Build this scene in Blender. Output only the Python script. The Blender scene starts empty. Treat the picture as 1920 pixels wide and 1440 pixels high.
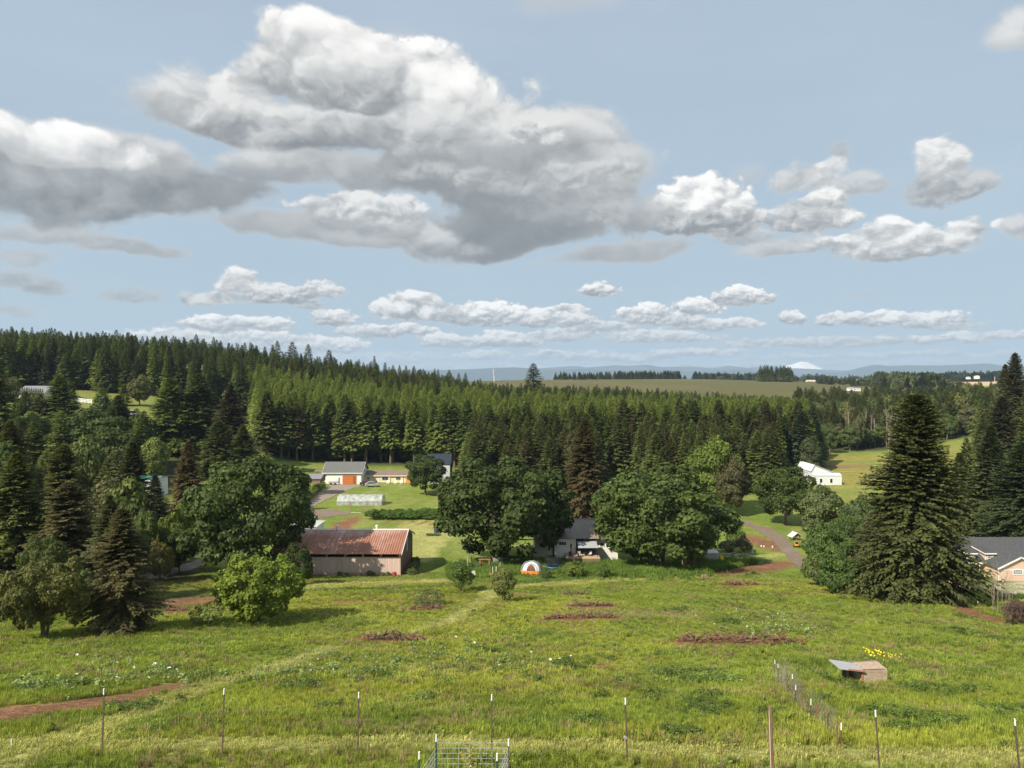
import bpy, math, random
import numpy as np
from mathutils import Vector, Matrix

PI = math.pi
F, CU, HV, ZC = 1330.0, 960.0, 712.0, 30.0     # focal length in photo pixels, picture centre, horizon line, eye height
SC = bpy.context.scene
COL = SC.collection

# ------------------------------------------------------------------ camera
cam = bpy.data.cameras.new('camera')
cam.sensor_width = 36.0
cam.lens = 36.0 * F / 1920.0
cam.clip_start = 0.5
cam.clip_end = 60000.0
cob = bpy.data.objects.new('camera', cam)
COL.objects.link(cob)
cob.location = (0, 0, ZC)
cob.rotation_euler = (math.radians(90) - math.atan(8.0 / F), 0, 0)
SC.camera = cob

# ------------------------------------------------------------------ light
SUN_DIR = Vector((-0.56, -0.52, 0.66)).normalized()          # towards the sun
sl = bpy.data.lights.new('sun', 'SUN')
sl.energy = 5.0
sl.angle = math.radians(0.5)
sl.color = (1.0, 0.90, 0.74)
so = bpy.data.objects.new('sun', sl)
so.rotation_euler = SUN_DIR.to_track_quat('Z', 'Y').to_euler()
so.location = (-60, -60, 120)
COL.objects.link(so)

SC.view_settings.view_transform = 'Standard'
SC.view_settings.look = 'None'
SC.view_settings.exposure = 0.58
SC.view_settings.gamma = 1.0
SC.view_settings.use_curve_mapping = False
cy = SC.cycles
cy.max_bounces = 6
cy.diffuse_bounces = 3
cy.glossy_bounces = 2
cy.transmission_bounces = 4
cy.transparent_max_bounces = 8
cy.volume_bounces = 0
cy.caustics_reflective = False
cy.caustics_refractive = False
cy.use_denoising = True


class NT:
    """small helper to write node expressions"""
    def __init__(self, tree):
        self.t = tree
        self.n = tree.nodes
        self.l = tree.links

    def new(self, typ, **kw):
        nd = self.n.new(typ)
        for k, v in kw.items():
            setattr(nd, k, v)
        return nd

    def put(self, sock, v):
        if v is None:
            return
        if isinstance(v, bpy.types.NodeSocket):
            self.l.new(v, sock)
        else:
            sock.default_value = v

    def m(self, op, a, b=None, c=None, clamp=False):
        nd = self.new('ShaderNodeMath', operation=op, use_clamp=clamp)
        self.put(nd.inputs[0], a)
        self.put(nd.inputs[1], b)
        self.put(nd.inputs[2], c)
        return nd.outputs[0]

    def v(self, op, a, b=None, c=None, out=0):
        nd = self.new('ShaderNodeVectorMath', operation=op)
        self.put(nd.inputs[0], a)
        self.put(nd.inputs[1], b)
        self.put(nd.inputs[2], c)
        return nd.outputs[out]

    def sep(self, a):
        nd = self.new('ShaderNodeSeparateXYZ')
        self.put(nd.inputs[0], a)
        return nd.outputs

    def comb(self, x, y, z=0.0):
        nd = self.new('ShaderNodeCombineXYZ')
        self.put(nd.inputs[0], x)
        self.put(nd.inputs[1], y)
        self.put(nd.inputs[2], z)
        return nd.outputs[0]

    def noise(self, vec, scale, detail=3.0, rough=0.5, dim='3D', dist=0.0, lac=2.0):
        nd = self.new('ShaderNodeTexNoise', noise_dimensions=dim)
        self.put(nd.inputs['Vector'], vec)
        nd.inputs['Scale'].default_value = scale
        nd.inputs['Detail'].default_value = detail
        nd.inputs['Roughness'].default_value = rough
        nd.inputs['Distortion'].default_value = dist
        nd.inputs['Lacunarity'].default_value = lac
        return nd.outputs[0]

    def rng(self, x, a, b, c=0.0, d=1.0, smooth=False):
        nd = self.new('ShaderNodeMapRange', clamp=True)
        nd.interpolation_type = 'SMOOTHSTEP' if smooth else 'LINEAR'
        self.put(nd.inputs[0], x)
        for i, q in zip((1, 2, 3, 4), (a, b, c, d)):
            self.put(nd.inputs[i], q)
        return nd.outputs[0]

    def mix(self, f, a, b, blend='MIX'):
        nd = self.new('ShaderNodeMix', data_type='RGBA', blend_type=blend)
        self.put(nd.inputs[0], f)
        for i, q in ((6, a), (7, b)):
            self.put(nd.inputs[i], q if isinstance(q, bpy.types.NodeSocket) else tuple(q)[:3] + (1.0,))
        return nd.outputs[2]

    def mixf(self, f, a, b):
        nd = self.new('ShaderNodeMix', data_type='FLOAT')
        self.put(nd.inputs[0], f)
        self.put(nd.inputs[2], a)
        self.put(nd.inputs[3], b)
        return nd.outputs[0]


# ------------------------------------------------------------------ sky with cumulus clouds
world = bpy.data.worlds.new('World')
SC.world = world
world.use_nodes = True
W = NT(world.node_tree)
W.n.clear()
sky = W.new('ShaderNodeTexSky', sky_type='NISHITA')
sky.sun_disc = False
sky.sun_elevation = math.asin(SUN_DIR.z)
sky.sun_rotation = math.atan2(SUN_DIR.x, SUN_DIR.y)
sky.altitude = 200
sky.air_density = 1.0
sky.dust_density = 1.6
sky.ozone_density = 2.2
SKY_STRENGTH = 0.085
SKY_GAIN = 0.69                                       # the sky against the exposure of the picture
tc = W.new('ShaderNodeTexCoord')
sx, sy, sz = W.sep(tc.outputs['Generated'])
az = W.m('ARCTAN2', sx, sy)
hyp = W.m('SQRT', W.m('ADD', W.m('MULTIPLY', sx, sx), W.m('MULTIPLY', sy, sy)))
el = W.m('DIVIDE', sz, W.m('MAXIMUM', hyp, 0.02))
P0 = W.comb(az, el)                                   # azimuth and slope of the direction


def sky_pt(u, v):
    a = math.atan((u - CU) / F)
    return a, (HV - v) / F * math.cos(a)


def billow(q, scale):
    """rounded heads, large ones carrying small ones"""
    nd = W.new('ShaderNodeTexVoronoi', voronoi_dimensions='2D', feature='F1', normalize=True)
    W.put(nd.inputs['Vector'], q)
    nd.inputs['Scale'].default_value = scale
    nd.inputs['Detail'].default_value = 2.5
    nd.inputs['Roughness'].default_value = 0.45
    nd.inputs['Lacunarity'].default_value = 2.3
    return W.m('SUBTRACT', 1.0, nd.outputs['Distance'])


def band(scale, sq, seed, detail=7.0, rough=0.56, off=0.012):
    """fractal noise, its relief towards the sun and a small warp, for clouds of one size"""
    q = W.v('MULTIPLY_ADD', P0, (1.0, sq, 0.0), (seed, seed * 1.7, 0.0))
    n1 = W.noise(q, scale, detail, rough, '2D')
    nw = W.noise(W.v('ADD', q, (5.3, 2.1, 0)), scale * 2.5, 3.0, 0.55, '2D')
    qb = W.v('ADD', q, W.comb(W.m('MULTIPLY', n1, 0.9 / scale), W.m('MULTIPLY', nw, 0.35 / scale)))
    dlt = (off * -0.8, off * sq * 1.2, 0.0)
    b1_ = billow(qb, scale * 2.1)
    b2_ = billow(W.v('ADD', qb, dlt), scale * 2.1)
    nl1 = W.noise(q, scale * 0.9, 4.0, 0.5, '2D')
    nl2 = W.noise(W.v('ADD', q, dlt), scale * 0.9, 4.0, 0.5, '2D')
    rel = W.m('MULTIPLY_ADD', W.m('SUBTRACT', b1_, b2_), 0.85, W.m('SUBTRACT', nl1, nl2))
    wx = W.noise(W.v('ADD', q, (7.3, 1.1, 0)), scale * 0.55, 3.0, 0.55, '2D')
    wy = W.noise(W.v('ADD', q, (3.1, 9.7, 0)), scale * 0.55, 3.0, 0.55, '2D')
    amp = 0.36 / scale
    wv = W.comb(W.m('MULTIPLY_ADD', wx, amp * 2, -amp), W.m('MULTIPLY_ADD', wy, amp * 2 / sq, -amp / sq))
    P = W.v('ADD', P0, wv)
    nn = W.m('ADD', W.m('MULTIPLY_ADD', n1, 0.75, -0.375), W.m('MULTIPLY_ADD', b1_, 0.55, -0.42))
    return dict(n=nn, r=rel, P=P)


BA = band(5.5, 1.25, 11.3, 9.0, 0.58, 0.016)
BB = band(15.0, 1.4, 4.7, 7.0, 0.56, 0.007)
BC = band(34.0, 1.5, 23.1, 5.0, 0.55, 0.0028)

# b0: brightness of the base, b1: of the crown; soft: width of the rim; op: opacity
LAYERS = [
    # far rows of cumulus on the horizon
    ('C', 900, 690, 420, 7, .50, .80, .6, .7), ('C', 1420, 686, 420, 6, .50, .78, .6, .7), ('C', 1640, 668, 300, 8, .48, .86, .6, .8),
    ('C', 910, 668, 60, 10, .48, .92, .5, .9), ('C', 1060, 666, 70, 11, .48, .92, .5, .9), ('C', 1180, 672, 60, 9, .48, .9, .5, .9), ('C', 1300, 664, 90, 10, .48, .9, .5, .9), ('C', 700, 672, 160, 13, .56, .86, .6, .8), ('C', 1560, 643, 220, 11, .54, .84, .6, .9),
    ('C', 1800, 634, 130, 11, .56, .92, .5, .9), ('C', 120, 645, 150, 14, .62, .92, .5, .8), ('C', 500, 650, 110, 22, .66, .98, .4, .95), ('C', 420, 634, 150, 18, .66, .98, .35, 1),
    ('C', 400, 610, 62, 17, .62, 1.0, .3, 1), ('C', 480, 608, 62, 15, .60, .97, .3, 1), ('C', 640, 648, 46, 16, .60, .97, .3, 1), ('C', 628, 598, 38, 17, .54, .94, .3, 1),
    ('C', 690, 622, 60, 12, .58, .90, .4, .9), ('C', 748, 622, 60, 13, .56, .94, .35, 1), ('C', 850, 640, 55, 15, .58, .94, .35, .95), ('C', 945, 640, 62, 17, .56, .95, .35, 1),
    ('C', 1050, 628, 60, 14, .58, .9, .4, .9), ('C', 1130, 614, 60, 12, .58, .92, .4, .9), ('C', 1240, 634, 100, 13, .58, .90, .4, .9), ('C', 1340, 610, 80, 12, .58, .94, .35, .95),
    ('C', 1275, 600, 42, 14, .60, .94, .35, 1), ('C', 1560, 598, 28, 12, .58, .92, .3, 1), ('C', 1610, 600, 40, 12, .56, .92, .3, 1), ('C', 1660, 598, 34, 14, .56, .97, .3, 1),
    ('C', 1740, 602, 70, 14, .54, .94, .3, 1), ('C', 1810, 612, 50, 8, .54, .80, .5, .8), ('C', 1481, 597, 26, 12, .56, .96, .28, 1), ('C', 1620, 553, 50, 6, .5, .62, .9, .5),
    ('C', 1208, 592, 48, 21, .58, 1.0, .28, 1), ('C', 1310, 578, 34, 17, .54, 1.0, .28, 1), ('C', 1392, 557, 52, 17, .54, 1.0, .28, 1), ('C', 1070, 584, 36, 11, .56, .92, .3, 1),
    ('C', 1121, 546, 30, 13, .50, .96, .35, 1), ('C', 1080, 602, 40, 12, .56, .92, .35, .9), ('C', 1000, 598, 42, 17, .56, .97, .3, 1), ('C', 915, 594, 60, 22, .54, 1.0, .28, 1),
    ('C', 838, 594, 34, 16, .44, .70, .5, .9), ('B', 768, 582, 86, 32, .44, 1.04, .25, 1),
    # middle left
    ('C', 580, 574, 24, 10, .48, .72, .6, .9), ('C', 530, 556, 70, 19, .48, .88, .45, 1), ('C', 600, 546, 44, 17, .54, .92, .4, .9), ('B', 392, 560, 60, 18, .46, .90, .4, 1),
    ('B', 440, 532, 42, 26, .54, 1.02, .35, 1), ('C', 250, 556, 60, 18, .44, .60, .8, .7), ('B', 60, 522, 95, 24, .42, .68, .6, .85), ('B', 100, 540, 60, 12, .38, .52, .8, .7),
    ('B', 20, 575, 75, 14, .46, .62, .8, .7), ('B', 240, 468, 115, 20, .46, .68, .6, .9), ('B', 40, 480, 90, 20, .5, .68, .8, .75),
    # right side
    ('B', 1790, 350, 90, 40, .38, .80, .5, .95), ('B', 1770, 305, 56, 42, .60, 1.0, .4, .97), ('B', 1572, 290, 24, 20, .50, .66, .7, .8), ('B', 1500, 340, 56, 28, .56, .86, .5, .9),
    ('B', 1600, 350, 76, 28, .54, .84, .6, .85), ('B', 1555, 322, 32, 20, .66, .98, .5, .8), ('B', 1410, 330, 40, 20, .58, .74, .9, .5),
    ('B', 1470, 468, 70, 24, .44, .78, .5, .9), ('B', 1700, 455, 165, 34, .44, 1.0, .32, 1), ('B', 1690, 436, 82, 30, .62, 1.05, .32, 1), ('B', 1400, 440, 60, 26, .5, .86, .5, .9),
    ('B', 1545, 405, 56, 42, .52, 1.02, .32, 1), ('B', 1490, 408, 56, 32, .40, .86, .4, .95), ('B', 1400, 402, 40, 30, .52, .98, .35, 1), ('B', 1310, 412, 112, 46, .34, .92, .32, 1),
    ('B', 1312, 380, 84, 42, .62, 1.06, .28, 1), ('B', 1910, 432, 34, 26, .54, .84, .5, .95), ('A', 1905, 50, 62, 50, .62, .9, .7, .9), ('A', 1090, 15, 130, 40, .6, .72, 1.0, .5),
    # the great cloud, from its far parts to its near ones
    ('A', 740, 85, 90, 34, .62, .74, 1.2, .4), ('A', 1118, 228, 52, 34, .52, .84, .6, .95), ('A', 1160, 290, 80, 60, .48, .80, .8, .9),
    ('A', 1150, 474, 130, 30, .44, .70, .6, .95), ('A', 620, 452, 190, 30, .42, .70, .5, .97), ('B', 930, 462, 76, 18, .52, .76, .6, .9),
    ('A', 1090, 390, 140, 80, .36, .70, .5, 1), ('A', 1080, 300, 150, 90, .44, .86, .45, 1), ('A', 700, 330, 200, 60, .44, .78, .6, .95),
    ('A', 800, 190, 200, 100, .50, 1.06, .28, 1), ('A', 920, 270, 190, 100, .40, .90, .36, 1), ('A', 360, 195, 105, 70, .50, .94, .4, 1), ('A', 450, 190, 110, 50, .50, .97, .35, 1),
    ('A', 1140, 350, 95, 110, .40, .80, .6, .95), ('A', 930, 420, 260, 50, .34, .60, .5, 1), ('A', 980, 390, 200, 80, .26, .50, .5, 1), ('A', 900, 330, 260, 80, .32, .62, .5, 1), ('A', 1110, 360, 110, 50, .40, .72, .6, .8),
    ('B', 1010, 262, 60, 30, .50, .92, .5, .9), ('B', 1110, 330, 80, 34, .50, .84, .6, .85), ('B', 930, 345, 90, 30, .42, .74, .6, .8), ('B', 1150, 400, 70, 26, .48, .74, .7, .8),
    ('B', 1040, 400, 90, 26, .38, .62, .7, .7), ('B', 800, 330, 80, 26, .40, .74, .6, .8),
    ('A', 560, 240, 260, 62, .30, .92, .38, 1), ('A', 740, 260, 150, 54, .34, .86, .42, 1), ('A', 620, 150, 150, 66, .34, .98, .30, 1),
    ('A', 600, 110, 130, 56, .66, 1.04, .30, 1), ('A', 500, 330, 110, 44, .42, .84, .6, .9),
    ('A', 700, 425, 160, 34, .40, .80, .4, 1), ('B', 680, 398, 110, 38, .56, .96, .35, .95),
    ('A', 60, 425, 120, 30, .46, .74, .6, .9), ('A', 330, 375, 200, 66, .28, .56, .5, 1), ('A', 230, 300, 150, 60, .40, .84, .5, .95), ('A', 110, 345, 260, 90, .24, .66, .40, 1), ('A', 100, 268, 150, 44, .62, 1.06, .32, 1),
]
bands = {'A': (BA, 1.8, 1.35), 'B': (BB, 1.6, 1.5), 'C': (BC, 1.5, 1.0)}
# clouds of the unseen sky: the same kind, from noise alone, kept out of the framed part
gen = W.noise(W.v('MULTIPLY', P0, (1.0, 1.3, 0)), 3.2, 7.0, 0.58, '2D')
side = W.m('MAXIMUM', W.rng(W.m('ABSOLUTE', az), 0.66, 0.85), W.rng(el, 0.56, 0.75))
A = W.m('MULTIPLY', W.rng(gen, 0.50, 0.60, smooth=True), W.m('MULTIPLY', side, W.rng(el, 0.0, 0.15)))
A0 = A
B = 0.8
puff = bpy.data.node_groups.new('cloud_puff', 'ShaderNodeTree')      # one rounded mass of cloud laid over what is behind it
for nm, st in (('B', 'NodeSocketFloat'), ('A', 'NodeSocketFloat'), ('X', 'NodeSocketFloat'), ('Y', 'NodeSocketFloat'), ('N', 'NodeSocketFloat'), ('S', 'NodeSocketFloat'),
               ('IX', 'NodeSocketFloat'), ('OX', 'NodeSocketFloat'), ('IY', 'NodeSocketFloat'), ('OY', 'NodeSocketFloat'), ('Soft', 'NodeSocketFloat'), ('Op', 'NodeSocketFloat'),
               ('Low', 'NodeSocketFloat'), ('High', 'NodeSocketFloat')):
    puff.interface.new_socket(nm, in_out='INPUT', socket_type=st)
puff.interface.new_socket('B', in_out='OUTPUT', socket_type='NodeSocketFloat')
puff.interface.new_socket('A', in_out='OUTPUT', socket_type='NodeSocketFloat')
Q = NT(puff)
gi = Q.new('NodeGroupInput').outputs
dx = Q.m('MULTIPLY_ADD', gi['X'], gi['IX'], gi['OX'])
dy = Q.m('MULTIPLY_ADD', gi['Y'], gi['IY'], gi['OY'])
ym = Q.m('MAXIMUM', dy, Q.m('MULTIPLY', dy, -1.45))
dd = Q.m('SQRT', Q.m('MULTIPLY_ADD', dx, dx, Q.m('MULTIPLY', ym, ym)))
al = Q.m('MULTIPLY', Q.rng(Q.m('ADD', Q.m('SUBTRACT', 1.0, dd), gi['N']), 0.0, gi['Soft'], smooth=True), gi['Op'])
b = Q.rng(Q.m('ADD', Q.m('MULTIPLY_ADD', dy, 0.42, 0.50), gi['S']), 0.0, 1.0, gi['Low'], gi['High'], smooth=True)
go = Q.new('NodeGroupOutput')
Q.l.new(Q.mixf(al, gi['B'], b), go.inputs[0])
Q.l.new(Q.m('ADD', Q.m('MULTIPLY', gi['A'], Q.m('SUBTRACT', 1.0, al)), al), go.inputs[1])
for bn, (bd, na, rg) in bands.items():
    bd['N'] = W.m('MULTIPLY_ADD', bd['n'], na, 0.42 if bn == 'C' else 0.29)
    bd['X'], bd['Y'], _ = W.sep(bd['P'])
    bd['S'] = W.m('MULTIPLY_ADD', bd['r'], rg, W.m('MULTIPLY', bd['n'], 0.35))
for (bn, u, v, ru, rv, b0, b1, soft, op) in LAYERS:
    bd = bands[bn][0]
    a0, e0 = sky_pt(u, v)
    ca = math.cos(a0)
    ra, re = ru / F * ca * ca, rv / F * ca
    g = W.new('ShaderNodeGroup', node_tree=puff)
    for i, q in enumerate((B, A, bd['X'], bd['Y'], bd['N'], bd['S'], 1 / ra, -a0 / ra, 1 / re, -e0 / re, soft, op, b0 * 0.62 + (0.23 if bn == 'C' else 0.32), b1 * 0.85 + (0.22 if bn == 'C' else 0.14))):
        W.put(g.inputs[i], q)
    B, A = g.outputs
lit = W.mix(W.rng(B, 0.35, 0.95), (0.89, 0.955, 1.0), (1.0, 0.985, 0.955))
B2 = W.m('POWER', B, 1.9)                              # the figures above are display brightness
cloudcol = W.v('SCALE', lit, None)
cloudcol.node.inputs[3].default_value = 1.0
W.l.new(W.m('MULTIPLY', B2, 0.97), cloudcol.node.inputs[3])
skyc = W.v('SCALE', sky.outputs[0], None)
skyc.node.inputs[3].default_value = SKY_STRENGTH
thin = W.noise(W.v('MULTIPLY', P0, (1.0, 4.0, 0)), 2.2, 3.0, 0.55, '2D')
veil = W.mix(W.rng(thin, 0.3, 0.75, 0.86, 0.96), skyc, W.mix(W.rng(el, 0.02, 0.5), (0.47, 0.60, 0.69), (0.45, 0.55, 0.665)))      # thin high haze over the blue
cheap = W.mix(A0, veil, W.comb(0.55, 0.57, 0.60))
bgs = []
for c in (cheap, W.mix(A, veil, cloudcol)):
    bg = W.new('ShaderNodeBackground')
    W.l.new(c, bg.inputs[0])
    bg.inputs[1].default_value = SKY_GAIN
    bgs.append(bg)
# the single clouds are worked out only for the quarter of the sky they stand in
inner = W.m('MULTIPLY', W.m('LESS_THAN', W.m('ABSOLUTE', az), 0.80), W.m('MULTIPLY', W.m('GREATER_THAN', el, -0.01), W.m('LESS_THAN', el, 0.70)))
bg = W.new('ShaderNodeMixShader')
W.l.new(inner, bg.inputs[0])
W.l.new(bgs[0].outputs[0], bg.inputs[1])
W.l.new(bgs[1].outputs[0], bg.inputs[2])
wo = W.new('ShaderNodeOutputWorld')
W.l.new(bg.outputs[0], wo.inputs[0])
world.cycles.sampling_method = 'MANUAL'
world.cycles.sample_map_resolution = 512

# ================================================================== helpers
def tag(o, label=None, cat=None, group=None, kind=None):
    if label: o['label'] = label
    if cat: o['category'] = cat
    if group: o['group'] = group
    if kind: o['kind'] = kind
    return o


def thing(name, label, cat, loc=(0, 0, 0), rz=0.0, group=None, scale=None):
    o = bpy.data.objects.new(name, None)
    o.empty_display_size = 0.5
    COL.objects.link(o)
    o.location = loc
    o.rotation_euler = (0, 0, rz)
    if scale: o.scale = scale
    return tag(o, label, cat, group)


def link_mesh(name, me, parent=None):
    o = bpy.data.objects.new(name, me)
    COL.objects.link(o)
    if parent is not None: o.parent = parent
    return o


def copy_tree(o, parent=None):
    c = o.copy()
    COL.objects.link(c)
    if parent is not None: c.parent = parent
    for ch in list(o.children):
        copy_tree(ch, c)
    return c


def mesh_np(name, verts, faces, mat=None, smooth=False, attrs=None):
    """verts (n,3); faces (m,k) with one k"""
    me = bpy.data.meshes.new(name)
    verts = np.ascontiguousarray(verts, dtype=np.float32)
    faces = np.ascontiguousarray(faces, dtype=np.int32)
    n, k = faces.shape
    me.vertices.add(len(verts)); me.vertices.foreach_set('co', verts.ravel())
    me.loops.add(n * k); me.loops.foreach_set('vertex_index', faces.ravel())
    me.polygons.add(n)
    me.polygons.foreach_set('loop_start', np.arange(0, n * k, k, dtype=np.int32))
    if smooth: me.polygons.foreach_set('use_smooth', np.ones(n, dtype=bool))
    me.update(calc_edges=True)
    if mat: me.materials.append(mat)
    for an, (dom, typ, data) in (attrs or {}).items():
        at = me.attributes.new(an, typ, dom)
        at.data.foreach_set('color' if 'COLOR' in typ else ('vector' if typ == 'FLOAT_VECTOR' else 'value'), np.ascontiguousarray(data).ravel())
    return me


class MB:
    """collects simple shapes of one part"""
    def __init__(self):
        self.v, self.f = [], []

    def add(self, vs, fs):
        b = len(self.v)
        self.v += [tuple(p) for p in vs]
        self.f += [tuple(b + i for i in f) for f in fs]
        return self

    def box(self, x0, x1, y0, y1, z0, z1):
        return self.add([(x0, y0, z0), (x1, y0, z0), (x1, y1, z0), (x0, y1, z0), (x0, y0, z1), (x1, y0, z1), (x1, y1, z1), (x0, y1, z1)],
                        [(0, 3, 2, 1), (4, 5, 6, 7), (0, 1, 5, 4), (1, 2, 6, 5), (2, 3, 7, 6), (3, 0, 4, 7)])

    def slab(self, quad, t):
        """a quad given thickness t along its normal (downwards side added)"""
        q = [Vector(p) for p in quad]
        n = (q[1] - q[0]).cross(q[2] - q[0]).normalized() * t
        k = len(q)
        vs = q + [p - n for p in q]
        fs = [tuple(range(k)), tuple(range(2 * k - 1, k - 1, -1))] + [(i, k + i, k + (i + 1) % k, (i + 1) % k) for i in range(k)]
        return self.add(vs, fs)

    def prism(self, poly, y0, y1):
        """polygon in xz, extruded along y"""
        k = len(poly)
        vs = [(x, y0, z) for x, z in poly] + [(x, y1, z) for x, z in poly]
        fs = [tuple(range(k)), tuple(range(2 * k - 1, k - 1, -1))] + [(i, k + i, k + (i + 1) % k, (i + 1) % k) for i in range(k)]
        return self.add(vs, fs)

    def prismx(self, poly, x0, x1):
        k = len(poly)
        vs = [(x0, y, z) for y, z in poly] + [(x1, y, z) for y, z in poly]
        fs = [tuple(range(k - 1, -1, -1)), tuple(range(k, 2 * k))] + [(i, (i + 1) % k, k + (i + 1) % k, k + i) for i in range(k)]
        return self.add(vs, fs)

    def tube(self, p0, p1, r0, r1=None, n=6, cap=True):
        p0, p1 = Vector(p0), Vector(p1)
        r1 = r0 if r1 is None else r1
        d = (p1 - p0).normalized()
        a = d.orthogonal().normalized()
        b = d.cross(a)
        vs = []
        for p, r in ((p0, r0), (p1, r1)):
            for i in range(n):
                t = 2 * PI * i / n
                vs.append(p + a * (math.cos(t) * r) + b * (math.sin(t) * r))
        fs = [(i, (i + 1) % n, n + (i + 1) % n, n + i) for i in range(n)]
        if cap: fs += [tuple(range(n - 1, -1, -1)), tuple(range(n, 2 * n))]
        return self.add(vs, fs)

    def path(self, pts, rs, n=5):
        for i in range(len(pts) - 1):
            self.tube(pts[i], pts[i + 1], rs[i], rs[i + 1], n, cap=(i in (0, len(pts) - 2)))
        return self

    def ball(self, c, r, n=8, m=5, sq=(1, 1, 1)):
        vs, fs = [], []
        for j in range(m + 1):
            ph = PI * j / m
            for i in range(n):
                th = 2 * PI * i / n
                vs.append((c[0] + r * sq[0] * math.sin(ph) * math.cos(th), c[1] + r * sq[1] * math.sin(ph) * math.sin(th), c[2] + r * sq[2] * math.cos(ph)))
        for j in range(m):
            for i in range(n):
                fs.append((j * n + i, j * n + (i + 1) % n, (j + 1) * n + (i + 1) % n, (j + 1) * n + i))
        return self.add(vs, fs)

    def build(self, name, mat, parent=None, smooth=False, bevel=0):
        me = bpy.data.meshes.new(name)
        me.from_pydata(self.v, [], self.f)
        me.update()
        if mat: me.materials.append(mat)
        if smooth:
            me.polygons.foreach_set('use_smooth', [True] * len(me.polygons))
        o = link_mesh(name, me, parent)
        if bevel:
            md = o.modifiers.new('bevel', 'BEVEL'); md.width = bevel; md.segments = 1
        return o


def vnoise(x, y, seed=0):
    xi, yi = np.floor(x).astype(np.int64), np.floor(y).astype(np.int64)
    fx, fy = x - xi, y - yi
    fx, fy = fx * fx * (3 - 2 * fx), fy * fy * (3 - 2 * fy)

    def h(a, b):
        n = (a * 374761393 + b * 668265263 + seed * 2246822519) & 0xffffffff
        n = ((n ^ (n >> 13)) * 1274126177) & 0xffffffff
        return ((n ^ (n >> 16)) & 0xffff) / 65535.0
    return (h(xi, yi) * (1 - fx) + h(xi + 1, yi) * fx) * (1 - fy) + (h(xi, yi + 1) * (1 - fx) + h(xi + 1, yi + 1) * fx) * fy


def fbm(x, y, seed=0, octv=4):
    s, a, t = 0.0, 0.5, 0.0
    for i in range(octv):
        s = s + a * vnoise(x * 2 ** i, y * 2 ** i, seed + i * 17)
        t += a
        a *= 0.5
    return s / t


def sstep(a, b, x):
    t = np.clip((x - a) / (b - a), 0, 1)
    return t * t * (3 - 2 * t)


# ------------------------------------------------------------------ materials
MATS = {}


def mat(name, col, rough=0.75, var=0.12, scale=1.0, metal=0.0, bump=0.0, bscale=8.0, dirt=None, dscale=0.6, damt=0.5, spec=0.3, rand=0.0, stretch=(1, 1, 1)):
    """painted, wooden or metal surface with tone variation, weathering and fine relief"""
    if name in MATS: return MATS[name]
    m = bpy.data.materials.new(name); m.use_nodes = True
    N = NT(m.node_tree); N.n.clear()
    tc = N.new('ShaderNodeTexCoord').outputs['Object']
    tc = N.v('MULTIPLY', tc, stretch)
    oi = N.new('ShaderNodeObjectInfo')
    n1 = N.noise(tc, scale * 3.0, 4.0, 0.6)
    k = N.rng(n1, 0.25, 0.75, 1 - var, 1 + var)
    if rand: k = N.m('MULTIPLY', k, N.rng(oi.outputs['Random'], 0, 1, 1 - rand, 1 + rand))
    c = N.v('SCALE', col, None); N.l.new(k, c.node.inputs[3])
    if dirt:
        n2 = N.noise(tc, dscale, 5.0, 0.65)
        c = N.mix(N.rng(n2, 0.62 - damt * 0.3, 0.75, 0, 0.9), c, dirt)
    p = N.new('ShaderNodeBsdfPrincipled')
    N.l.new(c, p.inputs['Base Color'])
    p.inputs['Roughness'].default_value = rough
    p.inputs['Metallic'].default_value = metal
    p.inputs['Specular IOR Level'].default_value = spec
    if bump:
        b = N.new('ShaderNodeBump'); b.inputs['Strength'].default_value = bump; b.inputs['Distance'].default_value = 0.03
        N.l.new(N.noise(tc, bscale, 4.0, 0.6), b.inputs['Height'])
        N.l.new(b.outputs[0], p.inputs['Normal'])
    o = N.new('ShaderNodeOutputMaterial'); N.l.new(p.outputs[0], o.inputs[0])
    MATS[name] = m
    return m


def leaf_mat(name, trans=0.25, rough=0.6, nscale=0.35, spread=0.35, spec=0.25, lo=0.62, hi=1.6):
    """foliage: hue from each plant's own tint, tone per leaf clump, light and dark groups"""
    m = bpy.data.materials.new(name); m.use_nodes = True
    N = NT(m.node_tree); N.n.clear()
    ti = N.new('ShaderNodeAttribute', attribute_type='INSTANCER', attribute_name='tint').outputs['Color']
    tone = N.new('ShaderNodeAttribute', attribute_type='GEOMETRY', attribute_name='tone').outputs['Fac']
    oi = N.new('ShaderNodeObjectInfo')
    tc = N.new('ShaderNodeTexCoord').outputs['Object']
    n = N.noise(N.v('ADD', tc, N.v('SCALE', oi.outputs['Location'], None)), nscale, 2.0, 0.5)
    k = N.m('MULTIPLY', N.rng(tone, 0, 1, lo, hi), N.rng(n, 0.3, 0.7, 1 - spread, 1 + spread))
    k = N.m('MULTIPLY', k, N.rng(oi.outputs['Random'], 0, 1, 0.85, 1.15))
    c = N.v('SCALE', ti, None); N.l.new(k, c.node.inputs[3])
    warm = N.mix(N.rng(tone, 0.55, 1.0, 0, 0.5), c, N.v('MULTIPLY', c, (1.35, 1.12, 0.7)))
    d = N.new('ShaderNodeBsdfPrincipled')
    N.l.new(warm, d.inputs['Base Color']); d.inputs['Roughness'].default_value = rough
    d.inputs['Specular IOR Level'].default_value = spec
    t = N.new('ShaderNodeBsdfTranslucent')
    N.l.new(N.v('MULTIPLY', warm, (1.1, 1.2, 0.6)), t.inputs[0])
    mx = N.new('ShaderNodeMixShader'); mx.inputs[0].default_value = trans
    N.l.new(d.outputs[0], mx.inputs[1]); N.l.new(t.outputs[0], mx.inputs[2])
    o = N.new('ShaderNodeOutputMaterial'); N.l.new(mx.outputs[0], o.inputs[0])
    return m


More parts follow.
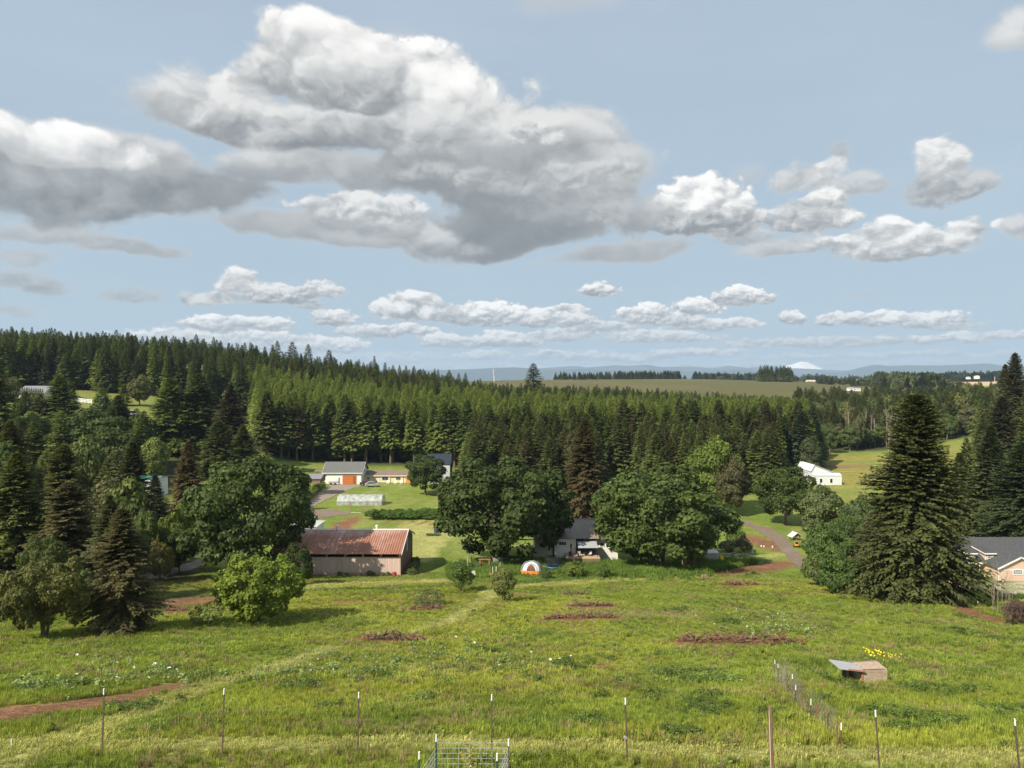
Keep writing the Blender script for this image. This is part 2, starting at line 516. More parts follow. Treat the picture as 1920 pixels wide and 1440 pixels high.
M_NEEDLE = leaf_mat('needles', 0.28, 0.75, 0.5, 0.25, 0.12, 0.85, 1.85)
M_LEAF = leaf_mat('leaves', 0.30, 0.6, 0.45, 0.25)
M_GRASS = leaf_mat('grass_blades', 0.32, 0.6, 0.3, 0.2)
M_BARK = mat('bark', (0.16, 0.125, 0.095), 0.95, 0.35, 1.0, bump=0.6, bscale=6, spec=0.1)
M_PALEBARK = mat('pale_bark', (0.33, 0.28, 0.23), 0.9, 0.25, 1.0, spec=0.1)

# ================================================================== terrain
def zv(v, Y):
    return ZC - (v - HV) / F * Y


NEAR = [(-60, 20.6), (10, 20.5), (15.6, 20.35), (17.5, 20.2), (19.5, 19.85)]
MEADOW = [(v, Y) for v, Y in ((1350, 24), (1300, 30), (1250, 38), (1200, 48), (1150, 62), (1100, 80))]
MD = NEAR + [(Y, zv(v, Y)) for v, Y in MEADOW]
FARZ = [(2500, 5), (4000, -10), (14000, -60)]
CTRL = [
    (-900, MD[:-2] + [(60, 11.5), (90, 11), (150, 13), (200, 18), (260, 26), (330, 32), (420, 39), (520, 40), (800, 34), (1200, 20)] + FARZ),
    (0, MD[:-2] + [(60, 9.4), (100, 8), (150, 9), (200, 15), (260, 23.8), (330, 30), (420, 36.5), (520, 38), (800, 30), (1200, 15)] + FARZ),
    (280, MD[:-1] + [(60, 9.2), (80, 6.8), (100, 4.6), (150, 4.5), (200, 9.5), (265, 20), (330, 26), (420, 33), (500, 35), (700, 28), (1200, 15)] + FARZ),
    (600, MD + [(93, 4.1), (108, 2.6), (132, 1.5), (162, 1.0), (195, 1.2), (235, 2.0), (300, 8.5), (360, 15), (420, 23.5), (500, 27), (700, 20), (1200, 12)] + FARZ),
    (780, MD + [(93, 4.1), (108, 2.6), (132, 1.5), (162, 1.0), (195, 1.0), (235, 1.6), (300, 6), (360, 10.5), (420, 15.5), (500, 19), (700, 20), (950, 27), (1200, 24)] + FARZ),
    (960, MD + [(92, 4.4), (106, 3.2), (132, 1.5), (162, 1.0), (195, 1.0), (235, 1.5), (300, 4), (420, 8.5), (550, 11), (700, 14), (900, 24), (1100, 30.3), (1300, 28)] + FARZ),
    (1300, MD + [(92, 4.4), (106, 3.0), (132, 1.5), (162, 1.0), (195, 1.0), (235, 1.2), (300, 2.5), (420, 6), (550, 9), (700, 14), (900, 25), (1120, 32.3), (1350, 29)] + FARZ),
    (1500, MD + [(92, 4.2), (106, 2.8), (140, 1.2), (195, 1.0), (235, 1.0), (300, 2.0), (420, 5), (560, 8.6), (700, 15), (860, 24), (1000, 27), (1300, 27)] + FARZ),
    (1640, MD[:-1] + [(72, 8.0), (88, 4.2), (110, 1.8), (150, 1.0), (200, 1.3), (265, 0.5), (350, 2.5), (500, 7), (600, 10.2), (720, 12.5), (900, 17.5), (1200, 26)] + FARZ),
    (1900, MD[:-1] + [(66, 9.0), (85, 3.4), (98, 1.7), (130, 2.2), (200, 7), (300, 10), (500, 11), (800, 13.5), (1000, 20.5), (1200, 27.3), (1500, 27)] + FARZ),
    (2700, MD[:-2] + [(60, 11), (85, 6), (130, 5.5), (200, 11), (300, 17), (500, 22), (800, 24), (1200, 28)] + FARZ),
]
LY0, LY1, NLY = math.log(12.0), math.log(14000.0), 420
LU0, LU1, NLU = -900.0, 2700.0, 181
_ly = np.linspace(LY0, LY1, NLY)
_cu = np.array([c[0] for c in CTRL], dtype=float)
_cols = []
for _, tb in CTRL:
    t = np.array([(math.log(max(a, 1) ) if a > 1 else 0, b) for a, b in tb if a >= 10])
    _cols.append(np.interp(_ly, t[:, 0], t[:, 1]))
_cols = np.array(_cols)
_lat = np.zeros((NLU, NLY))
for i, uu in enumerate(np.linspace(LU0, LU1, NLU)):
    k = min(max(np.searchsorted(_cu, uu) - 1, 0), len(_cu) - 2)
    w = (uu - _cu[k]) / (_cu[k + 1] - _cu[k])
    w = w * w * (3 - 2 * w) * 0.5 + w * 0.5
    _lat[i] = _cols[k] * (1 - w) + _cols[k + 1] * w
def _blur(a, ax, r):
    k = np.exp(-0.5 * (np.arange(-3 * r, 3 * r + 1) / r) ** 2); k /= k.sum()
    p = np.pad(a, [(3 * r, 3 * r) if q == ax else (0, 0) for q in range(2)], mode='edge')
    return np.apply_along_axis(lambda m_: np.convolve(m_, k, 'valid'), ax, p)
_lat = _blur(_blur(_lat, 1, 3), 0, 2)


def ground_z(x, y):
    x = np.asarray(x, dtype=float); y = np.asarray(y, dtype=float)
    Y = np.maximum(y, 12.0)
    u = np.clip(CU + F * x / Y, LU0, LU1 - 1e-3)
    a = (u - LU0) / (LU1 - LU0) * (NLU - 1)
    b = np.clip((np.log(Y) - LY0) / (LY1 - LY0) * (NLY - 1), 0, NLY - 1.001)
    i, j = a.astype(int), b.astype(int)
    i = np.minimum(i, NLU - 2)
    p, q = a - i, b - j
    z = (_lat[i, j] * (1 - p) + _lat[i + 1, j] * p) * (1 - q) + (_lat[i, j + 1] * (1 - p) + _lat[i + 1, j + 1] * p) * q
    bump = (fbm(x / 9.0, y / 9.0, 5, 3) - 0.5) * 0.7 * sstep(14, 40, y) * (1 - sstep(72, 95, y))
    bump = bump + (fbm(x / 2.2, y / 2.2, 9, 3) - 0.5) * 0.22 * (1 - sstep(80, 130, y))
    return z + bump


def gz(x, y):
    return float(ground_z(x, y))


_ys = np.exp(np.linspace(math.log(13.0), math.log(3000.0), 2600))


def hit(u, v, ymin=13.0, ymax=3000.0):
    """the ground point seen at photo pixel u, v"""
    ys = _ys[(_ys >= ymin) & (_ys <= ymax)]
    xs = (u - CU) / F * ys
    zr = ZC - (v - HV) / F * ys
    d = zr - ground_z(xs, ys)
    k = np.argmax(d < 0)
    if d[k] >= 0: k = int(np.argmin(np.abs(d)))
    return float(xs[k]), float(ys[k]), gz(xs[k], ys[k])


def at(u, Y):
    x = (u - CU) / F * Y
    return x, Y, gz(x, Y)


def pxm(Y):
    return Y / F          # metres per photo pixel at depth Y


# ------------------------------------------------------------------ ground colours and cover
def strip_mask(x, y, pts, half, edge=0.5, nz=0.5, seed=3):
    """soft mask of a band along world points; half may be one width or one for each point"""
    best = np.full(x.shape, -1e9)
    if not hasattr(half, '__len__'): half = [half] * len(pts)
    wob = (fbm(x / 1.3, y / 1.3, seed, 3) - 0.5) * 2 * nz
    for i in range(max(1, len(pts) - 1)):
        ax, ay = pts[i][:2]
        bx, by = pts[min(i + 1, len(pts) - 1)][:2]
        h0, h1 = half[i], half[min(i + 1, len(pts) - 1)]
        L2 = (bx - ax) ** 2 + (by - ay) ** 2 + 1e-9
        t = np.clip(((x - ax) * (bx - ax) + (y - ay) * (by - ay)) / L2, 0, 1)
        d = np.hypot(x - ax - t * (bx - ax), y - ay - t * (by - ay))
        best = np.maximum(best, h0 * (1 - t) + h1 * t - d)
    return sstep(-edge, edge, best + wob * min(1.0, max(half)))


def H(pts, **k):
    return [hit(u, v, **k)[:2] for u, v in pts]


SOIL = [  # bare red earth
    (H([(-60, 1345), (40, 1338), (130, 1328), (215, 1312), (300, 1296), (350, 1284)]), [1.7, 1.6, 1.3, 1.1, 0.9, 0.4], .35, .9),
    (H([(285, 1133), (340, 1130), (392, 1126)]), [2.2, 2.0, 1.2], .4, .5),
    (H([(640, 1132), (700, 1130), (770, 1129)]), [1.0, .8, .5], .5, .9),
    (H([(962, 1115), (1010, 1116)]), [.9, .6], .5, .8),
    (H([(1345, 1079), (1400, 1071), (1440, 1064), (1478, 1056)]), [1.0, 2.2, 2.3, 1.4], .4, .5),
    (H([(1318, 1087), (1358, 1083)]), [.6, .5], .4, .6),
    (H([(1412, 1008), (1430, 1017), (1446, 1027), (1462, 1033)]), [2.0, 2.6, 2.0, 1.0], .4, .5),
    (H([(668, 971), (645, 985), (628, 997)]), [1.5, 2.0, 2.4], .6, .6),
    (H([(1790, 1130), (1815, 1146), (1850, 1160), (1885, 1172)]), [.6, 1.0, 1.1, .7], .3, .4),
    (H([(1120, 1252), (1155, 1250)]), [.3, .2], .3, .5), (H([(1110, 1291), (1135, 1290)]), [.5, .3], .3, .6),
    (H([(575, 1084), (660, 1085), (755, 1084)]), [.35, .35, .3], .25, .3),
]
for uu in (724, 747, 770, 792, 812):
    SOIL.append((H([(uu - 6, 984), (uu + 6, 979)]), [.42, .5], .2, .15))
for (a, b, v) in ((1272, 1492, 1206), (678, 802, 1197), (1018, 1160, 1162), (1060, 1152, 1138), (1352, 1422, 1098), (310, 346, 1146), (755, 830, 1143)):
    SOIL.append((H([(a, v + 2), ((a + b) / 2, v + 2), (b, v)]), [.8, 1.3, .7], .5, .7))
MOWN = [
    (H([(-40, 1418), (100, 1396), (200, 1362), (330, 1306), (470, 1268), (560, 1238), (620, 1216)]), [1.6, 1.2, .8, .8, .7, .7, .7]),
    (H([(770, 1188), (840, 1166), (885, 1142), (915, 1118), (935, 1104)]), [.5, .7, .9, 1.0, 1.0]),
    (H([(-300, 1402), (200, 1400), (700, 1398), (1200, 1408), (1500, 1418), (2100, 1425)]), [.75] * 6),
    (H([(935, 1104), (1000, 1098), (1100, 1092), (1250, 1085), (1340, 1080)]), [1.4, 1.6, 1.6, 1.4, 1.2]),
    (H([(560, 1100), (700, 1096), (830, 1090)]), [3.2, 3.0, 2.2]),
    (H([(1330, 1058), (1400, 1047), (1470, 1040)]), [1.0, 1.0, .8]),
    (H([(815, 985), (790, 1010), (775, 1050)]), [7.0, 5.0, 3.0]),
]
DARKG = [(H([(560, 1110), (700, 1106), (800, 1102), (880, 1096)]), [1.2, 1.3, 1.2, .8]), (H([(1350, 1066), (1430, 1052)]), [2.0, 1.6]),
         (H([(980, 1092), (1080, 1085)]), [2.0, 1.6])]
WEEDS = [hit(u, v)[:2] + (r * .72,) for u, v, r in (
    (1300, 1270, 2.4), (1250, 1262, 1.4), (1350, 1280, 1.4), (1310, 1312, 1.6), (1330, 1335, 1.5), (1230, 1310, 1.2), (1060, 1245, 2.2), (1130, 1235, 1.4),
    (1110, 1355, 1.0), (1270, 1380, 1.1), (1130, 1308, 1.0), (1730, 1292, 1.5), (1790, 1297, 1.5), (1835, 1298, 1.0), (1700, 1366, 1.5), (1740, 1350, 1.3), (1880, 1338, 1.6),
    (1580, 1285, 1.1), (1610, 1300, .7), (1545, 1320, .7), (240, 1328, 1.4), (355, 1325, .6), (330, 1318, .5), (120, 1376, .7), (780, 1318, .9), (750, 1240, 1.4), (800, 1235, 1.2),
    (610, 1330, .8), (560, 1290, 1.2), (1420, 1196, 1.5), (1830, 1160, 2.0), (1800, 1185, 2.2), (1900, 1205, 2.5), (1560, 1165, 1.4), (1360, 1170, 1.8), (1270, 1145, 1.8),
    (700, 1265, 1.5), (300, 1262, 1.6), (110, 1290, 1.6), (900, 1225, 1.2), (1010, 1190, 1.6), (1000, 1275, 1.1), (1450, 1340, 1.0), (1660, 1340, 1.2))]
VINE = 0


def cover(x, y):
    """colour of the bare ground and mown, soil, weed masks at world points"""
    n1 = fbm(x / 14, y / 20, 21, 4)
    n2 = fbm(x / 4.5, y / 3.0, 33, 4)
    n3 = fbm(x / 30, y / 12, 41, 3)
    c = np.zeros(x.shape + (3,))
    def setc(m_, col):
        c[...] = c * (1 - m_[..., None]) + np.array(col) * m_[..., None]
    setc(np.ones(x.shape), (0.180, 0.228, 0.034))
    setc(sstep(.42, .66, n1) * .75, (0.262, 0.285, 0.044))
    setc(sstep(.50, .72, n2) * .55, (0.110, 0.175, 0.030))
    setc(sstep(.55, .72, n3) * sstep(.4, .6, n2) * .75 * (1 - sstep(75, 90, y)), (0.235, 0.225, 0.085))
    lawn = sstep(84, 90, y) * (1 - sstep(330, 345, y))
    setc(lawn * .7, (0.150, 0.215, 0.040))
    setc(lawn * sstep(.48, .62, fbm(x / 3.0, y / 9.0, 51, 3)) * .6, (0.235, 0.260, 0.070))
    mown = np.zeros(x.shape)
    for i, (p, h) in enumerate(MOWN):
        mown = np.maximum(mown, strip_mask(x, y, p, h, .35, .35, 60 + i))
    setc(mown * .9, (0.33, 0.335, 0.105))
    dk = np.zeros(x.shape)
    for i, (p, h) in enumerate(DARKG):
        dk = np.maximum(dk, strip_mask(x, y, p, h, .6, .6, 80 + i))
    setc(dk * .8, (0.075, 0.145, 0.030))
    weed = np.zeros(x.shape)
    for (wx, wy, r) in WEEDS:
        d = np.hypot(x - wx, (y - wy) * 1.0) / r
        weed = np.maximum(weed, sstep(1.25, .55, d + (fbm(x / 1.1, y / 1.1, 71, 3) - .5) * 1.6))
    setc(weed * .5, (0.085, 0.140, 0.026))
    # beyond the meadow
    u = CU + F * x / np.maximum(y, 1)
    right = sstep(1500, 1560, u) * sstep(165, 180, y) * (1 - sstep(268, 275, y)) * (1 - sstep(1780, 1850, u))
    setc(right * .85, (0.265, 0.240, 0.060))
    setc(right * sstep(.45, .6, fbm(x / 40, y / 5, 91, 3)) * .7, (0.17, 0.23, 0.05))
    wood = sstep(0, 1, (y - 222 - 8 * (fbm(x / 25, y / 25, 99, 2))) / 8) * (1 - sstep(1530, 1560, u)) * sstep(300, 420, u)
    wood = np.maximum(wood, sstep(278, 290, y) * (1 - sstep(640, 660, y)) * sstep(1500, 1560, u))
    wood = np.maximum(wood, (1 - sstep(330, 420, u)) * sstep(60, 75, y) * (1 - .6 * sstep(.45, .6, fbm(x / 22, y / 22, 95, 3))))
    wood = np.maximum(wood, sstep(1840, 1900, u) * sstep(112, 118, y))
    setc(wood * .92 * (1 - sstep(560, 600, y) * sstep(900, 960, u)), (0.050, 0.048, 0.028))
    hillgrass = sstep(20, 60, u) * (1 - sstep(300, 330, u)) * sstep(232, 240, y) * (1 - sstep(300, 310, y))
    setc(hillgrass * .9, (0.20, 0.23, 0.055))
    vine = sstep(590, 620, y) * (1 - sstep(1350, 1380, y)) * sstep(820, 860, u) * (1 - sstep(1700, 1760, u + (y - 600) * .25))
    setc(vine, (0.104, 0.102, 0.038))
    row = .5 + .5 * np.sin((x * .80 + y * .60) * 2 * PI / 14.0)
    setc(vine * row * .30, (0.105, 0.120, 0.040))
    setc(vine * sstep(.5, .62, fbm(x / 70, y / 120, 111, 3)) * .4, (0.145, 0.125, 0.055))
    tan = sstep(1000, 1040, y) * (1 - sstep(1260, 1290, y)) * sstep(1755, 1762, u) * (1 - sstep(1900, 1960, u))
    setc(tan, (0.50, 0.36, 0.20))
    farg = sstep(1380, 1500, y)
    setc(farg, (0.09, 0.12, 0.06))
    redf = strip_mask(x, y, H([(1548, 877), (1610, 878)], ymin=150), 7.0, .8, .4, 120) * 0
    setc(redf, (0.30, 0.16, 0.09))
    soil = np.zeros(x.shape)
    for i, (p, h, e, nz) in enumerate(SOIL):
        soil = np.maximum(soil, strip_mask(x, y, p, h, e, nz, 130 + i))
    sc = np.array((0.225, 0.110, 0.066)) * (0.75 + .5 * fbm(x / .8, y / .8, 140, 3))[..., None]
    c *= np.array([1.0, .975, 1.08])
    c[...] = c * (1 - soil[..., None] * .95) + sc * soil[..., None] * .95
    return c, soil, np.maximum(mown, lawn * .85), weed, wood


# the sheet of ground, a fan that reaches past the last ridge
def fan(y0, y1, rows, cols, smax=1.25):
    ls = np.linspace(math.log(y0 + 32), math.log(y1 + 32), rows)
    Yr = np.exp(ls) - 32
    S = np.linspace(-smax, smax, cols)
    YY, SS = np.meshgrid(Yr, S, indexing='ij')
    XX = SS * (YY + 32)
    return XX, YY


M_GROUND = bpy.data.materials.new('ground_cover'); M_GROUND.use_nodes = True
N = NT(M_GROUND.node_tree); N.n.clear()
gp = N.new('ShaderNodeNewGeometry').outputs['Position']
gc = N.new('ShaderNodeAttribute', attribute_name='gcol').outputs['Color']
na = N.noise(gp, 2.2, 6.0, 0.68)
nb_ = N.noise(gp, 0.35, 4.0, 0.6)
nc = N.noise(N.v('MULTIPLY', gp, (1, 1, 0.3)), 9.0, 3.0, 0.6)
k = N.m('MULTIPLY', N.rng(na, .25, .75, .55, 1.45), N.rng(nb_, .3, .7, .85, 1.15))
k = N.m('MULTIPLY', k, N.rng(nc, .25, .75, .7, 1.3))
c = N.v('SCALE', gc, None); N.l.new(k, c.node.inputs[3])
p = N.new('ShaderNodeBsdfPrincipled')
N.l.new(c, p.inputs['Base Color']); p.inputs['Roughness'].default_value = 0.95; p.inputs['Specular IOR Level'].default_value = 0.08
b = N.new('ShaderNodeBump'); b.inputs['Strength'].default_value = 0.9; b.inputs['Distance'].default_value = 0.25
N.l.new(na, b.inputs['Height']); N.l.new(b.outputs[0], p.inputs['Normal'])
o = N.new('ShaderNodeOutputMaterial'); N.l.new(p.outputs[0], o.inputs[0])

XX, YY = fan(-28, 11500, 640, 340)
ZZ = ground_z(XX, YY)
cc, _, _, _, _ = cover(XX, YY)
R_, C_ = XX.shape
idx = np.arange(R_ * C_).reshape(R_, C_)
fc = np.stack([idx[:-1, :-1], idx[:-1, 1:], idx[1:, 1:], idx[1:, :-1]], -1).reshape(-1, 4)
vv = np.stack([XX, YY, ZZ], -1).reshape(-1, 3)
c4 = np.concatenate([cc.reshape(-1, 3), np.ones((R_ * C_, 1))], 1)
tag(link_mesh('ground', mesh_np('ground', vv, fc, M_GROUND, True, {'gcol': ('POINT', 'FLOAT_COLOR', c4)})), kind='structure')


def surf_z(x, y):
    """height of the ground sheet as built (its own facets)"""
    x = np.asarray(x, float); y = np.asarray(y, float)
    r = (np.log(y + 32) - math.log(-28 + 32)) / (math.log(11500 + 32) - math.log(4)) * (R_ - 1)
    s = (x / (y + 32) + 1.25) / 2.5 * (C_ - 1)
    i = np.clip(r.astype(int), 0, R_ - 2); j = np.clip(s.astype(int), 0, C_ - 2)
    p_, q_ = r - i, s - j
    return (ZZ[i, j] * (1 - q_) + ZZ[i, j + 1] * q_) * (1 - p_) + (ZZ[i + 1, j] * (1 - q_) + ZZ[i + 1, j + 1] * q_) * p_


def drape(name, pts, half, material, lift=0.05, seg=1.0, across=6, rag=0.25):
    """a sheet laid over the ground along a line of world points"""
    P = [Vector((a[0], a[1], 0)) for a in pts]
    if not hasattr(half, '__len__'): half = [half] * len(P)
    line, hw = [], []
    for i in range(len(P) - 1):
        n = max(1, int((P[i + 1] - P[i]).length / seg))
        for j in range(n):
            line.append(P[i].lerp(P[i + 1], j / n)); hw.append(half[i] + (half[i + 1] - half[i]) * j / n)
    line.append(P[-1]); hw.append(half[-1])
    sm = [line[0]] + [(line[i - 1] + line[i] * 2 + line[i + 1]) / 4 for i in range(1, len(line) - 1)] + [line[-1]]
    vs = []
    for i, q in enumerate(sm):
        d = (sm[min(i + 1, len(sm) - 1)] - sm[max(i - 1, 0)]).normalized()
        nrm = Vector((-d.y, d.x, 0))
        for j in range(across + 1):
            t = j / across * 2 - 1
            w = hw[i] + (random.uniform(-rag, rag) if abs(t) > .99 else 0)
            a = q + nrm * (t * w)
            vs.append((a.x, a.y))
    vs = np.array(vs)
    z = surf_z(vs[:, 0], vs[:, 1]) + lift
    k = across + 1
    ii = np.arange(len(sm) * k).reshape(len(sm), k)
    f_ = np.stack([ii[:-1, :-1], ii[:-1, 1:], ii[1:, 1:], ii[1:, :-1]], -1).reshape(-1, 4)
    return tag(link_mesh(name, mesh_np(name, np.column_stack([vs, z]), f_, material, True)), kind='structure')

# ================================================================== plants
def quad_leaves(P, D, S, L, Wd, tone, name, material, droop=0.15, mid=0.45):
    """leaf-shaped faces: base P, direction D, side S, length L, width Wd"""
    n = len(P)
    Wd = Wd[:, None]; L = L[:, None]
    v = np.empty((n, 4, 3))
    v[:, 0] = P
    v[:, 1] = P + D * L * mid + S * Wd * 0.5
    v[:, 2] = P + D * L
    v[:, 2, 2] -= droop * L[:, 0]
    v[:, 3] = P + D * L * mid - S * Wd * 0.5
    f = np.arange(n * 4).reshape(n, 4)
    return mesh_np(name, v.reshape(-1, 3), f, material, False, {'tone': ('FACE', 'FLOAT', tone)})


def unit(a):
    return a / (np.linalg.norm(a, axis=-1, keepdims=True) + 1e-9)


def conifer(seed, Hh=20.0, R=3.8, cb=0.08, nb=240, K=4, shape=0.85, up=0.25, droop=0.45, ragged=0.3, sw=0.30, sl=0.40, gappy=0.0, topw=0.0, name='conifer'):
    """returns crown mesh, trunk mesh"""
    r = np.random.RandomState(seed)
    t = (np.arange(nb) + r.rand(nb)) / nb
    t = t ** 0.9
    z0 = Hh * (cb + (1 - cb) * t)
    az_ = np.arange(nb) * 2.39996 + r.randn(nb) * 0.25
    lump = 1 + ragged * np.sin(az_ * 2 + seed) * 0.4 * np.sin(z0 * 0.9 + seed * 1.3)
    prof = np.minimum(1.0, (0.62 + t * 3.0 if name == 'spruce' else 0.35 + t * 5.5)) * ((1 - t) ** shape + topw * (1 - t ** 6) * t)
    L = (R * prof * lump * (1 - ragged * 0.5 + ragged * r.rand(nb)) + 0.25)
    if gappy: L = L * np.where(r.rand(nb) < gappy, 0.45, 1.0)
    bd = np.stack([np.cos(az_), np.sin(az_), np.zeros(nb)], -1)
    sd = np.stack([-np.sin(az_), np.cos(az_), np.zeros(nb)], -1)
    u_ = up * (t * 1.6 - 0.25) + 0.05 * r.randn(nb)
    dr = droop * (1.1 - t)
    PP, DD, SS, LL, WW, TT = [], [], [], [], [], []
    for k in range(K):
        s = 0.22 + 0.78 * (k + r.rand(nb) * 0.6) / K
        P = bd * (L * s)[:, None]
        P[:, 2] = z0 + L * (u_ * s - dr * s * s + 0.10 * s ** 3)
        slope = u_ - 2 * dr * s + 0.3 * s * s
        for sg in (-1, 1):
            ang = 0.75 + 0.25 * r.randn(nb)
            d = bd * np.cos(ang)[:, None] + sd * (sg * np.sin(ang))[:, None]
            d[:, 2] = slope * 0.8 + 0.12 * r.randn(nb)
            d = unit(d)
            sv = unit(np.cross(d, np.array([0, 0, 1.0]) + 0.35 * r.randn(nb, 3)))
            l = L * sl * (1.25 - 0.7 * s) * (0.75 + 0.5 * r.rand(nb)) + 0.18
            PP.append(P); DD.append(d); SS.append(sv); LL.append(l); WW.append(l * sw * 1.8 + 0.05)
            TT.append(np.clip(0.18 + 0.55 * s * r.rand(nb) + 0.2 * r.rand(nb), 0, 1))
    P = bd * (L * 0.72)[:, None]; P[:, 2] = z0 + L * (u_ * .72 - dr * .52 + .04)
    d = bd.copy(); d[:, 2] = u_ - 1.4 * dr; d = unit(d)
    sv = unit(np.cross(d, np.array([0, 0, 1.0]) + 0.3 * r.randn(nb, 3)))
    PP.append(P); DD.append(d); SS.append(sv); LL.append(L * 0.36 * (sl / .4) + .15); WW.append(L * 0.16 * (sl / .4) + .06); TT.append(0.5 + 0.5 * r.rand(nb))
    # leader
    n2 = 10
    a2 = r.rand(n2) * 6.28
    P = np.zeros((n2, 3)); P[:, 2] = Hh * (0.955 + 0.045 * r.rand(n2)); d = unit(np.stack([np.cos(a2) * .35, np.sin(a2) * .35, np.ones(n2)], -1))
    PP.append(P); DD.append(d); SS.append(unit(np.cross(d, r.randn(n2, 3)))); LL.append(np.full(n2, Hh * .035)); WW.append(np.full(n2, Hh * .008)); TT.append(0.4 + 0.5 * r.rand(n2))
    cat_ = lambda q: np.concatenate(q, 0)
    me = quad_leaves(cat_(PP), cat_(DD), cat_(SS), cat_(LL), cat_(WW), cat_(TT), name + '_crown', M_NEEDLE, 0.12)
    b = MB()
    tr = Hh * 0.013 + 0.04
    b.path([(0, 0, -0.4), (0.02, 0.03, Hh * .4), (0, 0, Hh * .97)], [tr * 1.15, tr * .75, tr * .12], 7)
    for i in range(0, nb, 9):
        if t[i] < .8:
            e = bd[i] * L[i] * 0.7
            b.tube((0, 0, z0[i]), (e[0], e[1], z0[i] + L[i] * (u_[i] * .7 - dr[i] * .49)), tr * .22 * (1 - t[i]), 0.01, 3, False)
    # dead lower stubs
    for i in range(8):
        a = r.rand() * 6.28; zz = Hh * cb * (0.3 + .7 * r.rand()) + .3; l = .4 + r.rand() * .8
        b.tube((0, 0, zz), (math.cos(a) * l, math.sin(a) * l, zz - .1), .03, .01, 3, False)
    mt = bpy.data.meshes.new(name + '_trunk'); mt.from_pydata(b.v, [], b.f); mt.materials.append(M_BARK)
    return me, mt


def broadleaf(seed, Hh=14.0, R=8.0, cb=0.12, nl=40, n=9000, leaf=0.36, name='oak', fr=(0.24, 0.40), top=1.0, up=0.3, trunks=1, flat=0.0, tr=None, limb=M_BARK, hang=0.0, open_=0.0):
    r = np.random.RandomState(seed)
    cz = Hh * (cb + (1 - cb) * 0.48); rz = Hh * (1 - cb) * 0.52
    i = np.arange(nl) + .5
    ph = np.arccos(1 - 2 * i / nl * 0.94); th = PI * (1 + 5 ** .5) * i + r.randn(nl) * .35
    dirs = np.stack([np.cos(th) * np.sin(ph), np.sin(th) * np.sin(ph), np.cos(ph)], -1)
    dirs = unit(dirs + r.randn(nl, 3) * .18)
    rr = r.uniform(fr[0], fr[1], nl)
    rad = (0.98 - rr) * r.uniform(.74, 1.12, nl)
    C = dirs * rad[:, None] * np.array([R, R, rz * top])
    C[:, 2] += cz
    if flat:
        C[:, 2] = np.maximum(C[:, 2], Hh * (cb + .06))
    lr = rr * (R + rz) * .5
    # extra inner lobes fill the crown
    ni = nl // 3
    Ci = unit(r.randn(ni, 3)) * (r.rand(ni) ** .5 * .45)[:, None] * np.array([R, R, rz]); Ci[:, 2] += cz
    C = np.concatenate([C, Ci]); lr = np.concatenate([lr, np.full(ni, .34 * (R + rz) * .5)]); dirs = np.concatenate([dirs, unit(Ci - np.array([0, 0, cz]))])
    m_ = len(C)
    pr = lr ** 2 * np.concatenate([np.ones(nl), np.full(ni, .3)]); pr /= pr.sum()
    n0 = int(n * 1.9)
    k = r.choice(m_, n0, p=pr)
    dv = unit(unit(r.randn(n0, 3)) + dirs[k] * .55 + np.array([0, 0, .18]))
    sq = np.array([1.0, 1.0, 0.78])
    shell = r.uniform(.74, 1.04, n0)
    shell *= 1 + .16 * (np.sin(dv[:, 0] * 7 + k) * np.cos(dv[:, 1] * 8 + k * 2.1) + np.sin(dv[:, 2] * 9 + k * .7) * .6)
    P = C[k] + dv * (lr[k] * shell)[:, None] * sq
    # drop what lies deep within other lobes
    dep = np.zeros(n0)
    for j in range(m_):
        dd = np.linalg.norm((P - C[j]) / sq, axis=1) / lr[j]
        dep = np.maximum(dep, np.where(k == j, 0, 1 - dd))
    keep = (dep < .28) & (P[:, 2] > Hh * cb * .55)
    if open_: keep &= (r.rand(n0) > open_ * sstep(.3, .9, fbm(P[:, 0] / R * 3 + 9, P[:, 2] / R * 3 + P[:, 1] / R * 2, seed, 3)))
    P, dv, k, shell = P[keep][:n], dv[keep][:n], k[keep][:n], shell[keep][:n]
    n = len(P)
    D = unit(dv * .5 + r.randn(n, 3) * .55 + np.array([0, 0, -hang]))
    nrm = unit(dv + r.randn(n, 3) * .45 + np.array([0, 0, up]))
    D = unit(D - nrm * np.sum(D * nrm, 1, keepdims=True))
    S = np.cross(nrm, D)
    l = leaf * r.uniform(.7, 1.35, n)
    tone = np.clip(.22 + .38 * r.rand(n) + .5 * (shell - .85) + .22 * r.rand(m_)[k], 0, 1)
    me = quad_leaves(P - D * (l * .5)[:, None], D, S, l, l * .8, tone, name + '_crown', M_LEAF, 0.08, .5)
    b = MB()
    tr = tr or Hh * .026
    for q in range(trunks):
        a0 = q * 6.28 / trunks + .4
        off = 0 if trunks == 1 else tr * .9
        base = Vector((math.cos(a0) * off, math.sin(a0) * off, -.4))
        fork = Vector((math.cos(a0) * off * 3 + .1, math.sin(a0) * off * 3, Hh * (cb + .13)))
        b.path([base, base.lerp(fork, .4) + Vector((.05, -.04, .0)), fork], [tr * 1.3, tr * .95, tr * .75], 8)
        for j in range(q, nl, trunks):
            if j % 2 and nl > 14 and trunks == 1: continue
            e = Vector(C[j]); mid = fork.lerp(e, .5) + Vector((0, 0, -.06 * R)) + Vector(tuple(r.randn(3) * .04 * R))
            b.path([fork, mid, fork.lerp(e, 1.05)], [tr * .40, tr * .24, tr * .06], 4)
    mt = bpy.data.meshes.new(name + '_trunk'); mt.from_pydata(b.v, [], b.f); mt.materials.append(limb)
    return me, mt


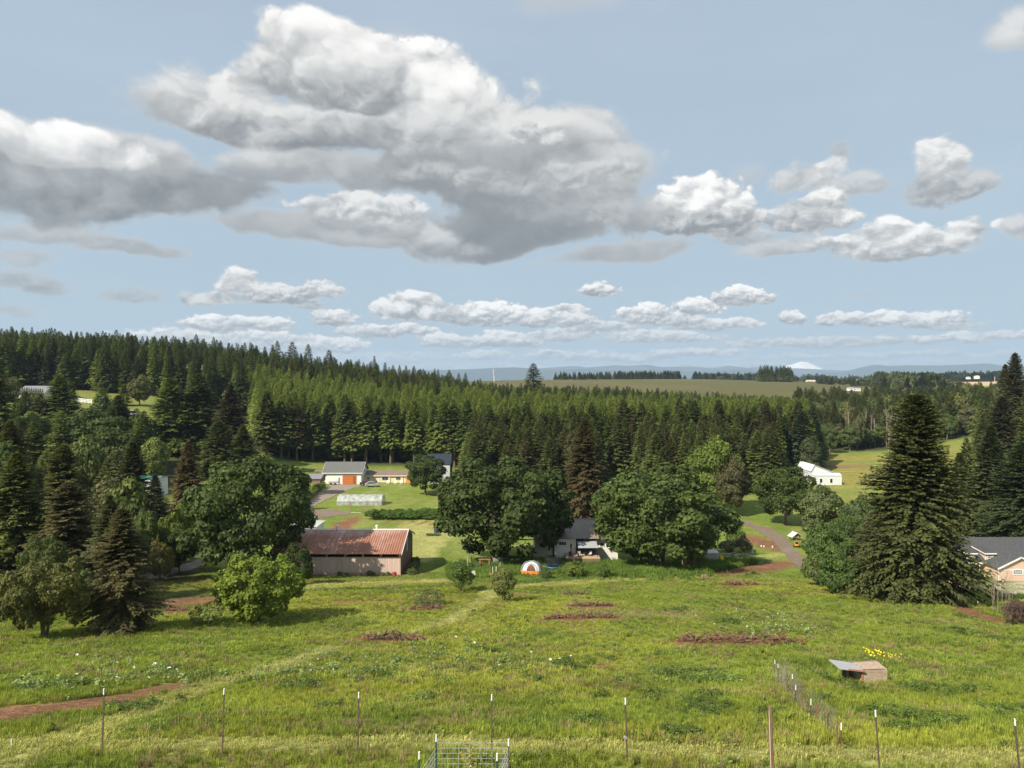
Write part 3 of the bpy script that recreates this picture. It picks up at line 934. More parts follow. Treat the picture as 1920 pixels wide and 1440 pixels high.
def bare_tree(seed, Hh=10.0, spread=0.28, n=9, thick=0.014, name='bare', material=M_PALEBARK, depth=3):
    r = random.Random(seed)
    b = MB()
    def grow(p, d, l, rad, lev):
        q = p + d * l
        m1 = p.lerp(q, .5) + Vector((r.gauss(0, .03), r.gauss(0, .03), 0)) * l
        b.path([p, m1, q], [rad, rad * .8, rad * .5], 5 if lev == 0 else 3)
        if lev >= depth: return
        for i in range(n if lev == 0 else 4):
            t = r.uniform(.25, 1.0)
            o = p.lerp(q, t)
            a = r.uniform(0, 6.28)
            nd = (d * (1.0 if lev else .75) + Vector((math.cos(a), math.sin(a), r.uniform(-.1, .5))) * (spread * 2.5)).normalized()
            grow(o, nd, l * r.uniform(.22, .42) * (1.15 - t * .5), rad * .35 * (1.2 - t * .7), lev + 1)
    grow(Vector((0, 0, -.3)), Vector((r.gauss(0, .03), r.gauss(0, .03), 1)).normalized(), Hh, Hh * thick, 0)
    mt = bpy.data.meshes.new(name); mt.from_pydata(b.v, [], b.f); mt.materials.append(material)
    return mt


# kinds: (crown mesh, trunk mesh, own height, own crown radius)
KIND = {}
for i in range(6):
    KIND['fir%d' % i] = conifer(100 + i, 20, 3.7, (.06, .05, .10, .07, .12, .06)[i], 250, 4, (.78, .95, .7, .85, .8, 1.0)[i], .25, .42, .3, name='fir') + (20.0, 3.7)
for i in range(3):
    KIND['edge%d' % i] = conifer(140 + i, 20, 3.7, (.24, .28, .20)[i], 260, 5, .72, .22, .40, .3, name='fir') + (20.0, 3.7)
for i in range(4):
    KIND['young%d' % i] = conifer(120 + i, 20, 4.2, .06, 240, 4, (.80, .95, .75, .88)[i], .50, .26, .25, sw=.32, topw=.12, name='young_fir') + (20.0, 4.2)
for i in range(3):
    KIND['big%d' % i] = conifer(130 + i, 20, 5.0, (.05, .03, .08)[i], 1250, 9, (.62, .8, .7)[i], .26, .36, .7, .22, .19, gappy=.16, name='old_fir') + (20.0, 5.0)
KIND['spruce'] = conifer(170, 20, 5.6, .02, 3000, 14, .60, .22, .36, .65, .20, .10, gappy=.24, name='spruce') + (20.0, 5.6)
KIND['spruce1'] = conifer(171, 20, 5.2, .02, 1900, 11, .66, .22, .38, .85, .20, .14, gappy=.2, name='spruce') + (20.0, 5.2)
for i in range(3):
    KIND['oak%d' % i] = broadleaf(200 + i, 14, 9, .10, 62, 26000, .40, 'oak', (.13, .30), flat=1, open_=.22) + (14.0, 9.0)
KIND['oak3'] = broadleaf(205, 14, 7, .12, 46, 15000, .40, 'oak', (.16, .32), flat=1, open_=.2) + (14.0, 7.0)
KIND['maple'] = broadleaf(210, 12, 6, .10, 44, 9500, .42, 'maple', (.18, .32), open_=.35, hang=.1) + (12.0, 6.0)
KIND['round'] = broadleaf(218, 6, 3.7, .08, 110, 14500, .21, 'rounded', (.11, .22), hang=.25, up=.55) + (6.0, 3.7)
KIND['wide'] = broadleaf(216, 7, 6, .12, 60, 15000, .27, 'spreading', (.14, .28), open_=.3, trunks=3, up=.4) + (7.0, 6.0)
for i in range(3):
    KIND['bush%d' % i] = broadleaf(220 + i, 3.5, 2.2, .03, 20, 3200, .20, 'bush', (.24, .42), trunks=3, tr=.05) + (3.5, 2.2)
for i in range(2):
    KIND['poplar%d' % i] = broadleaf(230 + i, 14, 3.4, .10, 30, 5200, .42, 'tall_leafy', (.25, .42), open_=.4, tr=.2) + (14.0, 3.4)
for i in range(3):
    KIND['far%d' % i] = broadleaf(240 + i, 12, 5, .06, 24, 1800, .8, 'far_leafy', (.28, .44)) + (12.0, 5.0)
KIND['sapling'] = broadleaf(250, 3.8, 1.3, .06, 18, 3600, .14, 'sapling', (.24, .4), trunks=2, tr=.04) + (3.8, 1.3)
KIND['juniper'] = broadleaf(251, 3.4, 1.1, .06, 16, 3400, .13, 'juniper', (.26, .42), trunks=3, tr=.05, open_=.3) + (3.4, 1.1)
KIND['thin'] = broadleaf(252, 2.6, 1.9, .12, 22, 1500, .14, 'thin_shrub', (.2, .34), trunks=3, tr=.05, open_=.6) + (2.6, 1.9)
KIND['bare0'] = (None, bare_tree(1, 10, .25, 10, .016), 10.0, 2.0)
KIND['bare1'] = (None, bare_tree(2, 10, .32, 12, .014), 10.0, 2.5)
KIND['bare2'] = (None, bare_tree(3, 10, .18, 14, .006, material=mat('dry_stem', (.27, .235, .175), .95, .2, spec=.05)), 10.0, 1.5)

DK, MG, BR, OL = (0.076, 0.094, 0.030), (0.104, 0.132, 0.036), (0.085, 0.066, 0.032), (0.088, 0.094, 0.030)
LG, YG, BL, OAK = (0.098, 0.125, 0.040), (0.135, 0.170, 0.034), (0.052, 0.078, 0.044), (0.050, 0.074, 0.018)


def plant(kind, name, label, cat, x, y, h, w, tint, group=None, rz=None, sink=0.0, z=None):
    cr, tk, H0, R0 = KIND[kind]
    sc = (w / (2 * R0), w / (2 * R0), h / H0)
    root = thing(name, label, cat, (x, y, (gz(x, y) if z is None else z) - sink), random.uniform(0, 6.28) if rz is None else rz, group, sc)
    t = link_mesh('trunk' if cat in ('tree', 'dead tree') else 'stems', tk, root)
    t['tint'] = tint
    if cr is not None:
        c_ = link_mesh('crown' if cat == 'tree' else 'foliage', cr, root)
        c_['tint'] = tint
    return root


def px_tree(kind, name, label, cat, u, vb, h_px, w_px, tint, Y=None, group=None, rz=None):
    """a plant whose foot shows at photo pixel u, vb (or stands at depth Y) and which is h_px by w_px there"""
    if Y is None:
        x, y, z = hit(u, vb)
    else:
        x, y, z = at(u, Y)
        h_px = h_px + (HV + (ZC - z) / Y * F) - vb        # vb is then where its visible foot would be; grow down to the ground
    s = pxm(y)
    return plant(kind, name, label, cat, x, y, h_px * s, w_px * s, tint, group, rz)


random.seed(7)
# ---- the single trees of the foreground and middle distance: kind, name, label, u, top v, width px, depth Y, tint
TREES = [
    ('oak0', 'oak_tree', 'largest dark oak, beside the left end of the rusty roofed barn', 470, 862, 268, 90, OAK),
    ('round', 'round_tree', 'bright green rounded tree in front of the pink barn wall', 482, 1036, 172, 57, (0.150, 0.205, 0.026)),
    ('thin', 'pale_shrub', 'small pale half bare tree at the foot of the bright rounded tree', 392, 1130, 84, 54.5, (0.13, 0.17, 0.05)),
    ('wide', 'spreading_tree', 'wide olive green spreading tree with forked trunk at the meadow edge', 80, 1045, 190, 49, (0.105, 0.112, 0.030)),
    ('spruce1', 'old_spruce', 'brown green spruce with pale cones beside the wide spreading tree', 228, 960, 130, 52, (0.085, 0.080, 0.036)),
    ('oak1', 'oak_tree', 'broad dark oak between the green shed and the grey roofed house', 944, 856, 282, 103, OAK),
    ('oak2', 'oak_tree', 'broad oak shading the right end of the grey roofed house', 1240, 876, 292, 100, (0.053, 0.078, 0.018)),
    ('oak3', 'oak_tree', 'smaller dark oak beside the gravel lane', 1474, 872, 118, 140, OAK),
    ('oak3', 'oak_tree', 'smaller dark oak in front of the cream bungalow', 797, 850, 78, 178, OAK),
    ('maple', 'maple_tree', 'light green maple standing above the oaks at the forest edge', 1335, 815, 112, 155, (0.110, 0.155, 0.028)),
    ('big0', 'brown_fir', 'tall reddish brown fir standing between the two big oaks', 1097, 792, 84, 140, (0.086, 0.071, 0.034)),
    ('spruce', 'great_spruce', 'huge dark spruce at the right edge of the meadow', 1719, 750, 200, 71, (0.062, 0.072, 0.026)),
    ('sapling', 'small_tree', 'small bushy dark green tree at the end of the mown path', 865, 1047, 52, 76, (0.065, 0.105, 0.022)),
    ('juniper', 'small_juniper', 'small tapering olive juniper beside the mown path', 944, 1062, 50, 69, (0.100, 0.115, 0.036)),
    ('thin', 'fallen_apple_tree', 'low half bare tree over a brush heap in the meadow', 800, 1106, 78, 65.5, (0.105, 0.125, 0.055)),
]
for k_, nm, lb, u, vt, wp, Y, ti in TREES:
    x, y, z = at(u, Y)
    h = ZC - (vt - HV) / F * Y - z
    plant(k_, nm, lb, 'tree', x, y, h * 1.02, wp * pxm(Y), ti)

# ---- wooded slope on the left: named one by one
SLOPE = [
    ('big1', 'dark_fir', 'tall dark fir at the left edge below the hill house', -12, 650, 90, 165, DK),
    ('big2', 'dark_fir', 'dark fir between the two runs of white fence', 112, 705, 78, 205, MG),
    ('young0', 'pale_fir', 'soft green fir left of the white parked van', 192, 728, 56, 215, MG),
    ('big0', 'dark_fir', 'dark fir below the white parked van', 222, 742, 62, 200, DK),
    ('oak3', 'broad_maple', 'dark round maple below the white fence', 165, 760, 150, 170, (0.060, 0.088, 0.020)),
    ('oak3', 'broad_maple', 'deep green maple right of the dark round maple', 200, 795, 110, 160, (0.060, 0.085, 0.020)),
    ('maple', 'leafy_tree', 'pale leafy tree under the left run of white fence', 66, 768, 90, 175, (0.105, 0.140, 0.036)),
    ('big1', 'olive_fir', 'olive brown fir at the left edge, half way down the slope', 18, 790, 110, 120, OL),
    ('big0', 'olive_fir', 'pale topped fir behind the spreading tree', 118, 835, 105, 95, OL),
    ('big2', 'olive_fir', 'yellow green cedar at the left edge', 30, 850, 120, 82, (0.100, 0.120, 0.034)),
    ('big2', 'dark_fir', 'tall narrow fir in front of the green roofed shed', 248, 830, 92, 105, (0.060, 0.066, 0.030)),
    ('big0', 'brown_fir', 'brown green fir in the middle of the lower slope', 128, 905, 128, 76, (0.080, 0.076, 0.034)),
    ('big1', 'dark_fir', 'shaded fir behind the brown spruce', 205, 930, 110, 70, (0.066, 0.075, 0.032)),
    ('oak3', 'leafy_tree', 'green leafy tree low down between the firs', 80, 1000, 95, 66, (0.070, 0.092, 0.022)),
    ('bush0', 'golden_bush', 'yellow brown bush beside the dark green kennel', 300, 1008, 52, 84, (0.160, 0.140, 0.045)),
    ('young2', 'young_fir', 'young green fir above the brown dying fir', 262, 785, 52, 165, MG),
    ('poplar0', 'leafy_tree', 'light green tree in the clearing behind the brown dying fir', 290, 810, 46, 160, (0.115, 0.150, 0.036)),
    ('big1', 'dying_fir', 'brown dying fir with bare top above the great oak', 352, 828, 74, 125, (0.095, 0.074, 0.036)),
    ('big0', 'dark_fir', 'tallest dark fir of the clump left of the plantation', 372, 702, 100, 205, DK),
    ('big2', 'dark_fir', 'dark fir at the left of the clump beside the plantation', 318, 710, 92, 200, MG),
    ('big1', 'dark_fir', 'brownish dark fir at the right of the clump beside the plantation', 432, 722, 86, 200, (0.058, 0.052, 0.027)),
    ('big0', 'dark_fir', 'dark low fir in front of the clump beside the plantation', 410, 790, 78, 180, DK),
    ('big2', 'dark_fir', 'second low dark fir in front of the clump, nearer the plantation', 455, 800, 66, 190, DK),
    ('young1', 'golden_fir', 'golden green fir on the hill lawn', 232, 722, 30, 265, (0.120, 0.130, 0.030)),
    ('maple', 'golden_tree', 'golden green leafy tree right of the golden fir', 262, 700, 50, 268, (0.120, 0.125, 0.040)),
    ('maple', 'leafy_tree', 'bright leafy tree on the skyline of the fir hill', 283, 642, 60, 345, (0.075, 0.125, 0.026)),
    ('bush1', 'leafy_bush', 'bright bush beside the trunk of the great oak', 345, 930, 70, 98, (0.120, 0.160, 0.030)),
    ('bush2', 'leafy_bush', 'bright bush left of the great oak', 318, 955, 60, 92, (0.115, 0.155, 0.030)),
    ('bush0', 'leafy_bush', 'dark bush under the right side of the great oak', 560, 1010, 60, 82, OAK),
    ('maple', 'leafy_tree', 'small light green tree at the left end of the plantation edge', 500, 850, 24, 150, (0.125, 0.165, 0.034)),
    ('poplar1', 'leafy_tree', 'loose grey green tree in front of the green roofed shed', 200, 890, 60, 112, (0.110, 0.115, 0.050)),
    ('big1', 'dark_fir', 'shaded fir between the leafy tree and the great oak', 290, 890, 62, 112, (0.055, 0.060, 0.030)),
    ('oak3', 'leafy_tree', 'dark leafy tree in the gap left of the great oak', 335, 985, 70, 90, OAK),
    ('maple', 'leafy_tree', 'pale leafy tree above the golden bush', 268, 950, 56, 88, (0.090, 0.120, 0.032)),
    ('young3', 'young_fir', 'small bluish fir behind the loose grey green tree', 186, 865, 40, 135, BL),
    ('round', 'leafy_tree', 'low round tree behind the wide spreading tree', 150, 1060, 80, 62, (0.075, 0.090, 0.028)),
]
for k_, nm, lb, u, vt, wp, Y, ti in SLOPE:
    x, y, z = at(u, Y)
    h = max(ZC - (vt - HV) / F * Y - z, 1.5)
    plant(k_, nm, lb, 'bush' if 'bush' in nm else 'tree', x, y, h, wp * pxm(Y), ti)

RIGHT = [
    ('big1', 'dark_fir', 'dark fir behind the pink house', 1858, 800, 110, 122, (0.055, 0.072, 0.028)),
    ('spruce', 'dark_fir', 'drooping dark fir at the right edge behind the pink house', 1925, 830, 150, 112, (0.052, 0.072, 0.030)),
    ('big0', 'tall_fir', 'tallest fir on the right hill against the sky', 1903, 664, 62, 200, (0.058, 0.060, 0.030)),
    ('big2', 'tall_fir', 'fir with a bare trunk left of the tallest right hill fir', 1885, 684, 46, 215, (0.058, 0.056, 0.030)),
    ('big1', 'tall_fir', 'broad fir at the right edge below the tallest hill fir', 1935, 705, 80, 180, OL),
    ('big0', 'tall_fir', 'fir on the right hill half way down to the pink house', 1880, 745, 74, 175, (0.060, 0.062, 0.030)),
    ('young1', 'pale_fir', 'soft green fir right of the huge spruce', 1812, 822, 60, 135, (0.075, 0.095, 0.034)),
    ('big2', 'dark_fir', 'dark fir squeezed between the huge spruce and the dark firs', 1800, 850, 70, 122, DK),
    ('maple', 'leafy_tree', 'grey green leafy tree left of the huge spruce', 1620, 925, 92, 112, (0.070, 0.100, 0.036)),
    ('maple', 'willow_tree', 'pale willow in front of the white arched shed', 1548, 905, 96, 118, (0.095, 0.125, 0.046)),
    ('bush0', 'leafy_bush', 'dark green bush at the end of the gravel lane', 1570, 1025, 90, 76, (0.060, 0.105, 0.022)),
    ('bush1', 'leafy_bush', 'tall green bush behind the small pavilion', 1540, 975, 70, 100, (0.065, 0.105, 0.026)),
    ('bush2', 'leafy_bush', 'lower green bush right of the gravel lane', 1535, 1032, 66, 82, (0.080, 0.115, 0.030)),
    ('bush1', 'leafy_bush', 'dark bush touching the left foot of the huge spruce', 1620, 1040, 74, 74, (0.055, 0.095, 0.022)),
    ('poplar1', 'leafy_tree', 'narrow tree left of the white arched shed', 1519, 812, 36, 205, (0.052, 0.070, 0.028)),
    ('oak3', 'leafy_tree', 'green tree joining the willow and the huge spruce', 1590, 960, 80, 98, (0.065, 0.105, 0.026)),
    ('big0', 'brown_fir', 'brownish fir left of the huge spruce at its foot', 1645, 960, 96, 84, (0.075, 0.070, 0.032)),
    ('maple', 'leafy_tree', 'brown green thin tree below the light maple', 1372, 850, 70, 150, (0.085, 0.085, 0.036)),
    ('bush2', 'leafy_bush', 'green bush right of the broad oak by the field track', 1380, 985, 44, 118, (0.080, 0.120, 0.026)),
    ('bush0', 'leafy_bush', 'green bush at the foot of the light maple', 1352, 940, 60, 140, (0.065, 0.100, 0.026)),
    ('bush1', 'leafy_bush', 'pale shrub in front of the grey roofed house deck', 1075, 1052, 50, 91, (0.105, 0.145, 0.030)),
    ('bush2', 'leafy_bush', 'dark shrub right of the pale shrub by the deck', 1130, 1056, 36, 90, (0.075, 0.125, 0.026)),
    ('bush0', 'leafy_bush', 'green shrub between green shed and tent', 965, 1040, 44, 100, (0.070, 0.115, 0.026)),
    ('bush1', 'leafy_bush', 'low shrub at the right corner of the tent', 1022, 1066, 28, 89, (0.080, 0.110, 0.030)),
    ('young2', 'blue_juniper', 'blue green cone shaped juniper by the pink house driveway', 1862, 1097, 26, 81, (0.075, 0.105, 0.075)),
    ('bush2', 'grey_shrub', 'grey green shrub in the stone garden by the lane', 1365, 1012, 40, 113, (0.085, 0.100, 0.065)),
    ('bush0', 'grey_shrub', 'reddish brown shrub in the stone garden by the lane', 1396, 1006, 36, 113, (0.105, 0.085, 0.060)),
    ('sapling', 'palm_shrub', 'pale yellow green tree with two thin stems before the broad oak', 1310, 984, 38, 97, (0.155, 0.170, 0.055)),
]
for k_, nm, lb, u, vt, wp, Y, ti in RIGHT:
    x, y, z = at(u, Y)
    h = max(ZC - (vt - HV) / F * Y - z, 1.0)
    plant(k_, nm, lb, 'bush' if ('bush' in nm or 'shrub' in nm) else 'tree', x, y, h, wp * pxm(Y), ti)

# small things growing against the barn, hedges
for i, (u, hp) in enumerate(((636, 9), (645, 6), (650, 7), (675, 6), (692, 11), (699, 9), (718, 8), (727, 9), (733, 6))):
    x, y, z = at(u, 92.4)
    plant('bush%d' % (i % 3), 'weed_clump', 'green weed clump at the foot of the pink barn wall', 'weed', x, y, hp * .075, hp * .085, (0.10, 0.14, 0.04), 'weeds along the barn wall')
for i in range(9):
    x, y, z = at(764 + i * 1.0, 93.5 + i * 1.2)
    plant('bush%d' % (i % 3), 'tall_weed', 'tall pale weed against the shaded barn gable', 'weed', x + .5, y, random.uniform(.8, 1.5), random.uniform(1.2, 1.9), (0.115, 0.14, 0.05), 'weeds along the barn gable')
for i in range(15):
    x, y, z = at(702 + i * 8.4 + random.uniform(-2, 2), 146 + (i % 2) * 2.2)
    plant('bush%d' % (i % 3), 'hedge_bush', 'bramble bush of the hedge behind the five garden beds', 'bush', x, y, random.uniform(1.6, 2.4), random.uniform(3.0, 4.2), (0.075, 0.135, 0.024), 'bushes of the bramble hedge')
for i in range(13):
    t = i / 12
    x, y, z = at(565 + 38 * t, 158 + 30 * t)
    plant('bush%d' % (i % 3), 'hedge_bush', 'yellow green driveway hedge bush, %s from its near end' % 'first second third fourth fifth sixth seventh eighth ninth tenth eleventh twelfth thirteenth'.split()[i], 'bush', x, y, random.uniform(1.6, 2.3), random.uniform(2.4, 3.2), (0.125, 0.155, 0.034), 'bushes along the driveway')
for i in range(9):
    x, y, z = at(1872 + i * 9, 82.5)
    plant('bush%d' % (i % 3), 'clipped_bush', 'low round bush of the border below the pink house driveway', 'bush', x, y, random.uniform(.7, 1.0), random.uniform(1.1, 1.5), (0.075, 0.11, 0.03), 'border below the driveway')
for i in range(10):
    x, y, z = at(42 + i * 4.2, 250)
    plant('young%d' % (i % 4), 'cypress', 'clipped conifer of the tall hedge in front of the hill house', 'tree', x, y, 5.6, 1.5, (0.10, 0.14, 0.03), 'tall hedge before the hill house')

# grass-like bare shrubs at the lower right
for i in range(12):
    x, y, z = at(1862 + i * 3.2, 62 + (i % 3) * .8)
    hh = random.uniform(2.6, 3.9) if i % 4 else 4.6
    plant('bare2', 'leafless_shrub', 'pale leafless upright shrub below the pink house lawn', 'shrub', x, y, hh, .9, (0.3, 0.26, 0.2), 'leafless shrubs by the lawn')
for i in range(8):
    x, y, z = at(1896 + i * 5, 57 + (i % 3) * .9)
    plant('thin', 'purple_shrub', 'dull purple shrub right of the leafless shrubs', 'shrub', x, y, random.uniform(1.5, 2.2), random.uniform(1.2, 1.7), (0.115, 0.080, 0.066), 'purple shrubs by the lawn')

# ---- trunks and leafy trees at the far side of the small field
rr_ = random.Random(5)
for i in range(9):
    u = 1590 + i * 14 + rr_.uniform(-5, 5)
    Y = 292 + rr_.uniform(0, 14)
    x, y, z = at(u, Y)
    plant('bare%d' % (i % 2), 'dead_tree', 'pale leafless trunk among the leafy trees behind the small field', 'dead tree', x, y, rr_.uniform(11, 16), rr_.uniform(3, 5), (.4, .35, .3), 'pale trunks behind the small field')
for i in range(22):
    u = 1530 + i * 15 + rr_.uniform(-6, 6)
    Y = 276 + rr_.uniform(0, 22) + (i % 2) * 10
    x, y, z = at(u, Y)
    plant(('poplar0', 'poplar1', 'maple')[i % 3], 'leafy_tree', 'loose grey green tree behind the small field, %s from the left' % 'first second third fourth fifth sixth seventh eighth ninth tenth eleventh twelfth thirteenth fourteenth fifteenth sixteenth seventeenth eighteenth nineteenth twentieth twenty-first twenty-second'.split()[i], 'tree', x, y, rr_.uniform(9, 15), rr_.uniform(6, 9), random.choice([(0.085, 0.115, 0.04), (0.075, 0.11, 0.034), (0.105, 0.115, 0.055)]), 'leafy row behind the small field')
for i, (u, vt) in enumerate(((1667, 790), (1676, 782))):
    x, y, z = at(u, 150)
    plant('bare0', 'dead_tree', ('bare pale trunk left of the huge spruce', 'taller bare pale trunk beside the huge spruce')[i], 'dead tree', x, y, ZC - (vt - HV) / F * 150 - z, 3.0, (.4, .35, .3))

# ------------------------------------------------------------------ the conifer plantation and hill woods
rg = np.random.RandomState(42)
spots = []      # x, y, height, width, kind, tint, zone
def grow_area(y0, y1, u0, u1, step, jit, fn):
    Y = y0
    while Y < y1:
        xa, xb = (u0 - CU) / F * Y, (u1 - CU) / F * Y
        for x in np.arange(xa, xb, step):
            fn(x + rg.uniform(-jit, jit), Y + rg.uniform(-jit, jit))
        Y += step * .9
YOUNGT = [(0.170, 0.205, 0.056), (0.185, 0.215, 0.060), (0.155, 0.192, 0.052), (0.170, 0.214, 0.054)]
def f_plant(x, y):
    u = CU + F * x / y
    lim = 226 + 10 * math.sin(u / 90.0) + (6 if u < 620 else 0)
    if u > 1380: lim = 222
    if y < lim: return
    if rg.rand() < .05: return
    if u < 470 + (y - 230) * -.35 + 20: return
    yg = y > 244 or rg.rand() < .25
    if y < lim + 6:                                   # the front row: taller crowns above bare trunks, darker
        t = random.choice([DK, MG, MG, (0.062, 0.092, 0.030), (0.080, 0.080, 0.032)])
        spots.append((x, y, rg.uniform(18.5, 22.5), rg.uniform(8, 10.5), 'edge%d' % rg.randint(3), t, 'front'))
    elif y < 345 - max(0, (u - 900)) * .03:
        t = YOUNGT[rg.randint(4)] if yg else MG
        spots.append((x, y, rg.uniform(15, 21.3), rg.uniform(5.6, 7.6), 'young%d' % rg.randint(4), t, 'mid'))
    elif u > 850 and y > 372:
        if y < 430: spots.append((x, y, rg.uniform(15.5, 19.5) - max(0, u - 1150) * .012, rg.uniform(6.5, 9), 'fir%d' % rg.randint(6), random.choice([DK, MG, BL, MG]), 'back'))
    elif u < 900:
        spots.append((x, y, rg.uniform(15, 22), rg.uniform(6.5, 9), 'fir%d' % rg.randint(6), random.choice([DK, MG, OL, DK]), 'back'))
grow_area(218, 452, 440, 1520, 5.0, 1.9, f_plant)
def f_hill(x, y):
    u = CU + F * x / y
    if y < 300 and 40 < u < 330: return
    if u > 470 - (y - 300) * .6 and y < 400: return
    tall = .85 + .3 * vnoise(np.array([x / 16]), np.array([y / 16]), 3)[0]
    if rg.rand() < .10:
        spots.append((x, y, rg.uniform(14, 19), rg.uniform(9, 12), 'far%d' % rg.randint(3), random.choice([(0.085, 0.120, 0.030), (0.070, 0.100, 0.028)]), 'hill'))
        return
    spots.append((x, y, rg.uniform(17, 24) * tall, rg.uniform(7, 9.5), 'fir%d' % rg.randint(6), random.choice([DK, MG, DK, (0.050, 0.062, 0.028)]), 'hill'))
grow_area(298, 470, -260, 520, 6.2, 2.4, f_hill)
def f_slope(x, y):
    u = CU + F * x / y
    if 40 < u < 330 and y > 215: return
    if u > 300: return
    if fbm(np.array([x / 22]), np.array([y / 22]), 95, 3)[0] > .56: return
    spots.append((x, y, rg.uniform(9, 15), rg.uniform(5, 8), random.choice(['fir1', 'fir4', 'far0', 'far1', 'fir2']), random.choice([DK, MG, OL, OAK]), 'slope'))
grow_area(74, 298, -330, 300, 10.0, 3.5, f_slope)
def f_right(x, y):
    u = CU + F * x / y
    if y > 520: return
    kd = random.choice(['fir0', 'fir3', 'fir5', 'far0', 'fir2', 'fir1'])
    spots.append((x, y, rg.uniform(12, 19), rg.uniform(7, 10), kd, random.choice([DK, MG, OL, (0.075, 0.095, 0.036)]), 'right'))
grow_area(300, 520, 1500, 2150, 7.5, 3, f_right)
grow_area(118, 300, 1950, 2250, 9, 3, f_right)
grow_area(205, 300, 1855, 1955, 9, 3, f_right)
def f_near(x, y):
    u = CU + F * x / y
    if 1118 < u < 1192 and y < 214: return
    if u > 1370 and y < 176: return
    if y < 160 + 8 * math.sin(u / 40.0): return
    spots.append((x, y, rg.uniform(13.5, 18) + (y - 160) * .02, rg.uniform(7, 9.5), 'fir%d' % rg.randint(6), random.choice([DK, MG, (0.085, 0.080, 0.034), DK]), 'near'))
grow_area(158, 226, 895, 1470, 6.0, 2.2, f_near)
for i in range(46):                                   # darker firs right of the plantation, behind the lane oak
    u = rg.uniform(1385, 1560); Y = rg.uniform(215, 268)
    if u > 1530 and Y < 262: continue
    x, y, z = at(u, Y)
    spots.append((x, y, rg.uniform(15, 21), rg.uniform(8, 10.5), 'fir%d' % rg.randint(6), random.choice([DK, DK, BL, (0.055, 0.056, 0.028)]), 'lane'))
# lone skyline trees
for (u, vt, Y, w) in ((368, 628, 410, 9), (345, 632, 415, 7), (520, 640, 425, 9), (548, 642, 425, 10), (578, 646, 428, 9), (617, 657, 425, 9), (702, 668, 430, 7), (722, 680, 430, 6),
                      (1000, 682, 440, 14), (860, 700, 430, 8), (873, 700, 430, 8), (815, 692, 430, 6)):
    x, y, z = at(u, Y)
    spots.append((x, y, ZC - (vt - HV) / F * Y - z, w * 1.35, 'fir%d' % rg.randint(6), DK, 'crest'))

LBL = {
    'front': ('plantation_fir', 'dark fir with bare lower trunk in the front row of the plantation', 'front row of the plantation'),
    'mid': ('plantation_fir', 'light green young fir inside the plantation, behind its front row', 'light green plantation firs'),
    'back': ('forest_fir', 'dark fir of the belt behind the light green plantation', 'fir belt behind the plantation'),
    'hill': ('forest_tree', 'tree in the fir wood on the left hill top', 'hill top fir wood'),
    'slope': ('slope_tree', 'small tree filling the gaps of the left wooded slope', 'filler trees of the left slope'),
    'right': ('valley_tree', 'tree of the mixed wood beyond the small field on the right', 'mixed wood beyond the small field'),
    'near': ('forest_fir', 'dark fir between the big oaks and the plantation edge', 'firs between oaks and plantation'),
    'lane': ('forest_fir', 'dark fir behind the oak by the gravel lane', 'firs behind the lane oak'),
    'crest': ('crest_fir', 'dark pointed fir standing out above the wooded skyline', 'pointed firs on the skyline'),
}
# the ones that show largest become trees of their own
def show(s):
    x, y, h, w, kd, ti, zone = s
    pri = {'front': 3.0, 'crest': 9.0, 'lane': 2.2, 'near': .9, 'slope': 1.6, 'mid': 1.0 if y < 262 else .6, 'hill': 1.0 if y < 318 or y > 400 else .45, 'right': .8, 'back': .5}[zone]
    u = CU + F * x / y
    if u < -20 or u > 1940: pri *= .05
    return pri * h * w / y ** 2
spots.sort(key=show, reverse=True)
single, rest = spots[:290], spots[290:]
ORD = ('first second third fourth fifth sixth seventh eighth ninth tenth eleventh twelfth thirteenth fourteenth fifteenth sixteenth seventeenth eighteenth nineteenth twentieth '
       'twenty-first twenty-second twenty-third twenty-fourth twenty-fifth twenty-sixth twenty-seventh twenty-eighth twenty-ninth thirtieth').split()
fr_ = sorted((CU + F * s[0] / s[1], i) for i, s in enumerate(single) if s[6] == 'front')
own = {}
for (lo, hi, rev, txt) in ((-999, 645, True, 'left of the white garage'), (645, 1097, False, 'right of the white garage'), (1097, 9999, False, 'right of the tall reddish brown fir')):
    seg = [q for q in fr_ if lo <= q[0] < hi]
    if rev: seg = seg[::-1]
    for k, (_, i) in enumerate(seg): own[i] = 'dark front row plantation fir, %s to the %s' % (ORD[min(k, 29)], txt)
for zn, txt in (('crest', 'dark pointed fir above the wooded skyline, %s from its left end'), ('slope', 'small filler tree of the left wooded slope, %s from the left')):
    for k, (_, i) in enumerate(sorted((CU + F * s[0] / s[1], i) for i, s in enumerate(single) if s[6] == zn)):
        if k < 30 and zn == 'crest': own[i] = txt % ORD[k]
for q_, (x, y, h, w, kd, ti, zone) in enumerate(single):
    nm, lb, gr = LBL[zone]
    lb = own.get(q_, lb)
    u_ = CU + F * x / y
    if zone == 'near':
        k_ = 0 if u_ < 1060 else (1 if u_ < 1190 else (2 if u_ < 1370 else 3))
        lb = ('dark fir just behind the broad oak left of the reddish brown fir', 'dark fir standing beside the tall reddish brown fir', 'dark fir close behind the right oak and the light maple', 'dark fir close behind the smaller lane oak')[k_]
        gr = ('firs behind the left broad oak', 'firs beside the brown fir', 'firs behind the right broad oak', 'firs behind the small lane oak')[k_]
    if zone == 'mid':
        k_ = 0 if u_ < 700 else (1 if u_ < 1000 else 2)
        lb = ('light green plantation fir behind the firs above the white garage', 'light green plantation fir above the bungalow and grey barn', 'light green plantation fir above the two big oaks')[k_]
        gr = ('light firs above the garage', 'light firs above the bungalow', 'light firs above the oaks')[k_]
    plant(kd, nm, lb, 'tree', x, y, h, w, ti, gr)


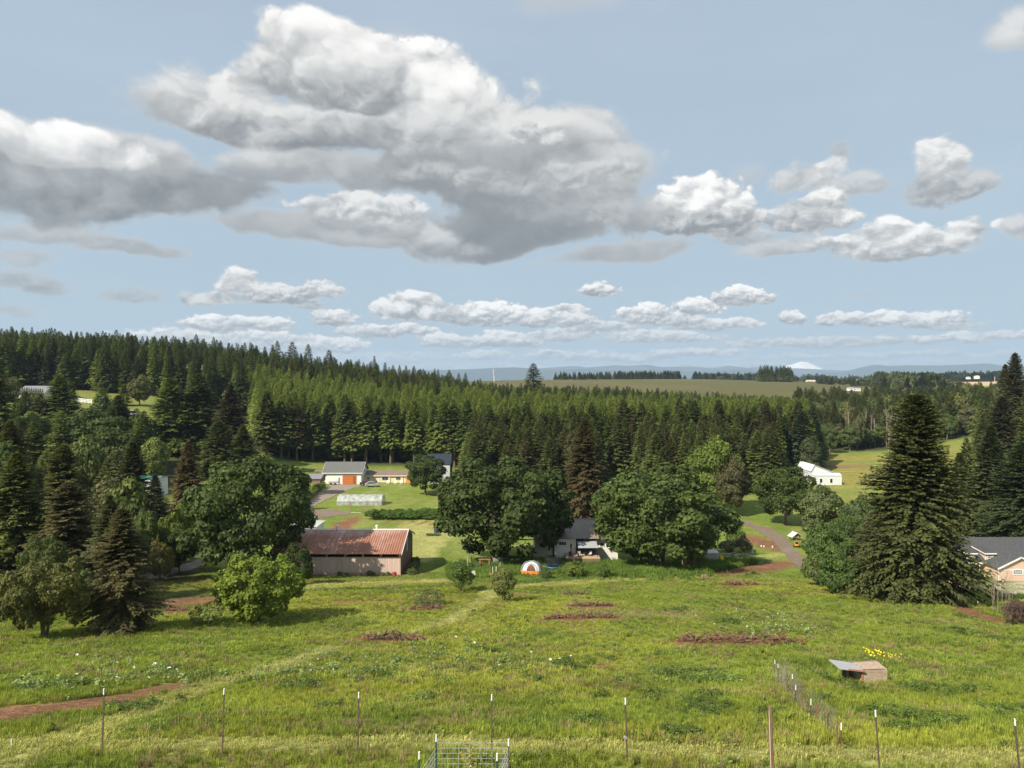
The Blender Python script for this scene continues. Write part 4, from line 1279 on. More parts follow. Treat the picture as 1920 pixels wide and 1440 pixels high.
# ------------------------------------------------------------------ masses: points that carry copies of a few plants
def scatter(name, pts, meshes, idx, rot, scl, tint, label, seed=0):
    """one object of kind stuff: points with own size, turn and tint, each bearing one of the given meshes"""
    n = len(pts)
    me = bpy.data.meshes.new(name)
    me.vertices.add(n); me.vertices.foreach_set('co', np.asarray(pts, np.float32).ravel())
    for nm_, typ, key, data in (('idx', 'INT', 'value', np.asarray(idx, np.int32)), ('rot', 'FLOAT_VECTOR', 'vector', np.asarray(rot, np.float32)),
                                ('scl', 'FLOAT_VECTOR', 'vector', np.asarray(scl, np.float32)), ('tint', 'FLOAT_VECTOR', 'vector', np.asarray(tint, np.float32))):
        a = me.attributes.new(nm_, typ, 'POINT'); a.data.foreach_set(key, data.ravel())
    o = link_mesh(name, me)
    tag(o, label, None, None, 'stuff')
    t = bpy.data.node_groups.new(name + '_points', 'GeometryNodeTree')
    t.interface.new_socket('Geometry', in_out='INPUT', socket_type='NodeSocketGeometry')
    t.interface.new_socket('Geometry', in_out='OUTPUT', socket_type='NodeSocketGeometry')
    gi_ = t.nodes.new('NodeGroupInput'); go_ = t.nodes.new('NodeGroupOutput')
    iop = t.nodes.new('GeometryNodeInstanceOnPoints')
    j = t.nodes.new('GeometryNodeJoinGeometry')
    for m_ in reversed(meshes):                      # the join lists its links last first
        src = bpy.data.objects.new(m_.name + '_source', m_)
        q = t.nodes.new('GeometryNodeObjectInfo'); q.inputs['Object'].default_value = src; q.inputs['As Instance'].default_value = True
        t.links.new(q.outputs['Geometry'], j.inputs[0])
    def attr(nm_, typ):
        q = t.nodes.new('GeometryNodeInputNamedAttribute'); q.data_type = typ; q.inputs['Name'].default_value = nm_
        return next(s for s in q.outputs if s.enabled and s.name == 'Attribute')
    t.links.new(gi_.outputs[0], iop.inputs['Points'])
    t.links.new(j.outputs[0], iop.inputs['Instance'])
    iop.inputs['Pick Instance'].default_value = True
    t.links.new(attr('idx', 'INT'), iop.inputs['Instance Index'])
    e2r = t.nodes.new('FunctionNodeEulerToRotation')
    t.links.new(attr('rot', 'FLOAT_VECTOR'), e2r.inputs[0])
    t.links.new(e2r.outputs[0], iop.inputs['Rotation'])
    t.links.new(attr('scl', 'FLOAT_VECTOR'), iop.inputs['Scale'])
    t.links.new(iop.outputs[0], go_.inputs[0])
    md = o.modifiers.new('copies', 'NODES'); md.node_group = t
    return o


def joined(cr, tk, name):
    """crown and trunk in one mesh, for the masses"""
    a = bpy.data.meshes.new(name)
    nc_, nt_ = len(cr.vertices), len(tk.vertices)
    v1 = np.empty(nc_ * 3, np.float32); cr.vertices.foreach_get('co', v1)
    v2 = np.empty(nt_ * 3, np.float32); tk.vertices.foreach_get('co', v2)
    f1 = np.empty(len(cr.loops), np.int32); cr.loops.foreach_get('vertex_index', f1)
    fq = [tuple(p_.vertices) for p_ in tk.polygons if len(p_.vertices) == 4]
    f2 = np.array(fq, np.int32) + nc_
    tn = np.empty(len(cr.polygons), np.float32); cr.attributes['tone'].data.foreach_get('value', tn)
    fa = np.concatenate([f1.reshape(-1, 4), f2])
    m_ = mesh_np(name, np.concatenate([v1, v2]).reshape(-1, 3), fa, cr.materials[0], False, {'tone': ('FACE', 'FLOAT', np.concatenate([tn, np.full(len(fq), .3)]))})
    m_.materials.append(tk.materials[0])
    mi = np.zeros(len(fa), np.int32); mi[len(tn):] = 1
    m_.polygons.foreach_set('material_index', mi)
    return m_


kinds = ['fir%d' % i for i in range(6)] + ['young%d' % i for i in range(4)] + ['edge%d' % i for i in range(3)] + ['far0', 'far1', 'far2']
KJ = [joined(KIND[k][0], KIND[k][1], 'mass_' + k) for k in kinds]


def scatter_trees(name, sp, label):
    pts = [(x, y, gz(x, y)) for x, y, *_ in sp]
    scl = [(w / 2 / KIND[kd][3], w / 2 / KIND[kd][3], h / KIND[kd][2]) for x, y, h, w, kd, ti, zo in sp]
    used = sorted({s[4] for s in sp}, key=kinds.index)
    return scatter(name, pts, [KJ[kinds.index(k)] for k in used], [used.index(s[4]) for s in sp],
                   [(rg.uniform(-.03, .03), rg.uniform(-.03, .03), rg.uniform(0, 6.28)) for s in sp], scl, [s[5] for s in sp], label)


scatter_trees('conifer_forest', rest, 'dense wood of light and dark conifers covering the middle distance')

# far-off woods that read as one mass each
def wood(name, label, spec, n, tints, kds, hr, wr):
    sp = []
    for i in range(n):
        a = spec[rg.randint(len(spec))]
        u = rg.uniform(a[0], a[1]); Y = rg.uniform(a[2], a[3])
        x = (u - CU) / F * Y
        sp.append((x, Y, rg.uniform(*hr), rg.uniform(*wr), random.choice(kds), random.choice(tints), 'far'))
    scatter_trees(name, sp, label)


FK = ['fir0', 'fir1', 'fir2', 'fir3', 'far0', 'far1']
wood('distant_wood', 'dark wood on the rise right of the brown vineyard hill', [(1640, 1762, 800, 880), (1655, 1765, 740, 800), (1700, 1770, 680, 740), (1640, 1760, 860, 900)], 620, [DK, (0.034, 0.052, 0.026), BL, MG], FK, (15, 24), (9, 13))
wood('distant_trees', 'line of dark trees along the crest of the vineyard hill', [(1040, 1275, 1160, 1200), (1150, 1275, 1150, 1170)], 240, [DK], FK[:4], (8, 15), (6, 9))
wood('crest_trees', 'cluster of dark firs on the right end of the vineyard hill', [(1422, 1488, 1010, 1050)], 55, [DK, MG], FK[:4], (14, 24), (8, 11))
wood('far_ridge_trees', 'long low tree line in front of the blue mountains', [(1480, 1765, 1500, 1700), (1762, 1900, 1420, 1500), (1300, 1420, 1500, 1600)], 420, [DK, (0.034, 0.052, 0.026)], FK[:4] + ['far0'], (14, 24), (12, 18))
wood('lower_wood', 'mixed wood below the tan field on the right', [(1690, 1760, 520, 700), (1760, 1960, 520, 600), (1880, 1960, 600, 760)], 620, [DK, MG, OL, (0.085, 0.10, 0.05)], FK, (8, 12), (9, 13))
wood('hill_far_trees', 'scattered trees round the distant white houses', [(1530, 1640, 960, 1100)], 60, [MG, (0.075, 0.10, 0.034), DK], FK, (5, 12), (6, 10))
for i, (u, vt, Y, w, ti) in enumerate(((1284, 703, 1150, 8, DK), (1790, 712, 900, 26, DK), (1660, 706, 820, 34, DK), (1686, 748, 640, 22, (0.034, 0.06, 0.03)))):
    x, y, z = at(u, Y)
    plant(('fir1', 'far0', 'far1', 'far2')[i], 'lone_tree', ('lone small tree at the end of the crest line', 'dark tree standing in front of the tan field', 'large round dark tree left of the distant wood', 'round dark bush at the lower edge of the vineyard')[i],
          'tree', x, y, max(ZC - (vt - HV) / F * Y - z, 6), w, ti)

# ================================================================== far hills and mountains
def ridge(name, pts, Y, depth, material, seed, rough=1.0, zb=-70, xn=260):
    """a mountain range: crest heights read along the horizon, slopes falling away on both sides"""
    us = np.array([p_[0] for p_ in pts], float); vs_ = np.array([p_[1] for p_ in pts], float)
    U = np.linspace(us[0], us[-1], xn)
    V = np.interp(U, us, vs_)
    crest = ZC + (HV - V) / F * Y
    rows = 22
    vv_, X0 = [], (U - CU) / F * Y
    for j in range(rows):
        t = j / (rows - 1) * 2 - 1                      # -1 front foot, 0 crest, 1 back foot
        fall = 1 - abs(t) ** 0.9
        yy = Y + t * depth + (fbm(X0 / 400, np.full(xn, j * .8), seed, 3) - .5) * depth * .3 * (1 - abs(t))
        n_ = (fbm(X0 / 260, yy / 260, seed, 5) - .5) * 2
        z = zb + (crest - zb) * fall + n_ * rough * 45 * (abs(t) * (1 - abs(t))) * 4 * .6
        vv_.append(np.stack([X0 * (yy / Y), yy, z], -1))
    vv_ = np.array(vv_)
    ii = np.arange(rows * xn).reshape(rows, xn)
    f_ = np.stack([ii[:-1, :-1], ii[:-1, 1:], ii[1:, 1:], ii[1:, :-1]], -1).reshape(-1, 4)
    tag(link_mesh(name, mesh_np(name, vv_.reshape(-1, 3), f_, material, True)), kind='structure')


M_HILL = mat('forested_hill', (0.040, 0.060, 0.055), 0.95, .4, .002, spec=.05)
M_HILL2 = mat('forested_mountain', (0.04, 0.06, 0.06), 0.95, .4, .002, spec=.05)
M_SNOW = mat('snow', (0.82, 0.82, 0.84), 0.8, .05, .01, dirt=(0.18, 0.17, 0.18), dscale=.012, damt=.15, spec=.1)
ridge('mountains', [(-700, 672), (-100, 682), (300, 690), (820, 693), (870, 691), (930, 688), (975, 687), (1030, 692), (1100, 690), (1160, 694), (1230, 690), (1290, 695), (1390, 691), (1440, 694), (1500, 700),
                    (1580, 696), (1610, 688), (1645, 681), (1665, 684), (1700, 682), (1760, 683), (1810, 681), (1850, 678), (1885, 683), (1950, 690), (2200, 684), (2800, 688)], 13500, 1800, M_HILL, 3, 1.6)
ridge('far_mountains', [(700, 692), (900, 692), (1000, 690), (1045, 686), (1075, 684), (1100, 687), (1135, 684), (1153, 682), (1175, 684), (1215, 681.5), (1240, 686), (1300, 685), (1335, 689), (1365, 683), (1400, 688),
                        (1425, 686), (1450, 683), (1470, 688), (1500, 689), (1540, 691), (1600, 694), (1700, 688), (1900, 690), (2300, 686)], 16600, 1000, M_HILL2, 8, 1.3)
ridge('snow_mountain', [(1430, 706), (1458, 689), (1475, 683), (1488, 680), (1497, 676.5), (1506, 675.5), (1515, 677), (1528, 683), (1541, 689), (1560, 706)], 18400, 420, M_SNOW, 12, 1.3, xn=120)

# the air between: pale, even, one closed box round everything
hz = MB().box(-29000, 29000, -400, 19600, -110, 640)
M_HAZE = bpy.data.materials.new('haze'); M_HAZE.use_nodes = True
N = NT(M_HAZE.node_tree); N.n.clear()
pv = N.new('ShaderNodeVolumePrincipled')
pv.inputs['Color'].default_value = (0.58, 0.77, 1.0, 1.0)
pv.inputs['Density'].default_value = HAZE if 'HAZE' in globals() else 0.000070
pv.inputs['Anisotropy'].default_value = 0.0
o = N.new('ShaderNodeOutputMaterial'); N.l.new(pv.outputs[0], o.inputs['Volume'])
hzo = hz.build('haze', M_HAZE)
tag(hzo, 'pale blue summer haze filling the air over the valley', None, None, 'stuff')

# ================================================================== roads and yards
M_GRAVEL = mat('gravel', (0.20, 0.155, 0.12), .95, .25, .5, bump=.5, bscale=12, spec=.1, dirt=(.24, .20, .15), dscale=.25, damt=.4)
M_DRIVE = mat('driveway', (0.27, 0.225, 0.185), .95, .2, .4, bump=.4, bscale=10, spec=.1)
M_CONC = mat('concrete', (0.42, 0.38, 0.32), .9, .12, .4, spec=.2, dirt=(.30, .25, .20), dscale=.3, damt=.3)
M_DIRT = mat('path_dirt', (0.30, 0.19, 0.11), .95, .25, .6, spec=.05)


def HW(pts, **k):
    return [hit(u, v, **k)[:2] for u, v in pts]


drape('driveway', HW([(540, 957), (575, 944), (610, 928), (640, 914), (652, 909.5)]), [3.0, 2.6, 2.6, 3.4, 5.2], M_DRIVE, .06, 1.5)
drape('gravel_yard', HW([(520, 966), (575, 965), (620, 963), (655, 965)]), [5.2, 5.2, 4.6, 1.2], M_GRAVEL, .05, 1.5, rag=.6)
drape('gravel_lane', HW([(1388, 975), (1405, 985), (1432, 992), (1452, 1005), (1470, 1022), (1486, 1040), (1500, 1056), (1522, 1070), (1560, 1090)]), [1.0, 1.2, 1.7, 1.5, 1.3, 1.2, 1.2, 1.4, 1.6], M_GRAVEL, .05, 1.2, rag=.25)
drape('gravel_path', HW([(270, 1085), (310, 1076), (345, 1066), (385, 1052), (430, 1040)]), [1.4, 1.3, 1.3, 1.3, 1.2], M_DRIVE, .05, 1.0, rag=.25)
drape('concrete_pad', [at(1838, 90)[:2], at(1880, 92)[:2], at(1990, 94)[:2]], [2.4, 3.6, 3.9], M_CONC, .06, 1.0, rag=0)
drape('garden_terrace', HW([(1278, 1058), (1314, 1060)]), [.85, .8], M_DIRT, .06, .6, rag=.15)
drape('field_track', HW([(1556, 886), (1600, 884), (1650, 886), (1700, 890)], ymin=150), [.7, .6, .6, .6], mat('dry_track', (.40, .33, .16), .95, spec=.05), .06, 2.0)
drape('plowed_plot', [at(u, 238)[:2] for u in (1548, 1580, 1612, 1634)], [3.6, 3.6, 3.0, 1.0], mat('plowed', (.27, .15, .095), .95, .2, spec=.05), .07, 2.0, rag=.3)

# ================================================================== buildings
WHITE = mat('white_paint', (.74, .73, .70), .6, .05, .5, dirt=(.45, .41, .35), dscale=.5, damt=.15)
TRIM = mat('white_trim', (.80, .79, .76), .5, .03)
DARKIN = mat('dark_interior', (.025, .022, .02), .9, .2)
PANE = mat('window_glass', (.045, .055, .065), .08, .1, spec=.6)
WOOD = mat('weathered_wood', (.30, .22, .15), .85, .25, 1.0, stretch=(1, 1, .2))
CEDAR = mat('cedar', (.42, .17, .075), .7, .2, 1.0)
STEEL = mat('galvanised', (.50, .51, .52), .45, .1, metal=.6)
BLACK = mat('black_paint', (.02, .02, .022), .5, .1)


def window(parent, face, a, b, z0, z1, d, frame=TRIM, pane=PANE, fw=.07, bars=(0, 0), out=-1, name='window'):
    """face 'y': spans x a..b at depth d; face 'x': spans y a..b at x = d. out is the outward sign"""
    def B(m_, p0, p1, q0, q1, r0, r1):
        lo, hi = sorted((r0, r1))
        (m_.box(p0, p1, lo, hi, q0, q1) if face == 'y' else m_.box(lo, hi, p0, p1, q0, q1))
    m_ = MB()
    for (p0, p1, q0, q1) in ((a, b, z0, z0 + fw), (a, b, z1 - fw, z1), (a, a + fw, z0 + fw, z1 - fw), (b - fw, b, z0 + fw, z1 - fw)):
        B(m_, p0, p1, q0, q1, d, d + out * .06)
    w = m_.build(name, frame, parent)
    g = MB(); B(g, a + fw, b - fw, z0 + fw, z1 - fw, d + out * .004, d + out * .025); g.build('pane', pane, w)
    if bars != (0, 0):
        g = MB()
        for i in range(bars[0]):
            c_ = a + (b - a) * (i + 1) / (bars[0] + 1); B(g, c_ - .018, c_ + .018, z0 + fw, z1 - fw, d + out * .027, d + out * .05)
        for i in range(bars[1]):
            c_ = z0 + (z1 - z0) * (i + 1) / (bars[1] + 1); B(g, a + fw, b - fw, c_ - .018, c_ + .018, d + out * .027, d + out * .047)
        g.build('glazing_bars', frame, w)
    return w


def ribbed(width, length, pitch=.32, rib=.06, rw=.08, t=.02):
    """one sheet of ribbed metal: x across, y along the fall, flat side at z = 0"""
    pts = [(0, 0)]
    n = max(1, int(round(width / pitch)))
    for i in range(n):
        c_ = (i + .5) * width / n
        pts += [(c_ - rw, 0), (c_ - rw * .5, rib), (c_ + rw * .5, rib), (c_ + rw, 0)]
    pts.append((width - .004, 0))
    k = len(pts)
    vs = [(x, 0, z) for x, z in pts] + [(x, length, z) for x, z in pts] + [(x, 0, z - t) for x, z in pts] + [(x, length, z - t) for x, z in pts]
    fs = [(i, i + 1, k + i + 1, k + i) for i in range(k - 1)] + [(2 * k + i, 3 * k + i, 3 * k + i + 1, 2 * k + i + 1) for i in range(k - 1)]
    fs += [(i, 2 * k + i, 2 * k + i + 1, i + 1) for i in range(k - 1)] + [(k + i, k + i + 1, 3 * k + i + 1, 3 * k + i) for i in range(k - 1)]
    fs += [(0, k, 3 * k, 2 * k), (k - 1, 3 * k - 1, 4 * k - 1, 2 * k - 1)]
    me = bpy.data.meshes.new('sheet'); me.from_pydata(vs, [], fs); me.update()
    return me


def roof_sheets(parent, x0, x1, y_e, z_e, y_r, z_r, w, material, pitch=.32, rib=.06, name='roof_panel', rw=.08):
    """rows of ribbed sheets from the eave line (y_e, z_e) up to the ridge (y_r, z_r)"""
    L = math.hypot(y_r - y_e, z_r - z_e)
    n = max(1, int(round((x1 - x0) / w))); w = (x1 - x0) / n
    me = ribbed(w, L, pitch, rib, rw); me.materials.append(material)
    ang = math.atan2(z_r - z_e, abs(y_r - y_e))
    for i in range(n):
        o = link_mesh(name, me, parent)
        if y_r > y_e:
            o.location = (x0 + i * w, y_e, z_e); o.rotation_euler = (ang, 0, 0)
        else:
            o.location = (x0 + (i + 1) * w, y_e, z_e); o.rotation_euler = (ang, 0, PI)


def rust_mat():
    m = bpy.data.materials.new('rusty_roof'); m.use_nodes = True
    N = NT(m.node_tree); N.n.clear()
    tc = N.new('ShaderNodeTexCoord').outputs['Object']
    oi = N.new('ShaderNodeObjectInfo')
    q = N.v('ADD', N.v('MULTIPLY', tc, (3.2, .22, .3)), N.v('SCALE', oi.outputs['Location'], None))
    n = N.noise(q, 1.2, 5.0, .65)
    n2 = N.noise(N.v('ADD', tc, oi.outputs['Location']), .8, 5.0, .6)
    up_ = N.sep(tc)[1]
    k = N.m('ADD', N.m('MULTIPLY', n, .9), N.m('ADD', N.m('MULTIPLY', n2, .5), N.m('MULTIPLY', N.rng(up_, 4.6, 6.6), .35)))
    k = N.m('ADD', k, N.rng(oi.outputs['Random'], 0, 1, -.12, .10))
    c = N.mix(N.rng(k, .66, .98), (.31, .145, .095), (.45, .30, .255))
    c = N.mix(N.rng(k, 1.02, 1.16), c, (.60, .56, .55))
    p = N.new('ShaderNodeBsdfPrincipled'); N.l.new(c, p.inputs['Base Color']); p.inputs['Roughness'].default_value = .6; p.inputs['Specular IOR Level'].default_value = .25
    o = N.new('ShaderNodeOutputMaterial'); N.l.new(p.outputs[0], o.inputs[0])
    return m


def splash_mat(name, col, low, z0, z1, stretch=(1.5, 1.5, .15), axis=2):
    """painted sheet wall, stained by red soil splashed up from the ground"""
    m = bpy.data.materials.new(name); m.use_nodes = True
    N = NT(m.node_tree); N.n.clear()
    tc = N.new('ShaderNodeTexCoord').outputs['Object']
    oi = N.new('ShaderNodeObjectInfo')
    q = N.v('ADD', tc, oi.outputs['Location'])
    n = N.noise(N.v('MULTIPLY', q, stretch), 2.0, 4.0, .6)
    n2 = N.noise(q, 1.3, 4.0, .6)
    c = N.v('SCALE', col, None)
    N.l.new(N.m('MULTIPLY', N.rng(n, .3, .7, .88, 1.10), N.rng(oi.outputs['Random'], 0, 1, .93, 1.06)), c.node.inputs[3])
    z = N.m('ADD', N.sep(tc)[axis], N.m('MULTIPLY_ADD', n2, .7, -.35))
    c = N.mix(N.rng(z, z0, z1, .85, 0), c, low)
    p = N.new('ShaderNodeBsdfPrincipled'); N.l.new(c, p.inputs['Base Color']); p.inputs['Roughness'].default_value = .65; p.inputs['Specular IOR Level'].default_value = .3
    o = N.new('ShaderNodeOutputMaterial'); N.l.new(p.outputs[0], o.inputs[0])
    return m


# ---- the barn
RUST = rust_mat()
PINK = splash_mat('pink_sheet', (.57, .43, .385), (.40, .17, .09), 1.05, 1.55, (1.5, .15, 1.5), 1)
PINK_SHADE = splash_mat('shaded_pink_sheet', (.30, .215, .19), (.30, .14, .08), .2, .8)  # the pink darkened: shade of gable and interior put into the colour
barn = thing('barn', 'long pink metal barn with ribbed rusty roof and open strip under the eave', 'barn', (-14.7, 93, 4.1))
BW, BD = 16.8, 11.6
n = 18; w = BW / n
for i in range(n):
    me = ribbed(w, 3.45, .31, .018, .04, .015); me.materials.append(PINK)
    o = link_mesh('wall_panel', me, barn); o.location = (-BW + i * w, 0, -.85); o.rotation_euler = (PI / 2, 0, 0)
    if i == 0: m0 = me
    else: o.data = m0
for i in range(8):
    x = -.12 - i * 2.38
    if x > -BW: MB().box(x - .09, x + .09, .03, .21, -.6, 3.2).build('post', mat('pink_post', (.52, .38, .33), .7), barn)
MB().box(-BW, 0, .22, .30, 2.45, 2.60).build('rail', WOOD, barn)
MB().box(-BW - .3, .25, -.05, .10, 3.02, 3.20).build('header_beam', mat('red_beam', (.34, .15, .08), .8), barn)
def gz_roof(y): return 3.2 + (5.0 - 3.2) * (1 - abs(y - BD / 2) / (BD / 2))
for i in range(12):
    y0, y1 = i * BD / 12, (i + 1) * BD / 12 - .012
    m_ = MB().prismx([(y0, -1.6), (y1, -1.6), (y1, gz_roof(y1) - .06), (y0, gz_roof(y0) - .06)], -.03, .01)
    m_.box(.01, .045, y0 + .30, y0 + .38, -1.6, min(gz_roof(y0 + .3), gz_roof(y0 + .38)) - .1)
    m_.box(.01, .045, y0 + .70, y0 + .78, -1.6, min(gz_roof(y0 + .7), gz_roof(y0 + .78)) - .1)
    m_.build('gable_panel', PINK_SHADE, barn)
MB().prismx([(0, -1.6), (BD, -1.6), (BD, 3.1), (BD / 2, 4.9), (0, 3.1)], -BW - .02, -BW + .02).build('end_wall', PINK_SHADE, barn)
MB().box(-BW, 0, BD - .02, BD + .02, -1.8, 3.1).build('back_wall', PINK_SHADE, barn)
MB().box(-BW + .03, -.04, .05, BD - .05, -.3, -.25).build('floor', mat('barn_floor', (.08, .06, .045), .95), barn)
roof_sheets(barn, -BW - .35, .30, -.55, 3.12, BD / 2, 5.0, .95, RUST, .31, .07)
roof_sheets(barn, -BW - .35, .30, BD + .45, 3.15, BD / 2, 5.0, .95, RUST, .31, .07)
MB().prismx([(BD / 2 - .28, 4.99), (BD / 2, 5.12), (BD / 2 + .28, 4.99), (BD / 2, 5.06)], -BW - .36, .32).build('ridge_cap', mat('ridge_metal', (.58, .52, .50), .5), barn)
MB().slab([(.24, -.6, 3.16), (.34, -.6, 3.16), (.34, BD / 2, 5.09), (.24, BD / 2, 5.09)], .22).slab([(.24, BD / 2, 5.09), (.34, BD / 2, 5.09), (.34, BD + .5, 3.18), (.24, BD + .5, 3.18)], .22).build('rake_trim', mat('pale_rake', (.62, .58, .57), .5), barn)
MB().box(.05, .09, 5.2, 6.5, 2.0, 3.9).build('light_panel', mat('light_sheet', (.44, .43, .42), .5), barn)
MB().box(-.10, .06, -.03, .06, -.8, 3.1).build('corner_trim', mat('pink_trim', (.55, .41, .36), .6), barn)
for x in (-9.65, -4.15):
    v_ = MB().tube((x, BD / 2, 5.0), (x, BD / 2, 5.42), .13, .13, 10).build('roof_vent', TRIM, barn)
    MB().ball((x, BD / 2, 5.50), .21, 10, 6, (1, 1, .8)).build('vent_cap', TRIM, v_)
x, y, z = at(739, 92.2)
t = thing('rusty_drum', 'small rusty red drum beside the right corner of the pink wall', 'drum', (x, y, z))
MB().tube((0, 0, 0), (0, 0, .55), .26, .26, 12).build('body', mat('red_rust', (.28, .07, .04), .8), t)
MB().tube((0, 0, .55), (0, 0, .58), .28, .28, 12).build('rim', mat('red_rust', (.28, .07, .04), .8), t)

GREYROOF = mat('pale_metal_roof', (.55, .56, .57), .45, .08, .5)


def gable_house(name, label, cat, u0, u1, Y, vb, v_eave, v_ridge, depth, wallm, roofm, rz=0, over=.3, ridge_y=None, sheet=None, gab=None, drop=1.2, rooft=.12, trim=None, group=None):
    """block with a gable roof whose ridge runs along x; front wall from photo column u0 to u1 at depth Y"""
    x0, x1 = (u0 - CU) / F * Y, (u1 - CU) / F * Y
    zb = ZC - (vb - HV) / F * Y
    ze = ZC - (v_eave - HV) / F * (Y - over) - zb
    yr = depth / 2 if ridge_y is None else ridge_y
    zr = ZC - (v_ridge - HV) / F * (Y + yr) - zb
    Wd = x1 - x0
    t = thing(name, label, cat, (x0, Y, zb), rz, group)
    sl1 = (zr - ze) / (yr + over)
    zw = ze + sl1 * over
    yb = depth; slb = (zr - ze) / (depth - yr + over); zwb = ze + slb * over
    MB().prismx([(0, -drop), (yb, -drop), (yb, zwb - .02), (yr, zr - .03), (0, zw - .02)], 0, Wd).build('wall', wallm, t)
    for (ya, za, q) in ((-over, ze, 0), (depth + over, ze, 1)):
        if sheet:
            roof_sheets(t, -over, Wd + over, ya, za + .03, yr, zr + .03, sheet, roofm, .3, .035)
        else:
            s_ = MB()
            if q == 0: s_.slab([(-over, ya, za + rooft), (Wd + over, ya, za + rooft), (Wd + over, yr, zr + rooft), (-over, yr, zr + rooft)], rooft)
            else: s_.slab([(-over, yr, zr + rooft - .002), (Wd + over, yr, zr + rooft - .002), (Wd + over, ya, za + rooft), (-over, ya, za + rooft)], rooft)
            s_.build('roof_slope', roofm, t)
    if trim:
        MB().box(-over, Wd + over, -over - .05, -over - .004, ze - .08, ze + .10).build('gutter', trim, t)
        for xx in (Wd + over + .003, -over - .043):
            MB().slab([(xx, -over, ze + .10), (xx + .04, -over, ze + .10), (xx + .04, yr, zr + .10), (xx, yr, zr + .10)], .18).build('rake_trim', trim, t)
    return t, Wd, ze, zr, yr


def shingle_mat(name, col, var=.3):
    return mat(name, col, .9, var, 1.2, bump=.4, bscale=14, spec=.15, stretch=(1, 1, 2.5), dirt=tuple(c_ * 1.5 for c_ in col), dscale=1.5, damt=.2)


# ---- white garage with orange door
g, Wg, ze, zr, yr = gable_house('garage', 'white garage with dark shingle roof and orange panelled door', 'garage', 607, 677, 195, 908, 887.5, 866.5, 8.0, WHITE, shingle_mat('garage_shingles', (.13, .135, .135)), over=.45, trim=TRIM)
s_ = 195 / F
dx0, dx1 = (642 - 607) * s_, (668 - 607) * s_
dr = MB().box(dx0 - .12, dx1 + .12, -.05, -.004, -.3, 2.72).build('door_frame', TRIM, g)
door = thing('garage_door', None, None); door.parent = g
for i in range(5):
    MB().box(dx0, dx1, -.10, -.055, i * .52 + .01, (i + 1) * .52 - .01).build('door_panel', mat('orange_door', (.50, .155, .045), .5, .1), door)
for i in range(4):
    MB().box(dx1 - .85, dx1 - .15, -.125, -.103, .28 + i * .52, .50 + i * .52).build('pane', mat('door_glass', (.10, .04, .03), .2), door)
window(g, 'y', (634 - 607) * s_, (637 - 607) * s_, 0, 1.9, 0, TRIM, DARKIN, name='side_door')
window(g, 'x', 3.4, 4.5, 2.9, 3.7, Wg, TRIM, PANE, out=1)
t = thing('trailer', 'pale utility trailer parked against the white garage wall', 'trailer', at(625, 193.6))
MB().box(-1.2, 1.2, -.5, .5, .45, .9).build('bed', STEEL, t)
for x in (-.6, .6): MB().tube((x, -.62, .3), (x, -.5, .3), .3, .3, 12).build('wheel', BLACK, t)

# ---- cream bungalow
h, Wh, ze, zr, yr = gable_house('bungalow', 'long cream bungalow with low brown roof joined to the white garage', 'house', 678, 783, 199, 907, 892.5, 882.5, 8.5, mat('cream_paint', (.74, .62, .36), .7, .05), shingle_mat('brown_shingles', (.20, .155, .12)), over=.4, trim=TRIM)
s_ = 199 / F
for a, b, z0, z1 in ((9.5, 14.5, 1.15, 1.85), (64, 73, 1.0, 1.9), (38, 50, .9, 1.9)):
    window(h, 'y', a * s_, b * s_, z0, z1, 0, TRIM, PANE, bars=(1, 0))
window(h, 'y', 32 * s_, 36 * s_, 0, 1.95, 0, TRIM, mat('pale_door', (.5, .55, .58), .5), name='front_door')
MB().box(83 * s_, 96 * s_, -.35, -.03, -.1, 1.9).build('orange_bay', mat('orange_boards', (.60, .27, .10), .7, .15), h)
for q in (18, 52, 76): MB().box(q * s_ - .05, q * s_ + .05, -.35, -.25, -.2, ze).build('porch_post', TRIM, h)


def car(name, label, x, y, z, rz, paint, L=4.3, Wc=1.75, Hc=1.42, group=None):
    t = thing(name, label, 'car', (x, y, z), rz, group)
    prof = [(-L / 2, .32), (L / 2, .32), (L / 2, .62), (L * .46, .80), (L * .25, .90), (L * .12, Hc - .08), (-L * .02, Hc), (-L * .26, Hc - .03), (-L * .42, .95), (-L / 2, .85)]
    MB().prism(prof, -Wc / 2, Wc / 2).build('body', paint, t, bevel=.05)
    gl = [(L * .235, .93), (L * .125, Hc - .14), (-L * .02, Hc - .07), (-L * .25, Hc - .10), (-L * .36, .96)]
    for yy in (-Wc / 2 - .012, Wc / 2 + .002):
        MB().prism(gl, yy, yy + .01).build('side_window', PANE, t)
    MB().slab([(L * .262, -Wc / 2 + .1, .90), (L * .262, Wc / 2 - .1, .90), (L * .135, Wc / 2 - .15, Hc - .10), (L * .135, -Wc / 2 + .15, Hc - .10)], -.012).build('windscreen', PANE, t)
    for xx in (-L * .31, L * .31):
        for yy in (-Wc / 2 - .02, Wc / 2 - .16):
            w_ = MB().tube((xx, yy, .32), (xx, yy + .18, .32), .32, .32, 14).build('wheel', BLACK, t)
            MB().tube((xx, yy - .01, .32), (xx, yy + .19, .32), .18, .18, 10).build('rim', STEEL, w_)
    for yy in (-Wc / 2 + .2, Wc / 2 - .2):
        MB().box(L / 2 - .01, L / 2 + .02, yy - .15, yy + .15, .60, .72).build('headlight', TRIM, t)
        MB().box(-L / 2 - .02, -L / 2 + .01, yy - .12, yy + .12, .68, .82).build('tail_light', mat('red_lens', (.35, .02, .02), .3), t)
    return t


